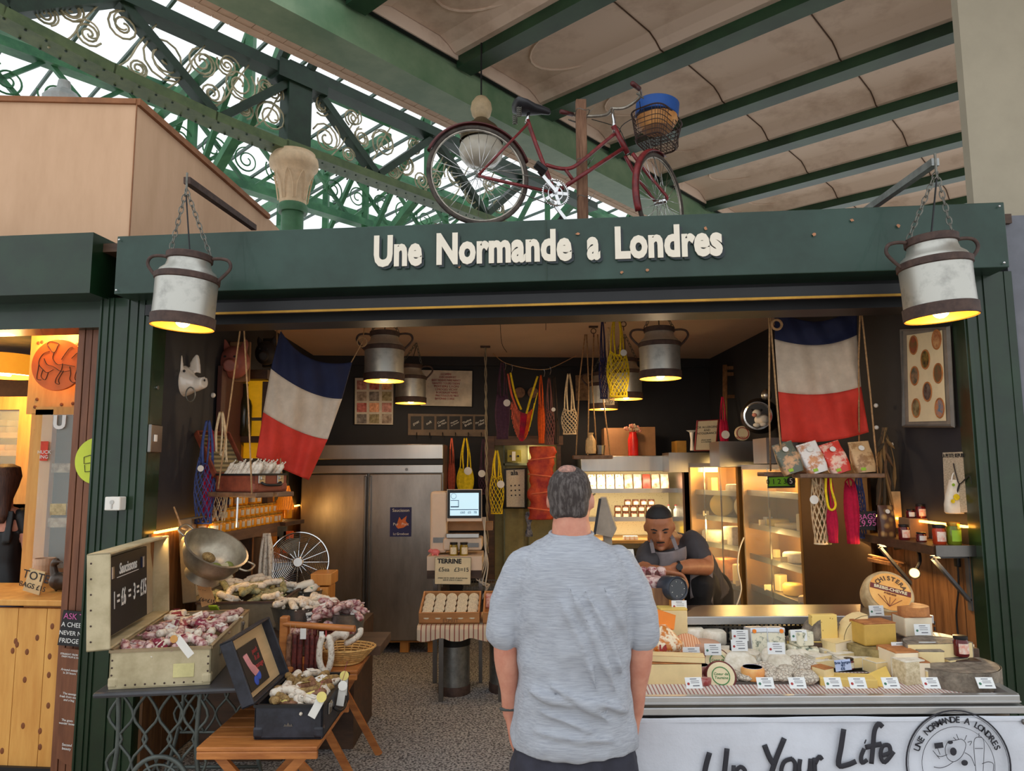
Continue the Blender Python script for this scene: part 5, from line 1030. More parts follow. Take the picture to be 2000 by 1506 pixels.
for i_, (u0, u1, m) in enumerate(((0, .35, NS), (.35, .6, NR), (.6, .8, NO), (.8, 1, NY))):
    mb = MB(); n_ = int((u1-u0)*20)
    for k in range(n_+1):
        uu = u0+(u1-u0)*k/n_
        for s in (-1, 1): mb.tube([slf(min(u1, max(u0, uu+s*.06*j/10)), j/10) for j in range(11)], .004, 3)
    mb.obj('net_panel', m, sl, world=True)
ln_ = thing('bag_line', 'thin sagging line with metal hooks holding the string bags', 'line', tuple(at(1040, 720, 6.9)))
MB().tube(smoothpath([at(963, 690, 7.2), at(985, 708, 7), at(1025, 719, 6.9), at(1062, 722, 6.9), at(1085, 715, 6.95), at(1125, 695, 7.2)], 5), .004, 5).obj('cord', M_rope, ln_, world=True)
for x, y in ((986, 709), (999, 713), (1062, 722), (1074, 718)): MB().tube(smoothpath([at(x, y-1, 6.89), at(x+2, y+6, 6.89), at(x, y+14, 6.89)], 4), .003, 5).obj('hook', M_chrome, ln_, world=True)
netbag('black and white net bag hanging open left of the middle swing', 1112, 730, 800, 848, 32, 6.7, NCo, True, None)
netbag('bright yellow net bag hanging from a ceiling hook', 1206, 606, 690, 775, 44, 5.6, NY, True, (1218, 689, .026), rows=34, r0=.0036)
netbag('dark navy net bag hanging left of the yellow one', 1178, 622, 702, 778, 18, 5.75, NN, True, None)
netbag('cream net bag peeking out under the yellow and navy ones', 1190, 640, 740, 790, 22, 5.85, NCo, True, None)
# ---------------------------------------------------------------- doorway at the back
struct('trim_door_frame', panel(panel(panel(MB(), 952, 852, 966, 1240, 7.55, .1), 1088, 855, 1100, 1240, 7.6, .1), 952, 852, 1100, 869, 7.58, .1), M_plankd)
dr = thing('back_room_cupboard', 'pale green shelving seen through the back doorway', 'cupboard', tuple(at(1030, 1100, 7.75)))
panel(MB(), 966, 869, 1090, 1200, 7.72, .02).obj('back_panel', mat('olive lit wall', (150, 140, 96), .8), dr, world=True)
for px in (983, 1031): panel(MB(), px, 869, px+4, 1200, 7.66, .06).obj('upright', mat('grey green paint', (116, 120, 96), .6), dr, world=True)
for py in (905, 960): panel(MB(), 983, py, 1035, py+4, 7.66, .06).obj('shelf', MC['grey green paint'], dr, world=True)
lamp('back room lamp', at(1035, 885, 7.6), 1.5, (1, .85, .5), .05)
b_ = thing('storage_box', 'olive yellow box with two holes on the back room shelf', 'box', tuple(at(1004, 902, 7.62))); panel(MB(), 991, 879, 1018, 902, 7.62, .05).obj('box_body', mat('olive box', (150, 138, 50), .6), b_, world=True); panel(MB(), 1000, 882, 1007, 900, 7.615, .004).obj('paper_note', M_white, b_, world=True)
for px in (997, 1012): MB().lathe([(.012, 0), (.012, .004)], 10, align((0, -1, 0), at(px, 891, 7.618))).obj('hole', M_black, b_, world=True)
board('framed_notice', 'black framed notice on the wall left of the red curtain', 'framed notice', [(986, 917), (1027, 915), (1027, 992), (986, 992)], 7.5, M_lab, [('ala', .45, .1, .07, M_ink, dict(bold=.002)), ('▪ ▪ ▪\n▪ ▪ ▪\n▪ ▪ ▪', .5, .55, .05, M_ink)], tracer=lambda x, y, o: at(x, y, o), edge=(.02, M_black))
cu_ = thing('red_curtain_bag', 'crumpled red and orange printed sack hanging in the back doorway', 'sack', tuple(at(1058, 875, 7.3)))
mb = MB(); mb.loft([ringp(at(1058+3*math.sin(j*1.3), 872+j*11, 7.3), (.13+.018*math.sin(j*2.4)), .06, n=20) for j in range(14)]); remesh(mb.obj('sack_body', mat('red orange print', (206, 84, 40), .6, rgb2=(140, 24, 28), sc=7, bump=.3), cu_, smooth=True, world=True), .014, 1)
for j in (2, 5, 8, 11): MB().tube(circ(at(1058, 874+j*11, 7.3), .135, 20, (1, 0, .12*(-1)**j), (0, .5, 0)), .008, 5, closed=True).obj('strap_band', mat('salmon band', (214, 110, 80), .6), cu_, world=True)
tag(MB().loft([ringp(at(1033, 1000+j*8, 7.4), .03+.012*math.sin(j*1.4), .03, n=10) for j in range(7)]).obj('blue_towel', mat('blue patterned towel', (60, 70, 96), .9, rgb2=(150, 150, 160), sc=30), smooth=True), 'small blue towel hanging under the shelf behind the customer', 'towel')
# ---------------------------------------------------------------- left side of the stall
M_trunk = mat('cream vulcanised trunk', (196, 182, 148), .55, rgb2=(164, 150, 116), sc=5, bump=.05, thr=(.35, .6)); M_trunkin = mat('grey trunk lining', (172, 160, 136), .8, var=.1)
M_darkc = mat('worn navy black case', (48, 50, 60), .5, rgb2=(30, 31, 38), sc=14, bump=.06); M_brownc = mat('red brown little case', (136, 70, 50), .5, rgb2=(98, 48, 36), sc=9, stretch=(1, .2, 1)); M_stripe = mat('striped case lining', (150, 132, 92), .8, rgb2=(96, 84, 60), kind='stripe', sc=14, thr=(.3, .7))
def opencase(name, label, M, w, d, h, ang, lh, m, lin, hw, rivets=0, ldz=.0, cat='suitcase'):
    t = thing(name, label, cat, M.translation, 0, rot=M.to_euler()); t['_x'] = 0; del t['_x']
    th = .012
    b = MB().rbox((0, 0, th/2), (w, d, th), .004); 
    for s in (-1, 1): b.rbox((s*(w/2-th/2), 0, h/2), (th, d, h), .005).rbox((0, s*(d/2-th/2), h/2), (w, th, h), .005)
    b.obj('case_body', m, t)
    r = MB()
    for s in (-1, 1): r.beam((s*(w/2-.004), -d/2, h), (s*(w/2-.004), d/2, h), .018, .012); r.beam((-w/2, s*(d/2-.004), h), (w/2, s*(d/2-.004), h), .018, .012)
    r.obj('rim_strip', hw, t)
    L = Mx.Translation((-w/2, 0, h+.006)) @ Mx.Rotation(-ang, 4, 'Y')
    l = MB().rbox((w/2, 0, lh-th/2), (w, d, th), .01, L)
    for s in (-1, 1): l.rbox((w/2, s*(d/2-th/2), lh/2), (w, th, lh), .005, L); l.rbox(((w-th/2) if s > 0 else th/2, 0, lh/2), (th, d, lh), .005, L)
    lo = l.obj('lid', m, t); MB().box((w/2, 0, lh-th-.002), (w-.03, d-.03, .003), L).obj('lid_lining', lin, lo)
    for s in (-1, 1):
        for q in (-1, 1): MB().rbox((s*(w/2-.018), q*(d/2-.018), .03), (.045, .045, .05), .012).obj('corner_cap', m, t)
    if rivets:
        rv = MB()
        for k in range(10): rv.ell((-w/2+.03+(w-.06)*k/9, -d/2-.001, .018), (.0045, .003, .0045), 6, 4)
        for k in range(4):
            for s in (-1, 1): rv.ell((s*(w/2-.012), -d/2-.001, .03+k*.032), (.0045, .003, .0045), 6, 4)
        for k in range(6): rv.ell((w*(.1+.16*k) , -d/2-.001, lh-.02), (.0045, .003, .0045), 6, 4, L)
        rv.obj('rivets', M_rust, t)['kind'] = 'stuff'
    for q in (-.28, .28):
        c = MB().rbox((w/2+.004, q*d, h*.72), (.008, .05, .05), .003).rbox((w/2+.01, q*d, h*.8), (.01, .025, .02), .003); c.obj('clasp', M_steel, t)
    MB().tube(smoothpath([(w/2+.004, -.07, h*.55), (w/2+.03, -.05, h*.4), (w/2+.032, .05, h*.4), (w/2+.004, .07, h*.55)], 4), .008, 6).obj('handle', hw, t, smooth=True)
    return t, L
def sausage(r, L, bend=0, n=10, ns=12):
    P, rs = [], []
    for k in range(ns+1):
        t = k/ns; P.append((bend*math.sin(PI*t), 0, -L*t)); rs.append(r*min(1, .25+2.6*math.sqrt(min(t, 1-t)+.002))*(1+.05*math.sin(k*2.1)))
    return MB().tube(P, rs, n)
M_sd = mat('dark red cured sausage', (112, 44, 36), .6, rgb2=(66, 28, 26), sc=50, bump=.4); M_sb = mat('brown speckled sausage', (150, 108, 78), .6, rgb2=(96, 60, 44), sc=60, bump=.4)
M_sw = mat('white moulded sausage', (226, 216, 200), .8, rgb2=(160, 132, 112), sc=55, bump=.4, thr=(.3, .5)); M_sp = mat('pink mottled wrapped sausage', (214, 186, 178), .45, rgb2=(138, 66, 74), sc=38, bump=.3, thr=(.4, .55)); M_sg = mat('green herbed wrapped sausage', (176, 170, 128), .5, rgb2=(110, 108, 76), sc=40, bump=.3)
M_shb = mat('herb crusted sausage', (170, 140, 88), .8, rgb2=(110, 84, 50), sc=60, bump=.5); M_wine = mat('wine red paper', (132, 34, 58), .6); M_lime = mat('lime paper', (150, 190, 50), .6); M_yel = mat('pale yellow tag', (226, 208, 122), .6)
def sproto(name, m, r, L, label, group, tagm=None, bend=.01, cat='sausage'):
    t = thing(name, label, cat, (0, 0, 0), 0, group)
    s = sausage(r, L, bend); s.v = [(x, y, z+L/2) for x, y, z in s.v]; s.tube([(0, 0, L/2), (.004, 0, L/2+.012), (.0, .004, L/2+.02)], [r*.3, r*.12, r*.4], 6); s.obj('sausage_body', m, t, smooth=True)
    if tagm: MB().rbox((0, 0, 0), (.034, .0015, .05), .0006, Mx.Translation((r*.9, -r*.8, L*.1)) @ Mx.Rotation(.6, 4, 'Z')).obj('paper_tag', tagm, t)
    return t
def heap(protos, M, boxw, boxd, z0, n, zj=.03, flat=True, rr=None):
    rr = rr or R
    first = {id(p): True for p in protos}
    nx = max(1, round(math.sqrt(n*boxw/boxd))); ny = math.ceil(n/nx); k = 0
    for j in range(ny):
        for i in range(nx):
            if k >= n: return
            p = protos[rr.randrange(len(protos))] if k >= len(protos) else protos[k]
            x = -boxw/2+boxw*(i+.5)/nx+rr.uniform(-.3, .3)*boxw/nx; y = -boxd/2+boxd*(j+.5)/ny+rr.uniform(-.3, .3)*boxd/ny; z = z0+rr.uniform(0, zj)
            loc = M @ V((x, y, z)); rot = (M.to_3x3() @ Mx.Rotation(rr.uniform(0, 6.28), 3, 'Z') @ Mx.Rotation(PI/2+rr.uniform(-.35, .35), 3, 'X') @ Mx.Rotation(rr.uniform(0, 6), 3, 'Z')).to_euler()
            if first[id(p)]: p.location = loc; p.rotation_euler = rot; first[id(p)] = False
            else: dup(p, loc, rot=rot)
            k += 1
# treadle table
zt1 = .75; tb_ = thing('treadle_table', 'black topped table on cast iron sewing machine legs', 'table', (-1.6, 3.75, 0))
M_iron2 = mat('grey green cast iron', (88, 94, 90), .5, metal=.4, var=.2)
MB().rbox((0, 0, 0), (.66, .98, .025), .012, Mx.Translation((-1.58, 3.8, zt1-.0125)) @ Mx.Rotation(.12, 4, 'Z')).obj('table_top', mat('black table top', (62, 62, 66), .35, var=.2), tb_, world=True)
def tw(u, z, y): return V((-1.63+u*.95, y, z))
for y_ in (3.44, 4.1):
    m1 = MB()
    for s in (-1, 1): m1.tube(smoothpath([tw(s*.2, .72, y_), tw(s*.19, .45, y_), tw(s*.24, .2, y_), tw(s*.3, .02, y_)], 4), .011, 6)
    for k in range(4):
        a = -.18+k*.12
        for sg in (-1, 1): m1.tube(smoothpath([tw(a, .7, y_), tw(a+sg*.06, .6, y_), tw(a-sg*.01, .5, y_), tw(a+sg*.06, .4, y_), tw(a, .3, y_)], 4), .007, 5)
    m1.tube([tw(-.2, .71, y_), tw(.2, .71, y_)], .01, 5).tube([tw(-.26, .12, y_), tw(.26, .12, y_)], .01, 5).tube([tw(-.2, .3, y_), tw(.2, .3, y_)], .008, 5)
    m1.obj('iron_side', M_iron2, tb_, world=True, smooth=True)
m1 = MB().tube(circ((-1.6, 3.41, .3), .135, 32), .011, 6, closed=True).tube(circ((-1.6, 3.41, .3), .1, 28), .006, 6, closed=True)
for k in range(6): a = k*PI/3; m1.tube([(-1.6, 3.41, .3), (-1.6+.135*math.cos(a), 3.41, .3+.135*math.sin(a))], .007, 5)
m1.ell((-1.6, 3.41, .3), (.03, .015, .03), 10, 6).obj('flywheel', M_iron2, tb_, world=True, smooth=True)
MB().rbox((-1.58, 3.78, .14), (.38, .3, .02), .006).obj('treadle_plate', M_iron2, tb_, world=True)
# cream trunk
a1 = math.radians(9.5); c = V((-1.665, 3.79, zt1)); MT = Mx.Translation(c) @ Mx.Rotation(a1, 4, 'Z')
tk, LT = opencase('cream_trunk', 'big cream riveted trunk with open lid holding a saucissons chalkboard', MT, .43, .88, .165, math.radians(93), .1, M_trunk, M_trunkin, mat('tan leather trim', (150, 130, 100), .6), 1)
ML = MT @ LT
sbd = thing('chalkboard', 'chalkboard in the trunk lid pricing saucissons 1 for £6 and 3 for £15', 'chalkboard', (0, 0, 0)); FB_ = frame4(ML @ V((.215, -.07, .055)), ML.to_3x3() @ V((0, 1, 0)), ML.to_3x3() @ V((1, 0, 0)))
sbd.location = FB_.translation; sbd.rotation_euler = FB_.to_euler(); WM[sbd.name] = FB_.copy()
MB().box((0, 0, 0), (.56, .36, .012)).obj('slate', M_slate, sbd)
SB = lambda x, y: Mx.Translation((x, y, .0075))
text('Saucissons', .072, M_chalk, 'lettering', sbd, SB(.0, .11), bold=.001, shear=.15, sx=.8); text('1 = £6  =  3 = £15', .115, M_chalk, 'lettering', sbd, SB(.035, -.03), bold=.001, sx=.54)
MB().box((0, .075, .007), (.3, .003, .002)).obj('chalk_underline', M_chalk, sbd)
for s in (-1, 1):
    for k, m in enumerate((M_fb, M_fw, M_fr)): MB().box((s*.215-.018+k*.018, .105, .008), (.017, .055, .004)).obj('flag_sticker_'+('blue', 'white', 'red')[k], m, sbd)
cst = MB().rbox((.1, -.442, .07), (.09, .002, .06), .001).obj('pale_label_patch', mat('pale yellow patch', (206, 196, 140), .7), tk)
P1 = [sproto('wrapped_sausage', M_sp, .021, .13, 'wrapped pink mottled dry sausage lying in the cream trunk', 'sausages in the cream trunk', M_white), sproto('wrapped_sausage', M_sp, .019, .1, 'wrapped pink mottled dry sausage with a wine red band in the cream trunk', 'wine banded sausages in the cream trunk', M_wine),
      sproto('wrapped_sausage', M_sw, .02, .11, 'white moulded dry sausage lying in the cream trunk', 'white sausages in the cream trunk', M_wine)]
MTb = MT
heap(P1, MTb, .36, .8, .135, 66, .045)
# long tag hanging over the trunk front
tg = thing('hanging_label', 'white label with an orange seal hanging over the front of the cream trunk', 'label', tuple(at(355, 1262, 3.3)))
MB().rbox((0, 0, 0), (.035, .002, .1), .001, Mx.Translation(at(360, 1264, 3.3)) @ Mx.Rotation(-.7, 4, 'Y')).obj('paper_strip', M_white, tg, world=True); MB().lathe([(.017, 0), (.017, .004)], 14, align((0, -1, 0), at(340, 1248, 3.3))).obj('seal', mat('orange seal', (206, 150, 80), .5), tg, world=True)
# second case behind, with a menu card
c2 = V((-1.66, 4.72, .78)); M2 = Mx.Translation(c2) @ Mx.Rotation(.06, 4, 'Z')
tk2, L2 = opencase('grey_case', 'second grey brown open case behind the cream trunk', M2, .5, .62, .15, math.radians(96), .08, mat('grey brown case board', (120, 108, 88), .6, rgb2=(92, 82, 66), sc=5), M_trunkin, M_rust)
tag(MB().box((-1.62, 4.75, .39), (.5, .6, .76)).obj('packing_case', M_plankd), 'dark timber packing case under the second open case', 'crate')
P2 = [sproto('herb_sausage', M_sg, .02, .15, 'green herbed wrapped sausage in the second open case', 'herbed sausages in the second case', None), sproto('pale_sausage', M_sw, .02, .14, 'pale moulded sausage in the second open case', 'pale sausages in the second case', M_white)]
heap(P2, M2, .42, .54, .14, 34, .07)
board('menu_card', 'tall narrow tan card with price columns leaning in the second open case', 'price card', [(378, 1112), (400, 1116), (420, 1178), (394, 1186)], 4.2, mat('tan card', (196, 150, 100), .7), [('- - -  - -\n- -  - - -\n- - -  - -\n- -  - -', .5, .4, .02, M_ink), ('£6=£15', .5, .87, .03, M_ink)], tracer=lambda x, y, o: at(x, y, o))
tag(MB().rbox((0, 0, 0), (.05, .012, .06), .004, Mx.Translation(at(418, 1188, 4.25)) @ Mx.Rotation(.9, 4, 'X')).obj('lime_slice_card', M_lime), 'small lime green card lying on the sausages', 'card')
# folding stools
def fstool(label, x0, x1, y0, y1, z, rz=0):
    cx, cy, w, d = (x0+x1)/2, (y0+y1)/2, x1-x0, y1-y0; t = thing('folding_stool_table', label, 'folding table', (cx, cy, 0), rz)
    mb = MB()
    for k in range(5): mb.rbox((0, -d/2+d*(k+.5)/5, z-.01), (w, d/5-.003, .018), .004)
    mb.obj('slatted_top', M_oak, t)
    for s in (-1, 1): MB().rbox((0, s*(d/2-.012), z-.036), (w, .02, .034), .006).obj('apron_rail', M_oak, t)
    for s in (-1, 1):
        for q, y_ in ((1, s*(d/2-.035)), (-1, s*(d/2-.06))): MB().beam((q*(w/2-.05), y_, z-.03), (-q*(w/2+.02), y_, 0.012), .022, .038, up=(1, 0, 0)).obj('leg', M_oak, t)
    MB().tube([(0, -d/2+.02, z*.48), (0, d/2-.02, z*.48)], .01, 8).obj('pivot_rod', M_oak, t); return t
fs1 = fstool('orange brown slatted folding table in front, under the dark suitcase', -1.35, -.835, 3.2, 3.81, .55)
fs2 = fstool('orange brown folding table behind, under the basket of sausages', -1.22, -.83, 3.95, 4.6, .66)
# dark suitcase on the front stool
M3 = Mx.Translation((-.985, 3.53, .551)) @ Mx.Rotation(.0, 4, 'Z')
dk, L3 = opencase('dark_suitcase', 'small worn navy black suitcase open on the front folding table', M3, .3, .5, .14, math.radians(112), .06, M_darkc, mat('cream lid lining', (206, 176, 132), .7, var=.15, stretch=(1, .1, 1)), M_black)
MLd = M3 @ L3; Fd = frame4(MLd @ V((.14, -.04, .04)), MLd.to_3x3() @ V((0, 1, 0)), MLd.to_3x3() @ V((1, 0, 0)))
pc = thing('picture_card', 'black card with a pink sausage and blue bow, leaning in the dark suitcase lid', 'card', Fd.translation, rot=Fd.to_euler()); WM[pc.name] = Fd.copy()
MB().box((0, 0, .004), (.24, .2, .006)).obj('card', M_slate, pc); MB().tube(smoothpath([(-.08, .06, .009), (-.055, 0, .009), (-.02, -.045, .009)], 4), [.018]*5+[.022]*4, 8, flat=.2).obj('pink_sausage_print', mat('pink print', (226, 150, 150), .6), pc)
MB().ell((-.03, -.07, .008), (.026, .022, .003), 12, 6).ell((.012, -.055, .008), (.026, .022, .003), 12, 6).obj('blue_bow', mat('bright blue print', (46, 84, 190), .6), pc); text('pork\n& all\nsausage', .034, M_redt, 'lettering', pc, Mx.Translation((.055, .02, .008)), shear=.2)
MB().prism([(-.02, 0), (.02, 0), (.014, .012), (.008, .004), (0, .018), (-.008, .004), (-.014, .012)], .001, Mx.Translation((0, -.2515, .055)) @ Mx.Rotation(PI/2, 4, 'X')).obj('embossed_badge', M_steeld, dk)
P3 = [sproto('herb_crusted_sausage', M_shb, .018, .12, 'brown herb crusted sausage in the dark suitcase', 'herb sausages in the dark suitcase', None), sproto('brown_sausage', M_sb, .018, .12, 'brown dry sausage with yellow tag in the dark suitcase', 'yellow tagged sausages in the dark suitcase', M_yel), sproto('pale_sausage', M_sw, .02, .12, 'pale spotted sausage with white tag in the dark suitcase', 'white tagged sausages in the dark suitcase', M_white)]
heap(P3, M3, .23, .42, .12, 34, .04)
for i, (px, py, a_, m1, lb) in enumerate([(622, 1375, .5, M_yel, 'white label with yellow seal hanging down the front of the dark suitcase'), (668, 1352, .15, M_white, 'white label hanging on the right side of the dark suitcase, lower one'), (672, 1332, .05, M_yel, 'yellow sealed label at the back right corner of the dark suitcase')]):
    p = at(px, py, 3.24 if i == 0 else 3.4+i*.1); t = thing('hanging_label', lb, 'label', tuple(p)); MB().rbox((0, 0, -.02), (.035, .002, .085), .001, Mx.Translation(p) @ Mx.Rotation(a_, 4, 'Y')).obj('paper_strip', M_white, t, world=True); MB().lathe([(.022, 0), (.022, .003)], 14, align((0, -1, .2), p+V((math.sin(a_)*.03, -.004, .03)))).obj('seal', m1, t, world=True)
    MB().tube([p+V((0, 0, .05)), p+V((.01, .02, .09))], .0015, 4).obj('string', M_wine, t, world=True)
# sausage rack
rk2 = thing('sausage_rack', 'orange wooden rack with a long rod for hanging sausages', 'rack', tuple(at(555, 1310, 3.98)))
a_, b2 = at(552, 1204, 3.98), at(556, 1312, 3.98); MB().rbox(((a_.x+b2.x)/2, 3.99, (a_.z+.66)/2), (.045, .05, a_.z-.66), .008).obj('upright', M_oak, rk2, world=True)
MB().tube([at(555, 1219, 3.98), at(693, 1228, 3.92)], .017, 12).obj('rod', M_oak, rk2, world=True, smooth=40)
MB().rbox((a_.x+.02, 4.0, .672), (.12, .18, .022), .006).obj('foot', M_oak, rk2, world=True)
for i, (px, m, L, lb) in enumerate([(567, M_sb, .2, 'light brown hanging sausage nearest the rack upright'), (577, M_sd, .21, 'dark red hanging sausage, second from the rack upright'), (588, M_sd, .2, 'dark red hanging sausage, third from the rack upright'), (600, M_sd, .2, 'dark red hanging sausage, fourth from the rack upright'), (610, M_sd, .2, 'dark red hanging sausage, fifth from the rack upright'), (621, M_sd, .2, 'dark red hanging sausage beside the white looped one')]):
    p = at(px, 1226+(px-560)*.06, 3.95); t = thing('hanging_sausage', lb, 'sausage', tuple(p)); s = sausage(.0145, L, R.uniform(-.006, .006), 9, 16); s.v = [(x, y, z-.03) for x, y, z in s.v]; s.obj('sausage_body', m, t, smooth=True); MB().tube([(0, 0, .018), (0, -.003, -.035)], .0015, 4).obj('string', M_rope, t)
p = at(637, 1232, 3.93); t = thing('looped_sausage', 'white moulded sausage looped over the rod in a U shape', 'sausage', tuple(p)); MB().tube(smoothpath([(-.012, 0, -.02), (-.03, 0, -.07), (-.032, 0, -.15), (-.012, 0, -.2), (.014, 0, -.2), (.03, 0, -.14), (.026, 0, -.07), (.012, 0, -.02)], 4), [.006]+[.0165]*27+[.006], 10).obj('sausage_body', M_sw, t, smooth=True); MB().tube([(0, 0, .0), (0, 0, -.03)], .004, 5).obj('string', M_redt, t)
for i, (px, py, lb) in enumerate([(592, 1238, 'white paper tag hanging from the rod between the dark sausages'), (628, 1240, 'small white paper tag hanging from the rod beside the white loop')]):
    p = at(px, py, 3.92); tag(MB().rbox((0, 0, 0), (.032-.008*i, .002, .055-.02*i), .001).obj('paper_tag', M_white), lb, 'tag').location = p
# wicker basket with white sausages
bk_c = at(672, 1262, 4.12); bz = .662; kb = thing('wicker_basket', 'shallow wicker basket under the curled white sausages', 'basket', (bk_c.x, 4.12, bz))
mb = MB()
for k in range(7): mb.tube(circ((0, 0, .008+k*.012), .1+.012*k, 26, (1, 0, 0), (0, .75, 0)), .006, 5, closed=True)
for k in range(22): a = 2*PI*k/22; mb.tube([(.1*math.cos(a), .075*math.sin(a), .005), (.178*math.cos(a), .13*math.sin(a), .085)], .004, 4)
mb.lathe([(.1, .002), (.1, .01)], 24).obj('wicker', mat('golden wicker', (206, 160, 94), .7, var=.3, sc=40), kb)
for i, (P_, r, m, lb) in enumerate([([(640, 1268), (648, 1248), (665, 1238), (680, 1244)], .024, M_sw, 'thick white curled sausage in front in the wicker basket'), ([(672, 1258), (690, 1250), (703, 1238), (704, 1226)], .016, M_sw, 'thin white curled sausage on the right in the wicker basket'), ([(668, 1240), (680, 1232), (695, 1232)], .02, M_sp, 'pink mottled sausage at the back of the wicker basket')]):
    P = smoothpath([at(x, y, 4.05+.03*i) for x, y in P_], 5); tag(MB().tube(P, [r*.4]+[r]*(len(P)-2)+[r*.4], 10).obj('curled_sausage', m, smooth=True), lb, 'sausage')
# buckets, tubs of sausages
def tub(label, px, py, Y, r, h, name='zinc_tub'):
    p = at(px, py, Y); t = thing(name, label, 'tub', tuple(p)); MB().lathe([(r*.85, 0), (r, h), (r*1.03, h+.006), (r*.98, h-.004), (r*.83, .006)], 30, cap=False).lathe([(r*.84, 0), (r*.84, .006)], 30).obj('tub_body', M_zinc, t, smooth=40); return p
tpz = tub('galvanised tub of white sausages behind the hanging rack', 590, 1222, 4.55, .2, .13)
tp2 = tub('small galvanised bucket of pink sausages right of the rack rod', 679, 1238, 4.35, .1, .12, 'zinc_bucket'); tp3 = tub('far galvanised tub of wrapped packs below the fan', 592, 1190, 5.0, .15, .13)
P4 = [sproto('white_sausage', M_sw, .021, .15, 'white moulded sausage heaped in the near galvanised tub', 'white sausages in the near tub', None)]; heap(P4, Mx.Translation(tpz+V((0, 0, .12))), .28, .28, 0, 16, .05)
P5 = [sproto('pink_sausage', M_sp, .02, .13, 'pink mottled sausage standing in the small bucket', 'pink sausages in the bucket', M_white)]; heap(P5, Mx.Translation(tp2+V((-.04, 0, .11))), .26, .16, 0, 14, .07)
P6 = [sproto('wrapped_pack', mat('white green wrapped pack', (226, 222, 210), .4, rgb2=(60, 130, 110), sc=9, thr=(.35, .42)), .026, .14, 'white wrapped pack in the far tub below the fan', 'wrapped packs in the far tub', None)]; heap(P6, Mx.Translation(tp3+V((0, 0, .12))), .22, .2, 0, 8, .06)
P7 = [sproto('pale_sausage', M_sp, .022, .17, 'pink speckled sausage lying behind the rack rod', 'sausages behind the rack rod', None), sproto('red_sausage', M_sd, .02, .12, 'dark red sausage lying behind the rack rod', 'dark sausages behind the rack rod', None)]; heap(P7, Mx.Translation((at(625, 1215, 4.3).x, 4.3, .78)), .3, .14, 0, 10, .04)
tag(MB().box((-1.17, 4.93, .36), (.36, .6, .70)).obj('display_box', M_plankd), 'dark wooden display box carrying the galvanised tubs', 'box')
tag(MB().box((-1.06, 4.42, .69), (.6, .36, .05)).obj('raised_board', M_plankd), 'dark raised board behind the sausage rack', 'board')
board('combo_sign', 'white combo meat card among the sausages behind the rack', 'sign', [(597, 1198), (632, 1190), (635, 1206), (600, 1213)], 4.32, M_white, [('COMBO MEAT', .5, .5, .022, M_ink, dict(bold=.0006))], tracer=lambda x, y, o: at(x, y, o))
for i, (px, py, lb) in enumerate([(628, 1128, 'pale wood block under the fan stand, upper'), (622, 1160, 'pale wood block under the fan stand, lower')]): tag(MB().rbox(at(px+6, py, 5.05), (.14, .2, .08 if i == 0 else .12), .006).obj('wood_block', M_pine), lb, 'wood block')
# fan
fc_ = at(583, 1098, 5.15); fn_ = V((.22, -1, .12)).normalized(); FM = align(fn_, fc_, (1, 0, 0)); fan = thing('desk_fan', 'round silver desk fan with a wire guard', 'fan', tuple(fc_-V((0, 0, .25)))); M_fanb = mat('dull fan metal', (96, 88, 76), .45, metal=.8)
mb = MB()
for k in range(16): a = .03+k*.0115; mb.tube(circ((0, 0, .05*(1-(a/.21)**2)), a, 40, (1, 0, 0), (0, 1, 0)), .0012, 3, closed=True, M=FM)
for k in range(16): a = 2*PI*k/16; mb.tube([(q*math.cos(a), q*math.sin(a), .05*(1-(q/.21)**2)) for q in (.02, .08, .14, .205)], .0022, 4, M=FM)
mb.tube(circ((0, 0, 0), .205, 44, (1, 0, 0), (0, 1, 0)), .006, 6, closed=True, M=FM).obj('wire_guard', M_chrome, fan, world=True)
MB().lathe([(.036, .048), (.036, .056), (.03, .062)], 24, FM).obj('badge', M_steel, fan, world=True, smooth=40)
mb = MB()
for k in range(4):
    a = k*PI/2+.4; mb.add([FM @ V((r_*math.cos(a+o), r_*math.sin(a+o), z)) for r_, o, z in ((.03, -.3, -.03), (.17, -.35, -.04), (.185, .1, -.03), (.17, .5, 0), (.03, .5, -.01))]+[FM @ V((r_*math.cos(a+o), r_*math.sin(a+o), z-.003)) for r_, o, z in ((.03, -.3, -.03), (.17, -.35, -.04), (.185, .1, -.03), (.17, .5, 0), (.03, .5, -.01))], [(0, 1, 2, 3, 4), (9, 8, 7, 6, 5)]+[(i, i+5, (i+1) % 5+5, (i+1) % 5) for i in range(5)])
mb.lathe([(.035, -.045), (.035, .005)], 16, FM).obj('blades', M_fanb, fan, world=True); MB().lathe([(.05, -.14), (.06, -.06), (.06, -.05)], 20, FM).obj('motor', M_fanb, fan, world=True, smooth=40)
MB().tube([fc_-fn_*.1, fc_-fn_*.1-V((0, 0, .2))], .014, 8).rbox(fc_-fn_*.1-V((0, 0, .22)), (.2, .2, .03), .01).obj('stand', M_steeld, fan, world=True)
# hanging bundle of thin dry sausages, posts
bd = thing('sausage_bundle', 'long bundle of thin pale dry sausages hanging by the left shelf', 'sausages', tuple(at(522, 1040, 5.1)))
for k in range(9): MB().tube(smoothpath([at(521+(k-4)*1.2, 1042, 5.1), at(521+(k-4)*2.6, 1075, 5.08+.02*(k % 3)), at(520+(k-4)*3.2+R.uniform(-1, 1), 1115, 5.07+.02*(k % 3)), at(519+(k-4)*3.2, 1144+R.uniform(-4, 3), 5.1)], 4), .011, 6).obj('thin_sausage', M_sw, bd, smooth=True, world=True)
for px, w_ in ((462, 20), (496, 24)): tag(panel(MB(), px, 1050, px+w_, 1190, 5.25, .06).obj('timber_post', M_plank if px > 480 else M_plankd), '%s timber post under the honey shelf' % ('right brown' if px > 480 else 'left dark'), 'post')
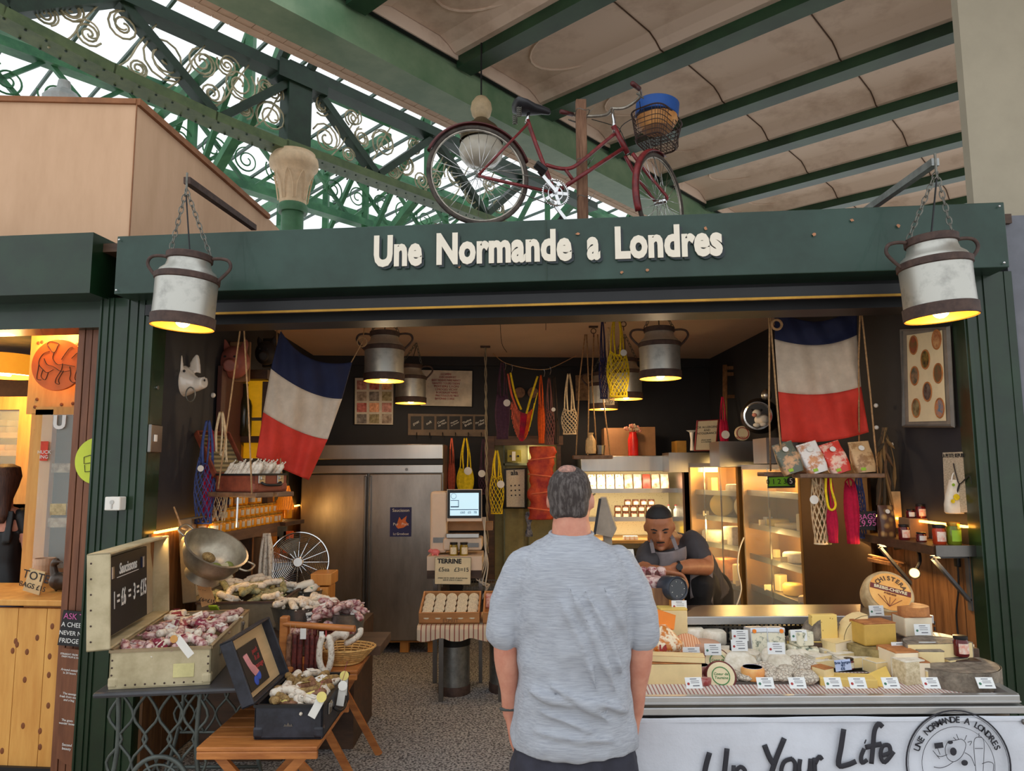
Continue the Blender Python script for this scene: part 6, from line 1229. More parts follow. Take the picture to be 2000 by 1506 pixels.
# colander
cc = at(419, 1078, 4.1); ax_ = V((.5, -.27, .82)).normalized(); CM = align(ax_, cc, (1, 0, -.4)); cl = thing('colander', 'large dented aluminium colander tilted over the trunk', 'colander', tuple(cc)); M_alu = mat('dull aluminium', (190, 180, 160), .38, metal=.8, rgb2=(150, 140, 124), sc=8)
MB().lathe([(0, -.13), (.08, -.125), (.135, -.09), (.165, -.03), (.175, .03), (.182, .032), (.17, .034), (.158, -.025), (.128, -.083), (.076, -.117), (0, -.12)], 36, CM, cap=False).obj('bowl', M_alu, cl, world=True, smooth=50)
MB().lathe([(.085, -.12), (.1, -.165), (.094, -.165), (.08, -.12)], 30, CM, cap=False).obj('foot_ring', M_alu, cl, world=True, smooth=50)
for s in (-1, 1): MB().tube(smoothpath([(s*.175, -.05, .02), (s*.225, -.04, .03), (s*.225, .04, .03), (s*.175, .05, .02)], 4), .006, 6, M=CM).obj('handle', M_alu, cl, world=True, smooth=True)
MB().tube([CM @ V((-.2, 0, .03)), at(356, 1032, 4.25), V((-2.03, 4.35, 1.5))], .005, 5).obj('hanging_wire', M_rope, cl, world=True)
for i, (x, y, r, m, lb) in enumerate([(-.02, .02, .04, M_shb, 'brown mushroom like piece in the colander'), (.06, -.03, .03, mat('olive pickle', (120, 124, 60), .5), 'olive green piece in the colander'), (.1, .03, .026, MC['olive pickle'], 'smaller olive piece at the low side of the colander')]): tag(MB().ell((x, y, -.06+i*.01), (r, r*.8, r*.6), 12, 8, CM).obj('dried_piece', m, smooth=True), lb, 'food')
tag(MB().rbox((.12, -.02, .02), (.09, .002, .08), .001, CM @ Mx.Rotation(.7, 4, 'Y')).obj('folded_card', M_cardb), 'folded cream card sticking out of the colander', 'card')
# honey shelf with jars
hs0, hs1 = at(408, 1043, 4.6), at(546, 1022, 5.7); hd = (hs1-hs0).normalized(); hz = hs0.z; hs1.z = hz; hd = (hs1-hs0).normalized(); hn = V((-hd.y, hd.x, 0))
hsf = thing('honey_shelf', 'thick wooden shelf carrying the rows of honey jars', 'shelf', tuple(hs0)); MB().beam(hs0-V((0, 0, .035))+hn*.1, hs1-V((0, 0, .035))+hn*.1, .3, .07).obj('shelf_board', M_shelfw, hsf, world=True)
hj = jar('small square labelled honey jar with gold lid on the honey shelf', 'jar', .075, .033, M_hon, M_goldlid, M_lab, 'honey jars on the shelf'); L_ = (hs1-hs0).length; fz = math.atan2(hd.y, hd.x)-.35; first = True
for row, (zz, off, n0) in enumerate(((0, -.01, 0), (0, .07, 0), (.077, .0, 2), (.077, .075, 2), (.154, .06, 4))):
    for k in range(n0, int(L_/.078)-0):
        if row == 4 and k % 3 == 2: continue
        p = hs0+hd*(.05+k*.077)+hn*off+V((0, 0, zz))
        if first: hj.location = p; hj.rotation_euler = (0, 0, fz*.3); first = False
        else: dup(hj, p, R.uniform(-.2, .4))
# backlit bottle shelf
bsf = thing('bottle_shelf', 'dark wooden wall shelf with amber lit glass behind bottles', 'shelf', tuple(at(490, 880, 5.5)))
panel(MB(), 458, 735, 520, 815, 5.55, .02).obj('amber_pane', mat('amber backlit pane', (226, 170, 30), .4, em=(226, 160, 20), es=.28), bsf, world=True); panel(MB(), 458, 822, 520, 895, 5.55, .02).obj('amber_pane', MC['amber backlit pane'], bsf, world=True)
for a_ in ((445, 730, 461, 1010), (513, 745, 522, 985)): panel(MB(), *a_, 5.45, .12).obj('side', M_plankd, bsf, world=True)
for a_ in ((445, 852, 522, 864), (455, 722, 522, 740)): panel(MB(), *a_, 5.43, .16).obj('board', M_plankd, bsf, world=True)
M_btl = mat('dark green bottle glass', (44, 42, 24), .15)
def bottle(label, p, h, r, m, name='bottle', cap=None):
    t = thing(name, label, 'bottle', tuple(p)); MB().lathe([(r*.9, 0), (r, .01), (r, h*.58), (r*.8, h*.68), (r*.35, h*.76), (r*.32, h*.95), (r*.4, h*.96), (r*.4, h)], 18).obj('bottle_glass', m, t, smooth=40)
    if cap: MB().lathe([(r*.45, h*.96), (r*.45, h*1.03)], 12).obj('cap', cap, t)
    return t
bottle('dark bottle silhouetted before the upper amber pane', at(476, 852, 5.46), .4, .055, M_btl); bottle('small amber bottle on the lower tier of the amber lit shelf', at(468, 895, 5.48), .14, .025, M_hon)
for px, lb in ((545, 'left'), (562, 'right')): bottle('amber bottle under the pleated skirt, %s one' % lb, at(px, 1012, 5.75), .2, .034, M_hon, cap=M_black)
sh_ = thing('straw_bottle', 'tall bottle dressed in a pleated orange paper skirt right of the honey jars', 'bottle', tuple(at(556, 1012, 5.6)))
MB().lathe([(.075, .02), (.03, .2)], 24, Mx.Translation(at(556, 1000, 5.6)), cap=False).obj('pleated_skirt', mat('orange pleated paper', (236, 140, 30), .6, rgb2=(170, 80, 16), kind='wave', sc=22, em=(220, 120, 20), es=.25), sh_, world=True); MB().lathe([(.022, .19), (.022, .33), (.03, .34), (.03, .36)], 14, Mx.Translation(at(556, 1000, 5.6))).obj('bottle_neck', M_btl, sh_, world=True, smooth=40)  # soft orange glow put into the paper skirt, no lamp inside
panel(MB(), 549, 945, 559, 967, 5.56, .002).obj('neck_tag', M_lab, sh_, world=True)
for i, (px, py, c_) in enumerate([(536, 1070, (236, 130, 30)), (562, 1060, (236, 90, 30)), (550, 1050, (90, 80, 60))]): tag(panel(MB(), px-8, py-22, px+8, py+20, 5.45, .03).obj('tall_packet', mat('packet %d' % i, c_, .4, var=.3, sc=20)), ['orange lit packet left of the fan top', 'red orange packet right above the fan', 'dark printed card strip between two orange packets'][i], 'packet')
tag(MB().beam(at(534, 1024, 5.6), at(572, 1018, 5.9), .2, .03).obj('side_shelf', M_plankd), 'small dark side shelf holding the bottles by the fridge', 'shelf')
# brown little suitcase on the swing
M4 = MS @ Mx.Translation((-.02, -.01, .017)) @ Mx.Rotation(PI/2*0, 4, 'Z')
bs, L4 = opencase('little_suitcase', 'little red brown suitcase full of white sausages on the rope swing', M4, .36, .25, .105, math.radians(128), .045, M_brownc, M_stripe, M_black)
P8 = sproto('white_sausage', M_sw, .016, .15, 'white moulded sausage packed upright in the little brown suitcase', 'white sausages in the little suitcase', None, bend=.004)
k = 0
for i in range(11):
    for j in range(3):
        p = M4 @ V((-.145+i*.028, -.075+j*.075, .1+R.uniform(0, .02))); rot = (M4.to_3x3() @ Mx.Rotation(R.uniform(-.3, .3), 3, 'Z') @ Mx.Rotation(.5+R.uniform(-.2, .2), 3, 'Y') @ Mx.Rotation(-.25, 3, 'X')).to_euler()
        if k == 0: P8.location = p; P8.rotation_euler = rot
        else: dup(P8, p, rot=rot)
        k += 1
# net bags and heads on the left wall
for a_ in [('cream net bag hanging behind the blue one on the left wall', 428, 805, 880, 1050, 40, 4.72, NCo, True, None), ('denim blue net bag hanging on the left wall', 402, 822, 900, 1022, 40, 4.6, NBl, True, (392, 915, .02)), ('crimson knitted bag hanging on the left wall', 410, 840, 890, 1010, 20, 4.68, NR, False, None), ('navy blue net bag behind the swing board at the left wall', 438, 880, 920, 1030, 22, 4.8, NN, True, None)]: netbag(*a_)
tag(wallbox((-2.07, 5.0), (-2.085, 5.45), 1.37, 2.45, .03, 1).obj('wall_board', mat('oxblood board', (76, 40, 34), .6, var=.2)), 'dark oxblood board on the left wall behind the net bags', 'board')
tag(MB().ell(at(416, 772, 4.95), (.018, .018, .018), 10, 8).obj('knob', M_white, smooth=True), 'round white knob on the oxblood board', 'knob')
swt = thing('wall_switch', 'metal light switch on the left wall by the pillar', 'switch', tuple(wl(303, 857, .01))); MB().rbox(wl(303, 857, .012), (.02, .13, .16), .005).obj('plate', M_steeld, swt, world=True); MB().rbox(wl(304, 856, .025), (.008, .03, .04), .003).obj('rocker', M_white, swt, world=True)
M_por = mat('white glazed porcelain', (214, 206, 196), .12, var=.05, coat=.6)
pg = thing('mounted_pig', 'shiny white porcelain pig head mounted on the left wall with a ring', 'wall head', tuple(at(345, 745, 4.55)))
hc_ = at(357, 742, 4.5); b = MB(); q2 = lambda x, y, z: hc_+V((x, y, z))
b.loft([ringp(q2(x, -x*.25, z), a, c, (0, 0, 1), (.25, 1, 0), 20, 2.1) for x, z, a, c in ((-.09, .0, .125, .1), (-.05, .0, .125, .105), (0, -.005, .105, .095), (.04, -.015, .082, .08), (.07, -.025, .06, .062), (.11, -.032, .043, .045), (.145, -.025, .036, .04), (.155, -.02, .036, .04))])
for s in (-1, 1): b.loft([ringp(q2(-.005+x*.6+(.06 if s > 0 else 0), s*.055+.0, .055+z), a, .013, (1, 0, -.2), (0, 1, 0), 12) for x, z, a in ((0, 0, .035), (-.01, .05, .036), (-.0, .09, .022), (.01, .115, .006))])
remesh(b.obj('head', M_por, pg, smooth=True, world=True), .006, 3)
for s in (-1,): MB().ell(q2(.045, -.085, .045), (.009, .006, .009), 8, 6).ell(q2(.162, -.055, -.01), (.004, .01, .008), 8, 6).obj('eye', M_ink, pg, world=True)
MB().tube(circ(q2(.085, -.07, -.1), .045, 20, (.6, .1, 0), (0, 0, 1)), .004, 5, closed=True).obj('nose_ring', M_chain, pg, world=True)
for nm, px, py, Y, m, s_, lb in (('pig_mask', 458, 708, 5.15, mat('flesh pink mask', (150, 84, 74), .5, var=.2), 1, 'dusty pink pig face mounted on the left wall behind the swing rope'), ('animal_mask', 520, 690, 5.6, mat('near black mask', (40, 34, 34), .6), .8, 'dark animal face on the wall half behind the left flag')):
    c = at(px, py, Y); t = thing(nm, lb, 'wall head', tuple(c)); b = MB(); b.ell(c, (.11*s_, .09*s_, .12*s_), 16, 12); b.lathe([(.05*s_, 0), (.045*s_, .06)], 16, align((.25, -1, -.2), c+V((0, -.07*s_, -.03)))); 
    for s in (-1, 1): b.loft([ringp(c+V((s*(.06+z*.2), .0, .08+z))*s_, a*s_, .014, n=10) for z, a in ((0, .03), (.05, .028), (.09, .008))])
    remesh(b.obj('face', m, t, smooth=True, world=True), .008, 2)
    for s in (-1, 1): MB().ell(c+V((s*.035, -.092, .03))*s_, (.01, .006, .008), 8, 6).obj('eye', M_ink, t, world=True)
    MB().rbox(c+V((0, .1, .02)), (.16*s_, .02, .3*s_), .01).obj('backing', M_cardbox if s_ == 1 else M_black, t, world=True)
tag(MB().lathe([(.012, 0), (.012, .006)], 14, align((1, 0, 0), wl(307, 757, .004))).obj('wall_hook_plate', M_chrome), 'tiny round metal plate on the dark left wall', 'plate')
# ---------------------------------------------------------------- cheese builders
M_rindw, M_rindg, M_paste, M_pastey, M_pastew, M_orange = mat('white bloomy rind', (232, 226, 212), .8, rgb2=(206, 196, 176), sc=30, bump=.2), mat('grey natural rind', (150, 138, 122), .9, rgb2=(98, 88, 78), sc=22, bump=.5), mat('ivory cheese paste', (236, 212, 158), .5, var=.07, sss=.1), mat('yellow cheese paste', (230, 196, 104), .5, var=.08, sss=.1), mat('pale goat cheese paste', (234, 218, 190), .55, var=.05, sss=.1), mat('deep orange mimolette', (238, 130, 20), .45, var=.06)
M_brown_r = mat('orange brown rind', (196, 130, 74), .7, rgb2=(150, 92, 52), sc=16, bump=.2); M_blue = mat('blue veined paste', (226, 220, 196), .6, rgb2=(88, 104, 92), sc=26, thr=(.36, .46)); M_holes = mat('holey yellow paste', (232, 200, 116), .5, rgb2=(160, 120, 50), kind='voronoi', sc=34, thr=(.06, .12)); M_wrin = mat('wrinkled ash goat rind', (214, 204, 188), .9, rgb2=(150, 138, 124), kind='cell', sc=70, bump=.6)
KS = 1.0
def cw(name, label, p, r, h, m, rot=(0, 0, 0), top=None, group=None, dish=None, cat='cheese', rim=.15):
    r *= KS; h *= KS
    e_ = h*rim; t = MB().lathe([(0, 0), (r-e_, 0), (r, e_), (r, h-e_), (r-e_, h), (0, h)], 28, cap=False).obj(name, m, smooth=50); t.location = p; t.rotation_euler = rot; tag(t, label, cat, group); WM[t.name] = Mx.Translation(V(p)) @ t.rotation_euler.to_matrix().to_4x4()
    if top: MB().lathe([(0, 0), (r*.82, 0), (r*.82, .0015)], 24, Mx.Translation((0, 0, h)), cap=False).obj('paper_top', top, t)
    return t
def wedge(name, label, p, r, ang, h, m, rind, rz=0, rot=None, group=None, cat='cheese', stand=False):
    r *= KS; h *= KS; t = thing(name, label, cat, tuple(p), rz, group, rot=rot); n = max(3, int(ang/.25)); arc = [(r*math.cos(-ang/2+ang*k/n), r*math.sin(-ang/2+ang*k/n)) for k in range(n+1)]
    if stand: arc = [(x, y) for x, y in arc]
    MB().prism([(0, 0)]+[(x*.985, y*.985) for x, y in arc], h*.96, z0=h*.02).obj('paste', m, t); b = MB(); 
    b.prism([(x*.98, y*.98) for x, y in arc]+[(x*1.01, y*1.01) for x, y in arc[::-1]], h); b.prism([(0, 0)]+[(x, y) for x, y in arc], h*.035, z0=h*.965); b.prism([(0, 0)]+[(x, y) for x, y in arc], h*.035); b.obj('rind', rind, t); return t
def block(name, label, p, d, m, rz=0, rind=None, rot=None, group=None, cat='cheese'):
    d = tuple(x*KS for x in d)
    if not rind: o = MB().rbox((0, 0, d[2]/2), d, min(d)*.08).obj(name, m); o.location = p; o.rotation_euler = rot or (0, 0, rz); WM[o.name] = Mx.Translation(V(p)) @ o.rotation_euler.to_matrix().to_4x4(); return tag(o, label, cat, group)
    t = thing(name, label, cat, tuple(p), rz, group, rot=rot); MB().rbox((0, 0, d[2]/2), d, min(d)*.08).obj('paste', m, t); MB().rbox((0, 0, d[2]-.002), (d[0]*1.01, d[1]*1.01, d[2]*.07), .004).rbox((0, d[1]/2, d[2]/2), (d[0]*1.01, .006, d[2]), .002).obj('rind', rind, t); return t
# ---------------------------------------------------------------- cold cases at the back right
M_perf = mat('lit perforated back', (226, 206, 160), .6, rgb2=(150, 120, 80), kind='voronoi', sc=60, thr=(.1, .2)); M_casein = mat('brass lit steel lining', (170, 128, 70), .4, metal=.4, var=.08); M_label = mat('printed packet paper', (232, 222, 214), .45, rgb2=(200, 120, 60), sc=30, thr=(.38, .5))
yb = 7.2; cA, cB = at(1138, 1100, yb), at(1342, 1100, yb); zT = at(1240, 890, yb).z; zC_ = at(1240, 921, yb).z
k1 = thing('wall_chiller', 'open lit chiller with packets and jars behind the cheesemonger', 'chiller', ((cA.x+cB.x)/2, yb, 0)); wd_ = cB.x-cA.x; cx_ = (cA.x+cB.x)/2
MB().rbox((cx_, yb+.35, (zT+zC_)/2), (wd_, .7, zT-zC_), .006).obj('canopy', M_steel, k1, world=True)
MB().box((cx_, yb+.68, 1.15), (wd_, .03, 1.2)).obj('perforated_back', M_perf, k1, world=True); MB().box((cx_, yb+.35, .43), (wd_, .7, .86)).obj('base_cabinet', M_steeld, k1, world=True)
for s in (-1, 1): MB().box((cx_+s*(wd_/2-.01), yb+.35, 1.3), (.02, .68, .86)).obj('side_wall', M_steel, k1, world=True)
zs = [at(1240, 957, yb+.3).z, at(1240, 1012, yb+.3).z, at(1240, 1056, yb).z]
for z_ in zs[:2]: MB().box((cx_, yb+.45, z_-.012), (wd_-.04, .44, .024)).box((cx_, yb+.235, z_-.005), (wd_-.04, .012, .045)).obj('shelf', M_steel, k1, world=True)
MB().box((cx_, yb+.33, zs[2]-.015), (wd_-.03, .6, .03)).obj('deck', M_casein, k1, world=True)
for z_, pw_ in ((zC_-.03, 14), (zs[0]-.05, 9), (zs[1]-.05, 9)): lamp('chiller light', (cx_, yb+.2, z_), pw_*.36, (1, .84, .58), typ='AREA', sx=wd_*.9, sy=.08, rot=(math.radians(25), 0, 0)); 
for k in range(9):
    px = 1157+k*17.8; p = V((at(px, 950, yb+.32).x, yb+.34, zs[0])); m = M_label if k < 4 else mat('packet tone %d' % (k % 3), [(190, 70, 50), (206, 186, 160), (214, 120, 90)][k % 3], .4, rgb2=[(110, 40, 30), (150, 90, 60), (226, 200, 180)][k % 3], sc=24)
    tag(MB().loft([ringp((0, z*.12, z), a, b_, n=16, p=4) for z, a, b_ in ((0, .042, .022), (.07, .043, .024), (.14, .04, .012), (.16, .04, .002))]).obj('cracker_packet', m, smooth=40), 'printed cracker packet on the top chiller shelf, '+('white fronted' if k < 4 else 'coloured'), 'packet', 'white packets in the chiller' if k < 4 else 'coloured packets in the chiller').location = p
cj = jar('small jar with dark lid and white label on the middle chiller shelf', 'jar', .062, .036, mat('brown jam glass', (120, 70, 40), .2), mat('brown lid', (90, 50, 36), .5), M_lab, 'jars in the chiller'); fst = True
for row in range(3):
    for k in range(4+(row < 2)*2):
        p = V((at(1228 if row == 2 else 1208, 1000, yb+.3).x+k*.082, yb+.36, zs[1]+row*.063))
        if fst: cj.location = p; fst = False
        else: dup(cj, p, R.uniform(-.2, .2))
for k in (2, 3): b0 = bottle('small white capped bottle at the right of the chiller, %s of two' % ('left' if k == 2 else 'right'), V((at(1306+(k % 2)*14, 1000, yb+.3).x, yb+.3+.1*(k//4), (zs[0]-.26, zs[1], zs[1]-.24)[k//2])), .13, .026, M_white, cap=M_redt)
bottle('yellow squeeze bottle low at the right of the chiller', V((at(1312, 1060, yb+.3).x, yb+.3, zs[2])), .16, .028, NY, cap=M_goldlid)
for k in range(3): tag(block('butter_pack', 'small pale packet on the lowest chiller deck', (at(1223+k*9, 1056, yb+.1).x, yb+.12, zs[2]), (.05, .07, .035), M_label, group='packets on the chiller deck', cat='packet'), None, None)
def case(name, label, pA, pB, zt_, zsh, dep, door=0):
    a, b = V((pA.x, pA.y, 0)), V((pB.x, pB.y, 0)); d = (b-a).normalized(); n = V((-d.y, d.x, 0)); L = (b-a).length
    if n.y < 0: n = -n
    t = thing(name, label, 'chiller', tuple(a)); MM = Mx((d, n, V((0, 0, 1)))).transposed().to_4x4(); MM.translation = a
    MB().box((L/2, dep, zt_/2), (L, .03, zt_), MM).obj('back', M_casein, t, world=True); MB().box((L/2, dep/2, zt_-.02), (L, dep, .04), MM).obj('top', M_steel, t, world=True)
    for x in (.015, L-.015): MB().box((x, dep/2, zt_/2), (.03, dep, zt_-.04), MM).obj('side', M_casein, t, world=True)
    for z in zsh: MB().box((L/2, dep*.55, z-.012), (L-.062, dep*.82, .02), MM).box((L/2, dep*.13, z-.01), (L-.062, .012, .045), MM).obj('shelf', M_steel, t, world=True)
    for x in [L*k/(door+1) for k in range(1, door+1)]: MB().box((x, .0, zt_/2), (.008, .012, zt_-.05), MM).obj('door_edge', M_chrome, t, world=True)
    MB().box((L/2, -.004, zt_/2), (L-.06, .005, zt_-.06), MM).obj('glass_front', M_glass, t, world=True)
    c = MM @ V((L/2, dep*.45, zt_-.08)); lamp('case light', c, 14, (1, .66, .24), .1); c = MM @ V((L/2, dep*.2, zsh[1]-.06)); lamp('case light', c, 6, (1, .66, .24), .08); c = MM @ V((L/2, dep*.2, zsh[2]-.06)); lamp('case light', c, 5, (1, .66, .24), .08)
    return MM, L
Z2 = [1.50, 1.27, 1.03, .70]; MM2, LL2 = case('glass_chiller', 'tall angled glass chiller with cheeses, nearer the cheesemonger', at(1346, 950, 6.9), at(1442, 950, 6.2), 1.76, Z2, .42, 2)
Z3 = [1.52, 1.25, 1.0, .75]; MM3, LL3 = case('glass_chiller', 'tall angled glass chiller with cheeses, right of the white cable', at(1449, 950, 6.1), at(1562, 950, 5.1), 1.74, Z3, .3, 1)
def onshelf(MM, L, u, v, z): return MM @ V((L*u, v, z))
for i, (M_, L_2, Zs, items, nm) in enumerate(((MM2, LL2, Z2, [(.2, 0, .05, .1, M_pastey, 1, 'yellow upright round cheese'), (.72, 0, .09, .055, M_rindw, 0, 'white log cheese'), (.3, 1, .085, .05, M_pastey, 2, 'left yellow cut wheel standing on edge'), (.78, 1, .085, .05, M_paste, 2, 'right pale cut wheel standing on edge'), (.2, 2, .09, .09, M_rindw, 0, 'rough white heaped cheese'), (.6, 2, .1, .13, M_rindw, 1, 'tall white wrapped cheese'), (.85, 2, .04, .07, M_paste, 1, 'small pale cheese'), (.4, 3, .12, .16, M_brown_r, 1, 'big orange brown cheese'), (.75, 3, .1, .14, M_paste, 1, 'big ivory cheese'), (.15, 3, .04, .05, M_paste, 0, 'small ivory cheese')], 'left'),
    (MM3, LL3, Z3, [(.3, 1, .07, .045, M_pastey, 0, 'yellow flat cheese'), (.5, 1, .09, .03, M_paste, 0, 'ivory flat cheese'), (.75, 1, .07, .1, M_paste, 1, 'pale upright cheese'), (.12, 1, .04, .05, M_rindw, 1, 'white little cheese'), (.55, 2, .07, .06, M_rindw, 0, 'white wrapped log'), (.8, 2, .07, .07, M_rindw, 1, 'white stacked cheese'), (.25, 2, .03, .05, M_paste, 1, 'small ivory cheese'), (.3, 3, .05, .1, M_paste, 1, 'tall ivory cheese'), (.5, 3, .06, .07, M_pastey, 0, 'yellow cheese'), (.8, 3, .08, .03, M_paste, 0, 'flat pale cheese')], 'right'))):
    for u, s, r, h, m, kind, lb in items:
        r *= 1.25; h *= 1.25
        p = onshelf(M_, L_2, u, .16 if kind != 2 else .2, Zs[s]); sh = ['top', 'second', 'third', 'lowest'][s]; L2 = '%s on the %s shelf of the %s glass chiller' % (lb, sh, 'left' if nm == 'left' else 'right')
        if kind == 0: cw('cheese_round', L2, p, r, h, m)
        elif kind == 1: block('cheese_piece', L2, p, (r*1.2, r, h), m, .4)
        else: cw('round_cheese', L2, p+V((0, -.03, r)), r, h, m, rot=(PI/2, 0, -.5))
    for u, s in ((.25, 1), (.6, 2), (.85, 3), (.3, 3)): tag(MB().rbox((0, 0, .025), (.055, .002, .045), .001).obj('price_card', M_cardb), 'little cream price card leaning on a shelf of the %s glass chiller' % nm, 'price card', 'price cards in the %s chiller' % nm).location = onshelf(M_, L_2, u, .05, Zs[s]+.002)
# steel flank at the right and hygiene sticker
fl = thing('steel_cabinet', 'plain brushed steel cabinet flank right of the glass chillers', 'cabinet', tuple(at(1620, 1185, 4.9))); a, b = at(1563, 950, 5.05), at(1694, 950, 4.55); fp_ = vplane((a.x, a.y), (b.x, b.y))
MB().prism([(a.x, a.y), (b.x, b.y), (b.x+.03, b.y+.02), (a.x+.03, a.y+.02)], 1.72, z0=.02).obj('flank', mat('brown reflecting steel', (126, 108, 92), .3, metal=.9, var=.08, sc=2), fl, world=True)
board('hygiene_sticker', 'bright green sticker with a black rating number five on the chiller', 'sticker', [(1500, 931), (1552, 929), (1552, 951), (1500, 952)], 4.98, mat('lime green sticker', (120, 190, 40), .5), [('0 1 2 3 4', .42, .5, .05, M_ink)], tracer=lambda x, y, o: at(x, y, o), edge=(.008, M_black))
t_ = MB().lathe([(.03, 0), (.03, .003)], 20, align((0, -1, 0), at(1545, 940, 4.965))).obj('number_disc', M_black); t_.parent = bpy.data.objects['hygiene_sticker']; t_.data.transform(WM['hygiene_sticker'].inverted()); wtext(bpy.data.objects['hygiene_sticker'], '5', 1545, 940, 4.958, .05, M_white)
# steel boxes and clutter on top of the chillers
for lb, (x0, y0, x1, y1), Y in (('long steel canopy box, left one above the glass chillers', (1306, 884, 1402, 922), 6.9), ('steel canopy box, middle one with an oval sticker', (1404, 862, 1496, 911), 6.1), ('steel canopy box, right one behind the cracker swing', (1496, 855, 1560, 905), 5.4)): tag(panel(MB(), x0, y0, x1, y1, Y, .3).obj('steel_box', M_steel), lb, 'box')
tag(MB().lathe([(.04, 0), (.04, .003)], 24, align((0, -1, 0), at(1485, 885, 6.06)) @ Mx.Diagonal((.55, 1, 1, 1))).obj('oval_sticker', M_paper), 'white oval sticker on the middle steel canopy box', 'sticker')
for lb, (x0, y0, x1, y1), Y in (('big brown cardboard box left of the red bottle on the chiller', (1180, 836, 1236, 891), 7.5), ('big brown cardboard box right of the red bottle on the chiller', (1240, 834, 1281, 891), 7.6), ('small gold tin box on the canopy', (1322, 861, 1341, 886), 7.1)): tag(panel(MB(), x0, y0, x1, y1, Y, .25).obj('cardboard_box' if 'card' in lb else 'gold_box', M_cardbox if 'card' in lb else mat('dull gold tin', (160, 120, 50), .4)), lb, 'box')
rb_ = at(1237, 890, 7.3); vb = thing('red_bottle_vase', 'bright red bottle vase with pink and cream paper roses', 'vase', tuple(rb_)); MB().lathe([(.05, 0), (.052, .01), (.052, .16), (.04, .2), (.036, .235), (.04, .24)], 24).obj('vase_body', mat('bright red enamel', (206, 34, 28), .35), vb, smooth=40)
for k in range(7):
    c = V((R.uniform(-.08, .08), R.uniform(-.03, .03), .27+R.uniform(-.02, .03))); b_ = MB()
    for q in range(4): b_.ell(c+V((.012*math.cos(q*1.7), .012*math.sin(q*1.7), .004*q)), (.022-.003*q,)*2+(.016,), 8, 6)
    b_.tube([(0, 0, .2), c], .003, 4).obj('rose', mat('rose %d' % (k % 2), [(206, 140, 120), (206, 180, 150)][k % 2], .8), vb, smooth=True)
al = board('allergen_notice', 'red framed cream notice leaning on the canopy beside the ladder', 'notice', [(1362, 822), (1403, 820), (1398, 880), (1357, 880)], 6.6, M_cardb, [('FOR ALLERGENS\nAND\nINTOLERANCES', .5, .33, .028, M_ink), ('please speak\nto a member', .5, .68, .018, M_ink)], tracer=lambda x, y, o: at(x, y, o), edge=(.01, mat('dark red frame', (130, 30, 34), .5)))
tag(MB().lathe([(.02, 0), (.012, .1), (.02, .17), (.05, .19)], 18, Mx.Translation(at(1352, 880, 6.8))).obj('trumpet_vase', M_white, smooth=40), 'slim white trumpet vase left of the red framed notice', 'vase')
netbag('crimson knitted bag hanging in front of the ladder', 1413, 775, 820, 875, 18, 6.3, NR, False, (1417, 849, .036))
rcb = at(1449, 862, 6.2); rc = thing('round_cheese_box', 'round wooden cheese box lid with a red brand ring standing on edge', 'cheese box', tuple(rcb)); MB().lathe([(.062, 0), (.065, .01), (.062, .03)], 30, align((0, -1, .15), rcb+V((0, 0, .065)))).obj('box_body', M_cardb, rc, world=True, smooth=40); MB().tube(circ(rcb+V((0, -.032, .068)), .05, 24, (1, 0, 0), (0, .15, 1)), .004, 4, closed=True).obj('red_ring', M_redt, rc, world=True); wtext(rc, 'RUSTIQUE', 1449, 855, 6.16, .022, M_redt)
ld = thing('step_ladder', 'wooden ladder leaning against the dark back wall', 'ladder', tuple(at(1455, 860, 7.2)))
for px in (1416, 1500): MB().beam(at(px, 870, 7.0), at(px, 714, 7.4), .045, .03).obj('rail', M_plank, ld, world=True)
for py in (719, 731, 775): MB().beam(at(1416, py, 7.35), at(1500, py-2, 7.35), .025, .035).obj('rung', M_plank, ld, world=True)
# tipped churn with toy cow
tc = at(1480, 812, 5.9); ca = V((-.45, -1, -.05)).normalized(); CMx = align(ca, tc, (1, 0, 0)); tch = thing('tipped_churn', 'tipped over milk churn with its mouth facing out', 'churn', tuple(tc)); MB().lathe([(.105, .0), (.115, .0), (.118, -.02), (.10, -.04), (.10, -.06), (.15, -.12), (.15, -.4), (.14, -.42)], 32, CMx).obj('churn_body', M_steeld, tch, world=True, smooth=50); MB().lathe([(.1, -.001), (.112, .004), (.1, .006)], 32, CMx, cap=False).obj('mouth_rim', M_chrome, tch, world=True); MB().lathe([(.0, .001), (.103, .001)], 32, CMx, cap=False).obj('dark_inside', M_black, tch, world=True)
MB().ell(at(1497, 772, 5.9), (.045, .04, .05), 12, 8).obj('side_knob', M_steel, tch, world=True, smooth=True)
cwp = at(1483, 815, 5.72); cow = thing('toy_cow', 'black and white toy cow sitting in the mouth of the tipped churn', 'toy', tuple(cwp)); MB().ell(cwp+V((.02, 0, -.02)), (.06, .05, .045), 14, 10).ell(cwp+V((-.03, -.03, .03)), (.035, .03, .03), 12, 8).ell(cwp+V((.01, -.05, -.06)), (.035, .02, .018), 10, 6).ell(cwp+V((-.04, -.05, -.065)), (.03, .02, .018), 10, 6).obj('body', mat('cow patches', (226, 220, 206), .8, rgb2=(30, 28, 28), sc=7, thr=(.4, .43)), cow, world=True, smooth=True)
MB().ell(cwp+V((-.055, -.05, .015)), (.02, .016, .016), 10, 6).obj('pink_muzzle', mat('cow pink', (226, 150, 130), .7), cow, world=True, smooth=True)
for s in (-1, 1): MB().ell(cwp+V((-.03+s*.035, -.03, .055)), (.014, .008, .01), 8, 6).obj('ear', M_ink, cow, world=True, smooth=True)
# white cable loops
tag(MB().tube(smoothpath([at(1453, 1050, 6.0), at(1444, 1075, 5.95), at(1441, 1110, 5.9), at(1448, 1150, 5.9), at(1438, 1185, 5.9)], 5), .006, 5).obj('white_cable', M_white, smooth=True), 'white cable hanging between the two glass chillers', 'cable')
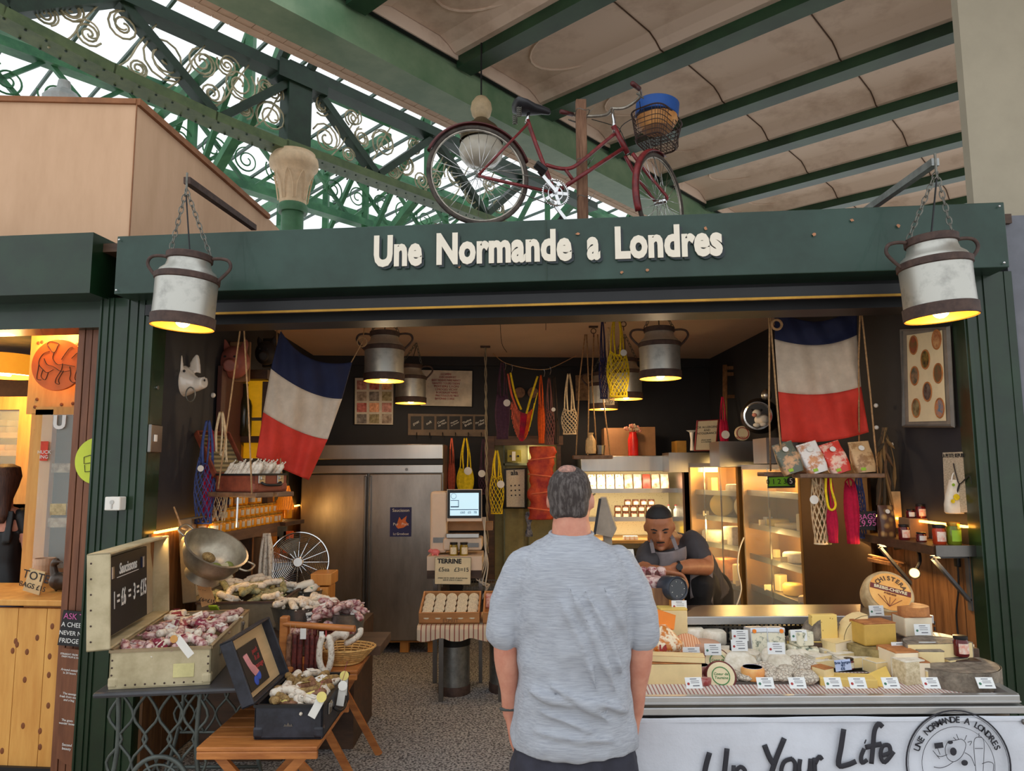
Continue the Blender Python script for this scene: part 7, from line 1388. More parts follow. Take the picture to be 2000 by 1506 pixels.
# cracker bags on the right swing
for i, (px, c1c, c2c, lb) in enumerate([(1552, (96, 100, 86), (196, 150, 110), 'clear dark green cracker bag, leftmost on the right swing'), (1600, (226, 220, 216), (190, 130, 90), 'white cracker bag with onion picture on the right swing'), (1645, (206, 60, 46), (226, 190, 170), 'red cracker bag, third on the right swing'), (1692, (196, 160, 116), (150, 110, 70), 'golden cracker bag, rightmost on the right swing')]):
    p = V((at(px, 926, 4.22).x, 4.23, c1.z+.014)); t = thing('cracker_bag', lb, 'bag', tuple(p), rot=(-.2, -.28 if i < 3 else -.08, 0)); MB().loft([ringp((0, 0, z), a, b_, n=20, p=5) for z, a, b_ in ((0, .055, .028), (.04, .062, .034), (.1, .064, .03), (.15, .06, .014), (.19, .062, .002))]).obj('bag_body', mat('bag body %d' % i, c1c, .3, rgb2=c2c, sc=16, thr=(.42, .52)), t, smooth=40)
    MB().lathe([(.017, 0), (.017, .002)], 16, Mx.Translation((0, -.024, .145)) @ Mx.Rotation(PI/2-.3, 4, 'X')).obj('brand_dot', M_white, t); MB().rbox((-.02, -.031, .02), (.028, .003, .018), .001).obj('green_mark', M_lime, t)
# bags hanging below the right swing
for a_ in [('cream net bag with round tag hanging under the right swing', 1597, 925, 942, 1062, 30, 4.3, NCo, True, (1590, 976, .026)), ('crimson bag with yellow handles hanging under the right swing', 1624, 928, 992, 1060, 20, 4.25, NR, False, None), ('solid crimson bag hanging under the right swing', 1660, 935, 945, 1062, 28, 4.3, NR, False, None), ('blue net bag at the back right of the swing', 1678, 925, 950, 1050, 18, 4.45, NBl, True, None), ('olive net bag behind the cream one under the swing', 1609, 930, 950, 1062, 18, 4.45, mat('olive cotton net', (96, 96, 60), .9), True, None)]: netbag(*a_)
bh = thing('yellow_cord_loop', 'yellow cord loop hanging over the crimson bag under the swing', 'cord', tuple(at(1624, 945, 4.2))); MB().tube(smoothpath([at(1613, 932, 4.2), at(1613, 960, 4.2), at(1618, 990, 4.19), at(1626, 996, 4.19), at(1632, 985, 4.19), at(1624, 955, 4.2), at(1622, 932, 4.2)], 5), .007, 6).obj('cord', NY, bh, smooth=True, world=True)
# ---------------------------------------------------------------- right wall
def wrp(px, py, off=.0): return wr(px, py, off)
of = board('oval_label_frame', 'grey framed board of eight oval cheese labels on the right wall', 'picture', [(1762, 645), (1852, 640), (1862, 832), (1766, 832)], .03, mat('grey picture mount', (130, 122, 112), .6), [], tracer=wr, edge=(.014, mat('grey wood frame', (104, 100, 96), .6)))
P = [wr(x, y, .036) for x, y in ((1771, 655), (1840, 645), (1848, 822), (1775, 824))]; MB().add(P, [(0, 1, 2, 3)]).obj('cream_mount', M_cardb, of, world=True)
Xw = (wr(1850, 750, .03)-wr(1770, 750, .03)).normalized()
for i, (px, py, c_, c2_) in enumerate([(1784, 674, (110, 84, 44), (150, 60, 40)), (1829, 663, (150, 84, 50), (206, 160, 110)), (1807, 702, (150, 120, 50), (40, 36, 28)), (1786, 734, (150, 110, 80), (50, 60, 50)), (1832, 729, (130, 80, 50), (90, 90, 60)), (1811, 765, (60, 36, 30), (120, 110, 100)), (1789, 797, (150, 140, 100), (90, 70, 40)), (1835, 797, (40, 120, 150), (206, 130, 60))]):
    M_ = frame4(wr(px, py, .039), Xw, (0, 0, 1)) @ Mx.Diagonal((.078, .105, .06, 1)); MB().lathe([(.5, 0), (.5, .002)], 28, M_).obj('oval_label', mat('oval %d' % i, c_, .5, rgb2=c2_, sc=24), of, world=True); MB().tube([(.5*math.cos(a), .5*math.sin(a), .003) for a in [k*PI/12 for k in range(24)]], .05, 4, closed=True, M=M_).obj('oval_border', M_brown_r, of, world=True)
nw = board('newspaper_poster', 'old newspaper poster with a cockerel drawing by the right pillar', 'poster', [(1841, 884), (1896, 882), (1904, 1000), (1846, 1002)], .02, mat('newsprint', (206, 192, 168), .8, rgb2=(160, 146, 124), sc=60, stretch=(1, 1, 4)), [('LA PETITE REPUBLIQUE', .5, .06, .03, M_ink, dict(sx=.8))], tracer=wr)
MB().tube(smoothpath([wr(1862, 905, .026), wr(1868, 930, .026), wr(1874, 945, .026), wr(1886, 935, .026), wr(1894, 930, .026), wr(1898, 945, .026)], 5), .003, 5).tube(smoothpath([wr(1874, 945, .026), wr(1870, 960, .026), wr(1868, 985, .026)], 4), .004, 5).obj('cockerel_drawing', M_ink, nw, world=True)
tb2 = thing('tote_bag', 'small white sunflower print tote bag hanging over the newspaper poster', 'tote bag', tuple(at(1868, 1000, 3.85))); mb = MB(); mb.loft([ringp(at(1869, y, 3.84), w_, .03, n=20, p=3.2) for y, w_ in ((1003, .05), (1000, .06), (985, .063), (965, .055), (945, .04), (937, .035))]); mb.obj('bag_body', mat('white tote cloth', (226, 216, 198), .8, var=.06, bump=.3, sc=16), tb2, world=True, smooth=True)
for px, py, r in ((1868, 971, .017), (1861, 979, .011), (1862, 947, .008)): MB().lathe([(r, 0), (r, .002)], 10, align((0, -1, 0), at(px, py, 3.805))).obj('sunflower_print', NY if r > .01 else M_lime, tb2, world=True)
MB().tube(smoothpath([at(1858, 940, 3.83), at(1862, 925, 3.84), at(1872, 922, 3.84), at(1880, 938, 3.83)], 4), .004, 5).obj('strap', M_white, tb2, world=True)
# wall shelf with jars, brackets, gooseneck lamp
z_s = 1.315; ws_ = thing('wall_shelf', 'dark thick wooden shelf with a steel end on the right wall', 'shelf', (2.22, 4.3, z_s)); MB().prism([(2.14, 3.72), (2.36, 3.70), (2.34, 4.45), (2.13, 4.45)], .045, z0=z_s-.045).obj('board', M_plankd, ws_, world=True); MB().box((2.25, 3.705, z_s-.022), (.22, .015, .055)).obj('steel_end', M_steeld, ws_, world=True)
for Y_ in (3.78, 4.32):
    x_ = 2.345; MB().beam((2.16, Y_, z_s-.06), (x_, Y_, z_s-.06), .03, .012).beam((x_, Y_, z_s-.05), (x_, Y_, z_s-.33), .03, .012, up=(1, 0, 0)).beam((2.17, Y_, z_s-.07), (x_-.005, Y_, z_s-.28), .03, .014).obj('bracket', mat('grey steel bracket', (96, 96, 98), .5, metal=.4), ws_, world=True)
def js(px, Y, h, r, body, lid, lb, zz=0, lab=None): o = jar(lb, 'jar', h, r, body, lid, lab or mat('pink jam label', (226, 150, 130), .5, rgb2=(232, 226, 210), sc=50)); o.location = V((at(px, 1030, Y).x, Y, z_s+zz)); return o
js(1765, 4.05, .085, .029, M_jam, M_blk, 'dark jam jar nearest the chocolate bag on the right shelf'); js(1833, 3.82, .10, .032, mat('orange marmalade glass', (176, 60, 30), .15), M_blk, 'orange red jam jar beside the green gherkin jar'); js(1862, 3.8, .115, .034, mat('green gherkin glass', (110, 120, 30), .15, var=.3), M_goldlid, 'green gherkin jar nearest the pillar on the right shelf', lab=M_lime); js(1798, 3.95, .05, .026, M_jam, M_blk, 'small low jam jar with a white card in front', lab=M_white)
tag(MB().rbox((at(1788, 1030, 4.2).x, 4.2, z_s+.055), (.13, .12, .11), .004).obj('cardboard_riser', M_cardbox), 'brown cardboard riser under two jam jars on the right shelf', 'box'); js(1800, 4.17, .08, .028, M_jam, M_blk, 'jam jar on top of the cardboard riser, right one', .11); js(1780, 4.2, .05, .024, M_jam, M_blk, 'little jam jar on top of the cardboard riser, left one', .11, M_white)
cbg = V((at(1740, 1030, 4.2).x, 4.25, z_s)); t = thing('chocolate_bag', 'tall clear bag of chocolate pieces at the end of the right shelf', 'bag', tuple(cbg)); MB().loft([ringp((0, 0, z), a, b_, n=18, p=4) for z, a, b_ in ((0, .045, .03), (.08, .047, .034), (.15, .045, .015), (.18, .046, .002))]).obj('bag_body', mat('chocolate pieces', (84, 56, 44), .3, rgb2=(190, 150, 90), kind='voronoi', sc=24, thr=(.1, .5)), t, smooth=40); MB().lathe([(.013, 0), (.013, .002)], 14, Mx.Translation((0, -.024, .145)) @ Mx.Rotation(PI/2-.3, 4, 'X')).obj('brand_dot', M_white, t)
for i, (px, y0, c_, lb) in enumerate([(1752, 960, (206, 170, 120), 'cream upright packet behind the chocolate bag'), (1775, 965, (120, 40, 50), 'dark red upright packet behind the jars'), (1801, 938, (150, 60, 100), 'tall pink spined book behind the jars'), (1813, 990, (50, 90, 140), 'blue card behind the jars')]): tag(panel(MB(), px-11 if i < 2 else px-(3 if i == 2 else 9), y0, px+11 if i < 2 else px+(3 if i == 2 else 9), 1031, 4.38, .03).obj('packet' if i != 2 else 'book', mat('right packet %d' % i, c_, .5, var=.25)), lb, 'book' if i == 2 else 'packet')
board('bag_price_board', 'small slate pricing bags at £9.95 in pink chalk', 'chalkboard', [(1676, 1000), (1712, 998), (1710, 1036), (1673, 1034)], 4.3, M_slate, [('BAGS', .5, .3, .045, M_pinkch), ('£9.95', .5, .65, .052, M_pinkch)], tracer=lambda x, y, o: at(x, y, o))
glp = at(1787, 1118, 4.1); gl_ = thing('gooseneck_lamp', 'black gooseneck spotlight bending down under the right shelf', 'lamp', tuple(glp)); MB().tube(smoothpath([at(1748, 1072, 4.4), at(1770, 1069, 4.25), at(1792, 1076, 4.15), at(1797, 1095, 4.1), at(1790, 1112, 4.1)], 5), .009, 8).obj('gooseneck', M_black, gl_, world=True, smooth=True)
sdv = (at(1745, 1165, 3.55)-glp).normalized(); MB().lathe([(.012, -.03), (.018, 0), (.032, .045), (.028, .045), (.014, .005)], 20, align(sdv, glp-sdv*.02)).obj('lamp_head', M_black, gl_, world=True, smooth=40); MB().lathe([(0, .038), (.027, .038)], 16, align(sdv, glp-sdv*.02), cap=False).obj('lit_lens', mat('warm lens', (255, 200, 120), em=(255, 200, 120), es=3), gl_, world=True)
l_ = lamp('spot', glp+sdv*.04, 45, (1, .7, .3), .02, spot=math.radians(75), typ='SPOT'); l_.rotation_euler = (-sdv).to_track_quat('Z', 'Y').to_euler()
tag(MB().rbox(at(1735, 1060, 4.6), (.1, .1, .12), .02).rbox(at(1728, 1083, 4.6), (.06, .06, .07), .02).obj('black_socket_box', M_black), 'black plug box under the right shelf behind the gooseneck lamp', 'plug box')
tag(MB().beam(at(1698, 1084, 4.5), at(1768, 1100, 4.3), .03, .008).beam(at(1700, 1092, 4.5), at(1760, 1104, 4.32), .06, .02).obj('wooden_rail', M_plank), 'small lit wooden rail under the right shelf', 'rail')
tag(MB().tube(smoothpath([wr(1868, 1050, .03), wr(1870, 1090, .03), wr(1872, 1150, .03), wr(1868, 1200, .03), wr(1872, 1245, .03)], 5), .005, 5).rbox(wr(1869, 1090, .03), (.02, .035, .09), .005).obj('wall_cable', M_black, smooth=True), 'thin black cable with a transformer running down the right plank wall', 'cable')
dfl = thing('dried_flowers', 'bunch of dried flowers and leaves hanging on the right wall', 'dried flowers', tuple(at(1735, 880, 4.4)))
for k in range(26):
    a0 = at(1728+R.uniform(-6, 6), 835, 4.4); e_ = at(1732+R.uniform(-22, 22), 860+R.uniform(10, 150), 4.4+R.uniform(-.05, .03)); P = smoothpath([a0, a0.lerp(e_, .5)+V((R.uniform(-.03, .03), 0, 0)), e_], 4); MB().tube(P, [.003]*(len(P)-4)+[.008, .012, .007, .002], 5).obj('dried_stem', mat('dried stem %d' % (k % 3), [(110, 84, 60), (70, 60, 46), (140, 110, 70)][k % 3], .9), dfl, world=True)
for px, py in ((1745, 868), (1712, 835), (1711, 792)): MB().ell(at(px, py, 4.45), (.014, .014, .014), 8, 6).obj('white_bud', M_white, dfl, world=True, smooth=True)
tag(panel(MB(), 1733, 818, 1748, 843, 4.55, .02).obj('small_plaque', M_plankd), 'small brown wooden plaque behind the dried flowers', 'plaque')
# ---------------------------------------------------------------- cheese counter
YF2 = 2.70; ZF = .90; XR = at(1986, 1345, YF2).x; XL = .30; CW = XR-XL; CXm = (XL+XR)/2
M_alum = mat('aluminium rail', (190, 190, 190), .35, metal=.8, var=.06); M_liner = mat('striped paper liner', (214, 206, 200), .7, rgb2=(160, 110, 104), kind='stripe', sc=22, thr=(.2, .4))
co2 = thing('cheese_counter', 'refrigerated cheese counter with aluminium rails and a back ledge', 'counter', (CXm, 3.1, 0))
MB().rbox((CXm, YF2, ZF-.012), (CW, .03, .03), .004).rbox((CXm, YF2-.004, ZF-.02), (CW, .03, .005), .001).obj('front_rail', M_alum, co2, world=True)
MB().rbox((CXm+.006, YF2+.0, ZF-.047), (CW+.014, .045, .026), .003).obj('lower_rail', M_alum, co2, world=True)
MB().beam((XR-.01, YF2, ZF-.012), (XR-.02, 3.34, ZF+.04), .03, .03).obj('side_rail', M_alum, co2, world=True)
dkz = lambda y: .872+(y-2.72)*.11
MB().add([(XL, 2.72, dkz(2.72)), (XR-.02, 2.72, dkz(2.72)), (XR-.02, 3.33, dkz(3.33)), (XL, 3.33, dkz(3.33)), (XL, 2.72, .80), (XR-.02, 2.72, .80), (XR-.02, 3.33, .80), (XL, 3.33, .80)], [(0, 1, 2, 3), (7, 6, 5, 4), (0, 4, 5, 1), (1, 5, 6, 2), (2, 6, 7, 3), (3, 7, 4, 0)]).obj('display_deck', M_steeld, co2, world=True)
MB().add([(XL, 2.72, dkz(2.72)+.003), (XR-.03, 2.72, dkz(2.72)+.003), (XR-.03, 2.98, dkz(2.98)+.003), (XL, 2.98, dkz(2.98)+.003)], [(0, 1, 2, 3)]).obj('paper_liner', M_liner, co2, world=True)
XLe = at(1822, 1205, 3.35).x; zl_ = at(1500, 1204, 3.35).z
MB().rbox(((XL+XLe)/2, 3.49, zl_-.012), (XLe-XL, .28, .024), .004).obj('back_ledge', M_steel, co2, world=True); MB().rbox(((XL+XLe)/2, 3.348, zl_-.016), (XLe-XL, .012, .036), .003).obj('ledge_lip', M_alum, co2, world=True)
MB().box((CXm, 3.40, (zl_+.8)/2-.02), (CW-.03, .02, zl_-.86)).obj('vent_back', M_steeld, co2, world=True); sl_ = MB()
for r_ in range(3):
    for k in range(78): sl_.rbox((XL+.05+k*.0205, 3.388, dkz(3.33)+.016+r_*.026), (.009, .004, .018), .003, seg=1)
q_ = sl_.obj('vent_slots', M_black, co2, world=True); q_['kind'] = 'stuff'
MB().box((CXm, 3.06, .42), (CW-.04, .62, .76)).obj('cabinet', M_steeld, co2, world=True); MB().box(((XL+XLe)/2, 3.5, .5), (XLe-XL-.02, .2, .98)).obj('back_cabinet', M_steeld, co2, world=True)
# printed banner
M_ban = mat('white pvc banner', (206, 210, 220), .45, var=.05, sc=7, bump=.5); YB_ = 2.672
bn = thing('banner', 'white wrinkled banner with black script and a round cow logo on the counter front', 'banner', (CXm, YB_, .05))
def bnf(u, v, o=0):
    x = XL+.02+(CW-.02)*u; z = .835-.81*v; return V((x, YB_+.004*math.sin(x*14+z*5)+.004*math.sin(x*31-z*13)*(.3+v)+.003*math.sin(z*23+x*7)+o, z))
MB().sheet(bnf, 90, 40, .003).obj('sheet', M_ban, bn, world=True, smooth=True); MB().rbox((CXm, YB_-.005, .826), (CW-.01, .004, .012), .001).obj('hem', M_ban, bn, world=True)
M_bink = mat('banner black ink', (42, 42, 50), .6, var=.03); YI = YB_-.010
def ink(name, strokes, w, par=bn, m=M_bink, k=4):
    for s in strokes:
        P = smoothpath([V((at(x, y, YI).x, YI, at(x, y, YI).z)) for x, y in s], k); MB().tube([(p.x, p.z, 0) for p in P], w, 8, M=Mx(((1, 0, 0, 0), (0, 0, -.12, YI), (0, 1, 0, 0), (0, 0, 0, 1)))).obj(name, m, par, world=True, smooth=True)
WI = .0095
ink('letter_stroke_u', [[(1386, 1470), (1378, 1500), (1376, 1530), (1392, 1552), (1410, 1545), (1416, 1500), (1420, 1462)]], WI); ink('letter_stroke_p', [[(1433, 1495), (1430, 1560)], [(1434, 1510), (1446, 1498), (1456, 1508), (1450, 1528), (1434, 1532)]], WI*.8)
ink('letter_stroke_y', [[(1493, 1455), (1503, 1480), (1512, 1494)], [(1532, 1442), (1516, 1482), (1500, 1530), (1488, 1560)]], WI); ink('letter_stroke_o', [[(1548, 1482), (1532, 1488), (1526, 1508), (1536, 1524), (1550, 1514), (1553, 1492), (1546, 1482)]], WI*.8); ink('letter_stroke_u', [[(1563, 1483), (1561, 1505), (1568, 1518), (1580, 1508), (1583, 1482)], [(1583, 1482), (1584, 1512)]], WI*.8); ink('letter_stroke_r', [[(1591, 1480), (1592, 1512)], [(1592, 1492), (1600, 1478), (1606, 1484)]], WI*.8)
ink('letter_stroke_l', [[(1648, 1424), (1643, 1458), (1638, 1494), (1655, 1494), (1672, 1487)]], WI); ink('letter_stroke_i', [[(1688, 1462), (1682, 1478), (1684, 1490), (1694, 1484)], [(1689, 1448), (1691, 1449)]], WI*.8); ink('letter_stroke_f', [[(1724, 1420), (1716, 1414), (1708, 1428), (1705, 1460), (1702, 1492)], [(1690, 1460), (1722, 1453)]], WI*.9); ink('letter_stroke_e', [[(1722, 1476), (1738, 1470), (1736, 1456), (1724, 1458), (1720, 1476), (1728, 1489), (1746, 1468)]], WI*.8)
LC = at(1872, 1494, YI); LC.y = YI; Rl = .183
bl_ = lambda r, w, nm: MB().tube(circ(LC, r, 56), w, 4, closed=True, flat=1).obj(nm, M_bink, bn, world=True)
bl_(Rl, .003, 'logo_ring'); bl_(Rl*.965, .0009, 'logo_inner_ring'); bl_(Rl*.70, .0009, 'logo_inner_ring')
s_ = 'UNE NORMANDE A LONDRES'
for i, ch in enumerate(s_):
    if ch == ' ': continue
    a = math.radians(158-i*(136/(len(s_)-1))); c = LC+V((math.cos(a), 0, math.sin(a)))*Rl*.825; o = text(ch, .03, M_bink, 'logo_letter', bn, None, bold=.0004); tx = V((math.sin(a), 0, -math.cos(a))); o.data.transform(WM[bn.name].inverted() @ frame4(c, tx, V((math.cos(a), 0, math.sin(a)))))
ink('logo_cow', [[(1852, 1448), (1846, 1462), (1850, 1480), (1862, 1488), (1876, 1480), (1884, 1466), (1886, 1452), (1878, 1444), (1866, 1446), (1852, 1448)], [(1872, 1444), (1868, 1434)], [(1884, 1446), (1888, 1436)], [(1868, 1446), (1862, 1440)], [(1890, 1450), (1898, 1448), (1894, 1456)], [(1850, 1474), (1838, 1478), (1830, 1476)], [(1862, 1488), (1850, 1496), (1836, 1500), (1824, 1498)], [(1884, 1470), (1896, 1478), (1904, 1496)], [(1836, 1474), (1830, 1458)], [(1835, 1482), (1822, 1466)], [(1906, 1506), (1902, 1450), (1912, 1440), (1922, 1450), (1920, 1506)], [(1912, 1440), (1912, 1432)], [(1904, 1462), (1920, 1462)], [(1918, 1492), (1930, 1488), (1940, 1492), (1940, 1506)]], .0011)
MB().ell(V((at(1862, 1468, YI).x, YI, at(1862, 1468, YI).z)), (.012, .001, .014), 10, 6).ell(V((at(1884, 1490, YI).x, YI, at(1884, 1490, YI).z)), (.012, .001, .01), 10, 6).ell(V((at(1856, 1450, YI).x, YI, at(1856, 1450, YI).z)), (.01, .001, .006), 10, 6).obj('logo_patches', M_bink, bn, world=True)
MB().prism([(0, 0), (.03, .004), (.032, -.014), (.002, -.018)], .001, frame4(V((at(1830, 1452, YI).x-.01, YI, at(1830, 1452, YI).z)), (1, 0, 0), (0, 0, 1))).obj('logo_flag', M_bink, bn, world=True)
MB().ell((XR-.012, YB_-.012, at(1982, 1408, YB_).z), (.008, .008, .01), 8, 6).obj('banner_knob', M_steeld, co2, world=True, smooth=True)
# ---- price tickets
def ticket(px, py, Y, lb, w=.066, h=.042, lean=-.35, grp=None, col=0):
    # bottom edge at py
    p = at(px, py, Y); t = thing('price_ticket', lb, 'price ticket', tuple(p), rot=(lean, 0, R.uniform(-.08, .08)), group=grp); MB().rbox((0, 0, h/2), (w, .0015, h), .0006).obj('card', M_paper, t)
    MB().lathe([(.005, 0), (.005, .0006)], 10, Mx.Translation((-w*.33, -.0008, h*.42)) @ Mx.Rotation(PI/2, 4, 'X')).obj('stamp', (M_redt, mat('green stamp', (70, 120, 96), .6))[col], t)
    b_ = MB(); b_.box((0, -.001, h*.84), (w*.4, .0005, .003)).box((.005, -.001, h*.66), (w*.5, .0005, .002)).box((.005, -.001, h*.5), (w*.5, .0005, .002)).box((w*.12, -.001, h*.24), (w*.4, .0005, .004)); b_.obj('printed_lines', mat('grey print', (120, 120, 126), .7), t); return t
M_lines = None
def dk(px, py):          # point on the sloping deck under a pixel
    return onp(px, py, (0, 2.72, dkz(2.72)), V((0, -.11, 1)).normalized())
for i, (px, where) in enumerate([(1357, 'in front of the cut comte wedge, leftmost on the front rail'), (1497, 'on the front rail below the small orange wrapped cheese'), (1560, 'on the front rail below the wrinkled grey goat cheeses'), (1630, 'on the front rail left of the yellow slab'), (1678, 'low on the front rail under the yellow slab'), (1743, 'on the front rail right of the yellow triangle'), (1822, 'on the front rail under the white textured block'), (1929, 'rightmost on the front rail, under the grey half wheel')]):
    ticket(px, 1345, 2.735, 'white price ticket '+where, lean=-.55, col=i % 2, w=.062, h=.04)
for px, py, Y, lb in [(1351, 1287, 2.98, 'white price ticket above the small brown banded cheese'), (1393, 1280, 3.0, 'white price ticket behind the upper green labelled cheese'), (1445, 1272, 3.02, 'white price ticket propped on the pale half rounds'), (1446, 1252, 3.12, 'upper white price ticket left of the foil blue cheeses'), (1517, 1278, 2.96, 'white price ticket under the foil blue cheeses'), (1561, 1252, 3.12, 'tilted white price ticket left of the holey yellow cheese'), (1697, 1246, 3.12, 'white price ticket against the pale goat wedge'), (1713, 1203, 3.33, 'white price ticket before the big lettered cheese wheel'), (1803, 1241, 3.1, 'white price ticket topmost at the right stack'), (1759, 1277, 3.0, 'white price ticket in front of the yellow brown block'), (1814, 1277, 2.98, 'white price ticket between the two pale cheeses at the right'), (1327, 1193, 3.34, 'white price ticket on the ledge under the black round device')]: ticket(px, py, Y, lb, lean=-.12, col=len(lb) % 2, w=.068, h=.045)
# ---- the cheeses, back row to front
KS = 1.22
p = dk(1317, 1258); block('tall_cheese_block', 'tall pale yellow cheese block with rind at the left back of the counter', p+V((0, .04, 0)), (.1, .08, .125), M_paste, .02, M_pastey)
p = dk(1297, 1300); bl3 = cw('patterned_ball_cheese', 'round cheese in orange and white patterned wrap with a red printed mark', p+V((0, .05, 0)), .076, .125, mat('patterned wrap', (200, 120, 50), .4, rgb2=(236, 220, 190), sc=34, thr=(.45, .55)), rim=.45); wtext(bl3, 'L4', 1295, 1266, p.y-.045, .03, M_redt, bold=.002); MB().lathe([(.026, 0), (.026, .002)], 20, Mx.Translation((.005, -.077, .04)) @ Mx.Rotation(PI/2, 4, 'X')).obj('round_seal', M_cardb, bl3)
wedge('orange_cheese', 'half of a bright orange mimolette lying on the patterned ball cheese', p+V((-.0, .05, .15)), .055, PI, .05, M_orange, M_orange, rz=PI/2+.4, rot=(.35, .25, PI/2+.4))
wedge('orange_cheese', 'small cut orange mimolette wedge at the left front of the counter', dk(1272, 1322)+V((0, .02, 0)), .07, 1.2, .055, M_orange, M_orange, rz=.5)
cw('soft_white_cheese', 'white drum shaped soft cheese, left one on the dark tray at the back', dk(1361, 1262)+V((0, .06, 0)), .042, .055, M_rindw); cw('soft_white_cheese', 'white drum shaped soft cheese, right one on the dark tray at the back', dk(1402, 1266)+V((0, .06, 0)), .045, .052, M_rindw)
tag(MB().rbox(dk(1382, 1270)+V((.0, .06, .004)), (.24, .12, .008), .003).obj('slate_tray', M_slate), 'dark tray under the two white drum cheeses', 'tray')
cw('ribbed_cheese', 'pale orange ribbed round cheese leaning behind a ticket', dk(1347, 1285)+V((0, .05, .02)), .05, .03, mat('ribbed orange rind', (236, 190, 150), .6, rgb2=(214, 140, 96), kind='stripe', sc=30), rot=(.9, 0, 0)); cw('flat_pink_cheese', 'flat pinkish round cheese behind the upper green labelled one', dk(1382, 1283)+V((0, .06, .0)), .058, .04, mat('pinkish rind', (206, 160, 134), .6, var=.12))
for px, py, a_, lb in ((1447, 1262, .6, 'pale half round cheese at the back left of the foil packs'), (1433, 1295, 2.6, 'pale cut round cheese under the ticket, left part'), (1457, 1300, .4, 'pale cut round cheese under the ticket, right part')): wedge('half_round_cheese', lb, dk(px, py)+V((0, .06, 0)), .062, 2.7, .032, M_pastew, M_rindw, rz=a_)
for px, lb in ((1489, 'left blue veined wedge in foil with an orange flower seal'), (1524, 'right blue veined wedge in foil with an orange flower seal')):
    p = dk(px, 1288)+V((0, .05, .008)); t = thing('foil_blue_cheese', lb, 'cheese', tuple(p), rot=(-.12, 0, .1 if px < 1500 else -.05)); MB().prism([(-.035, -.03), (.035, -.03), (.03, .04), (-.03, .04)], .09).obj('paste', M_blue, t); MB().rbox((0, .006, .1), (.078, .075, .024), .006).rbox((-.037, .005, .05), (.003, .072, .1), .001).obj('foil_wrap', mat('silver foil', (206, 210, 216), .3, metal=.6, var=.1), t); MB().lathe([(0, 0), (.009, 0), (.009, .002), (0, .002)], 8, Mx.Translation((.022 if px > 1500 else -.022, -.033, .098)) @ Mx.Rotation(PI/2, 4, 'X'), cap=False).obj('flower_seal', M_orange, t)
tag(MB().rbox(dk(1505, 1292)+V((0, .04, .003)), (.19, .13, .008), .003).obj('slate_tray', M_slate), 'dark tray under the foil blue cheeses', 'tray')
bb = cw('banded_cheese', 'small cheese in a brown printed wooden band behind the comte slab', dk(1357, 1312)+V((0, .04, 0)), .042, .04, M_brown_r, top=mat('red brown top', (150, 70, 50), .6)); wtext(bb, 'RONDORET', 1357, 1297, bb.location.y-.044, .014, M_plankd)
for k, (px, py, lb) in enumerate([(1401, 1308, 'upper green labelled round cheese with a dark red rim'), (1410, 1336, 'lower green labelled round cheese with a dark red rim')]):
    p = dk(px, py)+V((0, .03, .012)); t = cw('labelled_round_cheese', lb, p, .05, .03, mat('maroon wrapped rim', (110, 50, 50), .35, var=.2), rot=(1.05, .0, .1-.2*k), rim=.25); MB().lathe([(0, .0369), (.052, .0369)], 28, cap=False).obj('white_face', M_cardb, t); MB().tube(circ((0, 0, .0375), .033, 24, (1, 0, 0), (0, 1, 0)), .0022, 4, closed=True).obj('green_wreath', mat('green print', (60, 130, 70), .6), t); text('Coeur de\nTouraine', .014, MC['green print'], 'lettering', t, Mx.Translation((0, 0, .0377)), shear=.2)
for i, (px, py, lb) in enumerate([(1368, 1322, 'red wrapped round cheese beside the comte slab'), (1370, 1338, 'flat red wrapped cheese half hidden by a ticket')]): cw('red_wrapped_cheese', lb, dk(px, py)+V((0, .02, 0)), .036, .034-.012*i, mat('red film wrap', (150, 60, 60), .3, rgb2=(206, 170, 160), sc=16), top=M_paper if i == 0 else None)
wedge('comte_wedge', 'big ivory comte wedge with brown rind at the left front', dk(1326, 1338)+V((.09, .0, 0)), .2, .5, .065, M_paste, M_brown_r, rz=PI-.25); block('comte_slab', 'long comte slab lying on top of the ivory wedge', dk(1322, 1338)+V((0, .04, .081)), (.19, .05, .02), M_paste, -.15, M_brown_r); block('ivory_block', 'ivory cheese block partly behind the customer arm', dk(1258, 1325)+V((0, .03, 0)), (.05, .07, .08), M_pastey, .1)
cw('white_bloomy_cheese', 'big white bloomy camembert leaning behind the small orange wrapped cheese', dk(1452, 1318)+V((0, .04, .012)), .056, .028, M_rindw, rot=(.75, 0, .1)); ow = cw('orange_wrapped_cheese', 'small orange wrapped cheese with a blue and white lid', dk(1474, 1333)+V((0, .02, .004)), .037, .04, mat('orange washed rind', (226, 140, 70), .35, rgb2=(236, 190, 120), sc=12), top=mat('blue lid paper', (96, 96, 170), .5, rgb2=(226, 226, 236), sc=12))
tag(MB().rbox(dk(1510, 1332)+V((0, .03, .001)), (.42, .12, .012), .004).obj('slate_board', mat('brown slate board', (84, 74, 68), .7)), 'dark slate board under the goat cheeses', 'board')
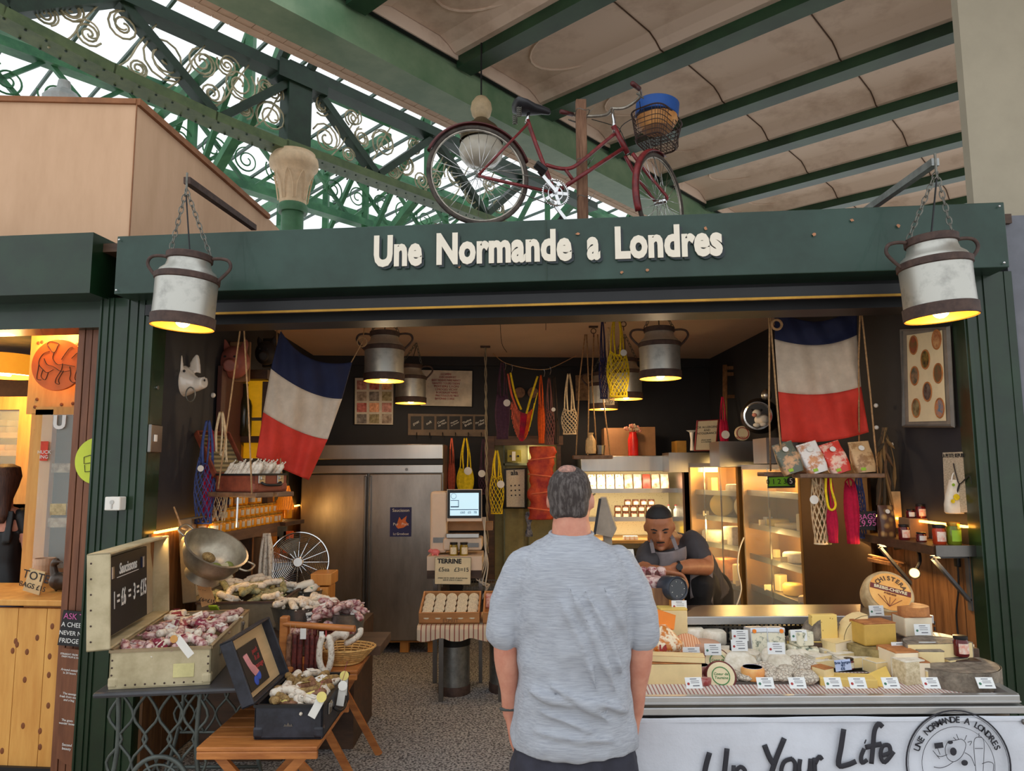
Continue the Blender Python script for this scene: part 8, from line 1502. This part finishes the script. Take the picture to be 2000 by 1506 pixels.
for px, py, r, h, m, rt, lb in [(1500, 1328, .042, .03, M_wrin, (.3, 0, 0), 'greyish wrinkled goat cheese right of the orange wrapped one'), (1512, 1335, .036, .026, M_wrin, (.2, .2, 0), 'small wrinkled goat cheese in front, left of the pair'), (1519, 1305, .052, .03, M_rindw, (.75, .2, .1), 'big white flower shaped cheese behind the goat pair'), (1532, 1315, .048, .03, M_rindw, (.7, -.2, .2), 'white creased cheese leaning on the flower shaped one'), (1558, 1300, .036, .026, M_rindw, (.6, 0, .2), 'white small cheese in the middle gap, left'), (1574, 1298, .034, .026, M_rindw, (.6, .2, -.2), 'white small cheese in the middle gap, right'), (1568, 1315, .04, .034, M_wrin, (.5, .1, .1), 'speckled wrinkled cheese leaning in the middle'), (1583, 1322, .04, .03, M_wrin, (.55, -.2, .1), 'speckled wrinkled cheese at the right of the middle group'), (1545, 1330, .036, .028, M_wrin, (.05, 0, 0), 'ash goat cheese behind the pair of tickets'), (1533, 1338, .034, .026, M_wrin, (.05, 0, 0), 'ash goat cheese at the front edge, left'), (1582, 1343, .038, .034, M_wrin, (.1, 0, 0), 'ash goat cheese at the front edge, right'), (1462, 1338, .03, .018, M_wrin, (.0, 0, 0), 'flat grey goat cheese beside the orange wrapped one')]: cw('goat_cheese' if m is M_wrin else 'white_bloomy_cheese', lb, dk(px, py)+V((0, .035, .01)), r, h, m, rot=rt, rim=.4)
# middle
p = dk(1592, 1258)+V((0, .06, 0)); wedge('half_tomme', 'lower half tomme of holey yellow cheese', dk(1620, 1292)+V((0, .07, 0)), .12, PI*.95, .055, M_holes, M_rindg, rz=PI/2)
pz = at(1596, 1247, 3.22); wedge('holey_cheese', 'upright rounded piece of holey yellow cheese with grey rind at the back', pz+V((.015, .03, 0)), .075, PI*.98, .05, M_holes, M_rindg, rot=(PI/2, -PI/2, .3)); block('holey_cheese_piece', 'holey yellow cut face block leaning on the grey rinded piece', pz+V((.02, -.02, -.004)), (.095, .025, .09), M_holes, .12)
tag(MB().rbox(pz+V((.01, .01, -.016)), (.16, .14, .02), .004).obj('cheese_board', M_plankd), 'dark board under the upright holey cheese', 'board')
for px, py, s_, lb, zz in [(1567, 1292, .05, 'lower left blue veined cube', 0), (1592, 1294, .045, 'lower right blue veined cube', 0), (1576, 1292, .052, 'top blue veined cube of the little heap', .056)]: block('blue_cheese_cube', lb+' behind the white small cheeses', dk(px, py)+V((0, .05, zz)), (s_*1.25, s_, s_*.9), M_blue, R.uniform(-.3, .3))
p = at(1662, 1250, 3.2); wedge('goat_gouda_wedge', 'upright pale goat cheese wedge at the back centre right', p+V((.055, .03, 0)), .092, PI/2, .06, M_pastew, M_paste, rot=(PI/2, -2.356, .05)) ; wedge('goat_gouda_wedge', 'pale goat cheese wedge lying below the upright one', dk(1672, 1290)+V((.03, .06, 0)), .12, 1.6, .06, M_pastew, M_paste, rz=PI*.93); tag(MB().rbox(p+V((.0, .04, -.04)), (.14, .1, .075), .006).obj('riser_block', M_plankd), 'dark riser block under the upright goat wedge', 'block')
p = dk(1738, 1305)+V((0, .1, .0)); wedge('dark_speckled_cheese', 'large greenish speckled cheese under the yellow brown block', p, .1, 4.2, .06, M_blue, mat('green speckled rind', (170, 150, 100), .8, rgb2=(120, 104, 64), sc=20, bump=.3), rz=-1.2); block('yellow_brown_block', 'yellow cheese block with browned rind, centre right', p+V((-.01, .0, .075)), (.12, .08, .075), mat('golden paste', (206, 166, 80), .5, var=.1), .15, M_brown_r)
for px, py, kind, a1_, a2_, m, rd, lb in [(1612, 1312, 1, .038, .028, M_wrin, 0, 'small ash cheese left of the slate board'), (1600, 1303, 1, .036, .03, M_rindw, 0, 'small white cheese below the blue veined heap'), (1728, 1322, 0, .07, .04, M_paste, M_rindw, 'ivory piece between the yellow triangle and the tall block'), (1700, 1298, 0, .075, .05, M_holes, M_rindg, 'holey piece behind the fat brie'), (1477, 1300, 1, .04, .03, M_rindw, 0, 'white cheese in front of the foil blue packs'), (1425, 1300, 1, .04, .028, M_pastew, 0, 'pale cheese right of the upper green labelled one'), (1385, 1318, 1, .032, .022, M_rindw, 0, 'tiny white cheese left of the lower green labelled one'), (1436, 1335, 1, .034, .022, M_wrin, 0, 'flat grey cheese right of the lower green labelled one'), (1640, 1285, 0, .09, .045, M_holes, M_rindw, 'yellow cut piece behind the brie slices'), (1875, 1322, 0, .08, .05, M_paste, M_rindg, 'ivory block tucked behind the small yellow block'), (1545, 1275, 1, .04, .035, M_rindw, 0, 'white round cheese behind the right foil pack')]:
    q0 = dk(px, py)+V((0, .05, .004)); cw('small_cheese', lb, q0, a1_, a2_, m, rot=(.25, 0, 0), rim=.35) if kind else block('cheese_piece', lb, q0, (a1_, .06, a2_), m, R.uniform(-.5, .5), rd)
# brie slices, slate, blue price card, jar
tag(MB().rbox(dk(1655, 1325)+V((0, .05, .002)), (.28, .13, .012), .004).obj('slate_board', M_slate), 'dark slate board under the brie slices', 'board')
for i, (px, py, a_, lb) in enumerate([(1632, 1307, .2, 'long brie slice at the left of the slate board'), (1662, 1298, -.1, 'upper brie slice behind the blue written card'), (1676, 1303, .1, 'brie slice with creamy edge at the back right'), (1692, 1318, 0, 'fat white brie piece right of the little jar'), (1621, 1320, .1, 'brie piece under the blue written card')]): wedge('brie_piece', lb, dk(px, py)+V((.05, .06, .014)), .12, .5, .026+.006*(i == 3), M_paste, M_rindw, rz=PI+a_)
board('written_card', 'pale blue card hand written in ink, brie burger', 'price card', [(1629, 1290), (1660, 1287), (1664, 1308), (1633, 1312)], 2.86, mat('pale blue card', (190, 204, 236), .7), [('Brie burger', .5, .25, .014, M_scr), ('4/1', .5, .5, .014, M_scr), ('£6', .45, .8, .016, M_scr)], tracer=lambda x, y, o: at(x, y, o), th=.002)
o = jar('tiny dark red jam jar on the slate board beside the blue card', 'jar', .042, .02, M_jam, M_blk, M_lab); o.location = dk(1668, 1318)+V((0, .04, .012))
tri = MB().prism([(-.11, -.03), (.06, -.07), (.09, .05)], .02); o = tri.obj('yellow_cheese_triangle', M_pastey); o.location = dk(1713, 1342)+V((0, .05, .012)); o.rotation_euler = (.45, 0, .1); tag(o, 'large thin yellow cheese triangle leaning at the front', 'cheese')
block('yellow_slab', 'long flat yellow cheese slab at the front edge', dk(1660, 1342)+V((0, .035, 0)), (.17, .07, .026), M_holes, -.15); block('brown_rind_piece', 'small upright cheese piece with a brown rind beside the yellow slab', dk(1615, 1338)+V((0, .03, 0)), (.045, .05, .05), M_paste, .5, M_brown_r)
# right group
for px, py, d_, m, rz, rd, lb in [(1768, 1325, (.08, .1, .085), M_pastew, .1, M_brown_r, 'tall ivory block with orange top at the right group back'), (1824, 1322, (.085, .07, .08), M_paste, -.05, M_rindg, 'ivory block behind the white textured piece'), (1789, 1341, (.075, .06, .075), mat('crumbly white paste', (226, 212, 180), .8, rgb2=(190, 172, 136), sc=70, bump=.4), .25, M_rindw, 'crumbly white textured piece at the front right'), (1810, 1340, (.045, .06, .07), M_pastew, -.1, M_brown_r, 'narrow ivory piece beside the crumbly white one'), (1848, 1343, (.1, .06, .048), M_paste, -.08, M_rindw, 'small yellow block with a white crust at the front right')]: block('cheese_block', lb, dk(px, py)+V((0, .045, 0)), d_, m, rz, rd)
p = dk(1905, 1345)+V((-.02, .12, 0)); wedge('grey_half_cheese', 'big half wheel with grey mottled rind at the right end', p, .14, PI*1.15, .055, M_paste, M_rindg, rz=-PI/2+.4); wedge('cut_cheese', 'yellow cut half wheel resting on the grey half wheel', p+V((-.015, .02, .068)), .115, PI*.96, .052, M_paste, M_rindg, rz=PI/2+.1); 
for px, py, r, rz, lb in ((1790, 1290, .07, 1.9, 'pale yellow rounded wedge left of the right hand tickets'), (1850, 1290, .1, 2.6, 'pale yellow rounded wedge right of the right hand tickets'), (1815, 1262, .1, 2.0, 'pale cheese slab under the topmost ticket')): wedge('smooth_wedge', lb, at(px, py, 3.08 if py > 1270 else 3.2)+V((0, .0, 0)), r, 1.9, .05 if py > 1270 else .03, M_paste, M_pastew, rz=rz-PI/2)
tag(MB().rbox((at(1815, 1300, 3.15).x, 3.14, .955), (.26, .26, .06), .004).obj('riser_block', M_plankd), 'dark riser block under the right hand wedges', 'block')
p = at(1783, 1240, 3.2); block('pinkish_block', 'pinkish goat gouda block on the right stack', p, (.1, .08, .07), M_pastew, .05, M_brown_r); wedge('lit_cheese_top', 'rounded amber cheese piece lit by the spotlight on top of the right stack', p+V((-.0, .01, .087)), .06, PI*1.2, .03, M_paste, M_brown_r, rz=-.9)
jj = jar('dark red jam jar hanging by its lid beside the plank wall at the counter', 'jar', .078, .028, M_jam, M_blk, MC['pink jam label']); jj.location = at(1878, 1281, 2.97); tag(MB().rbox(at(1878, 1284, 2.99)+V((0, 0, -.01)), (.1, .1, .02), .004).obj('small_stand', M_plankd), 'small dark stand under the jam jar', 'stand')
# big lettered wheel
n_ = V((-.12, -1, .62)).normalized(); wc = at(1737, 1158, 3.5); BW_ = frame4(wc, V((1, -.1, -.1)), n_.cross(V((1, -.1, -.1))));
BW_ = align(n_, wc, V((1, -.12, -.35))); wh = thing('big_round_cheese', 'big whole cheese wheel with orange printed face leaning on the ledge under the spotlight', 'cheese', wc, rot=BW_.to_euler()); WM[wh.name] = BW_.copy()
MB().lathe([(0, -.1), (.085, -.1), (.112, -.075), (.116, -.03), (.108, .002), (.098, .01), (0, .012)], 44, cap=False).obj('wheel_body', mat('pale crusty rind', (206, 180, 136), .7, rgb2=(170, 140, 98), sc=18, bump=.35), wh, smooth=60)
MB().lathe([(0, .0135), (.092, .0135)], 40, cap=False).obj('printed_face', mat('orange printed label', (222, 150, 66), .45, rgb2=(236, 180, 100), sc=10), wh); 
for sgn in (1,):
    s_ = 'CHISTERA'
    for i, ch in enumerate(s_): a = math.radians(150-i*17); o = text(ch, .03, M_plankd, 'lettering', wh, Mx.Translation((.066*math.cos(a), .066*math.sin(a), .015)) @ Mx.Rotation(a-PI/2, 4, 'Z'), bold=.0006)
MB().box((0, .01, .0145), (.178, .026, .001)).obj('brown_band', mat('maroon band', (110, 36, 30), .5), wh); text('BREBIS-CHEVRE', .021, M_cardb, 'lettering', wh, Mx.Translation((0, .01, .0155)), bold=.0006); text('PYRENEES', .012, MC['maroon band'], 'lettering', wh, Mx.Translation((0, -.013, .0155)))
for k in range(5): MB().tube([(0, -.075, .015), ((k-2)*.026, -.028, .015)], .0012, 4).obj('ray_print', MC['maroon band'], wh)
tag(MB().rbox(wc+V((-.03, .1, -.06)), (.12, .02, .1), .004).obj('wheel_prop', M_plankd), 'dark prop behind the big lettered wheel', 'stand')
# ledge items: crate of crumbs, black round device, written board, till back
cr_ = at(1285, 1203, 3.4); cr3 = crate('old dark wooden box with pink mottled packs on the counter ledge', V((cr_.x-.04, 3.5, zl_+.001)), .3, .24, .12, 0, M_plank); tag(MB().rbox((at(1272, 1165, 3.5).x, 3.5, zl_+.125), (.11, .1, .07), .02).obj('pink_pack', M_sp, smooth=True), 'pink mottled wrapped pack in the old wooden box', 'packet')
for k in range(6): tag(MB().rbox((0, 0, 0), (.05, .04, .05), .015, Mx.Translation((at(1245+k*9, 1130, 3.62).x, 3.6, zl_+.15+.015*(k % 2))) @ Mx.Rotation(k, 4, 'Z')).obj('small_pack', M_sp if k % 2 else M_sd, smooth=True), 'small glossy wrapped pack heaped behind the old wooden box', 'packet', 'small packs behind the wooden box')
tag(MB().rbox((at(1270, 1150, 3.62).x, 3.6, zl_+.06), (.28, .09, .12), .006).obj('pack_tray', M_plankd), 'dark tray of small packs behind the old wooden box', 'tray')
dv = at(1323, 1150, 3.36); DVM = align(V((.35, -1, .1)), dv, (1, 0, 0)); dv_ = thing('round_device', 'chunky black round device with a glossy dial facing the street', 'device', tuple(dv)); MB().lathe([(0, -.1), (.05, -.1), (.056, -.09), (.056, 0), (.05, .008), (.044, .004)], 32, DVM, cap=False).obj('housing', mat('blue black housing', (46, 52, 64), .4), dv_, world=True, smooth=40); MB().lathe([(0, .002), (.044, .002)], 28, DVM, cap=False).obj('dial', mat('glossy dial', (12, 14, 20), .1, coat=.5), dv_, world=True)
for k in range(7): a = k*.9; MB().tube([DVM @ V((.03*math.cos(a), .03*math.sin(a), .004)), DVM @ V((.036*math.cos(a), .036*math.sin(a), .004))], .0012, 4).obj('dial_mark', M_white, dv_, world=True)
MB().rbox(dv+V((0, .05, -.07)), (.07, .08, .05), .008).obj('base', M_pine, dv_, world=True)
board('round_corner_sign', 'white printed board half hidden behind the customer shoulder', 'sign', [(1200, 1073), (1237, 1073), (1243, 1112), (1205, 1114)], 3.55, M_white, [('OF', .6, .2, .03, M_ink, dict(bold=.001)), ('WEEK', .45, .42, .03, M_ink, dict(bold=.001)), ('- - - -\n- - - -', .5, .75, .02, M_ink)], tracer=lambda x, y, o: at(x, y, o))
tb4 = thing('till_screen_back', 'grey plastic back of a tilted till screen beside the customer ear', 'till', tuple(at(1185, 1045, 3.7))); Pp = [at(1160, 1042, 3.7), at(1172, 972, 3.7), at(1183, 972, 3.72), at(1204, 1035, 3.75), at(1196, 1050, 3.75)]
MB().add([p for p in Pp]+[p+V((.02, .12, 0)) for p in Pp], [(0, 1, 2, 3, 4), (9, 8, 7, 6, 5)]+[(i, i+5, (i+1) % 5+5, (i+1) % 5) for i in range(5)]).obj('shell', mat('grey till plastic', (150, 138, 124), .5), tb4, world=True); MB().beam(at(1161, 1044, 3.69), at(1172, 974, 3.69), .012, .012).obj('dark_edge', M_black, tb4, world=True); MB().beam(at(1186, 1045, 3.8), at(1190, 1110, 3.8), .05, .04).rbox((at(1190, 1180, 3.8).x, 3.8, 1.15), (.22, .2, .03), .008).obj('stand', MC['grey till plastic'], tb4, world=True)
tag(MB().rbox((at(1200, 1100, 3.95).x+.05, 3.95, .57), (.5, .3, 1.12), .01).obj('till_plinth', M_steeld), 'steel plinth carrying the till behind the counter', 'plinth')
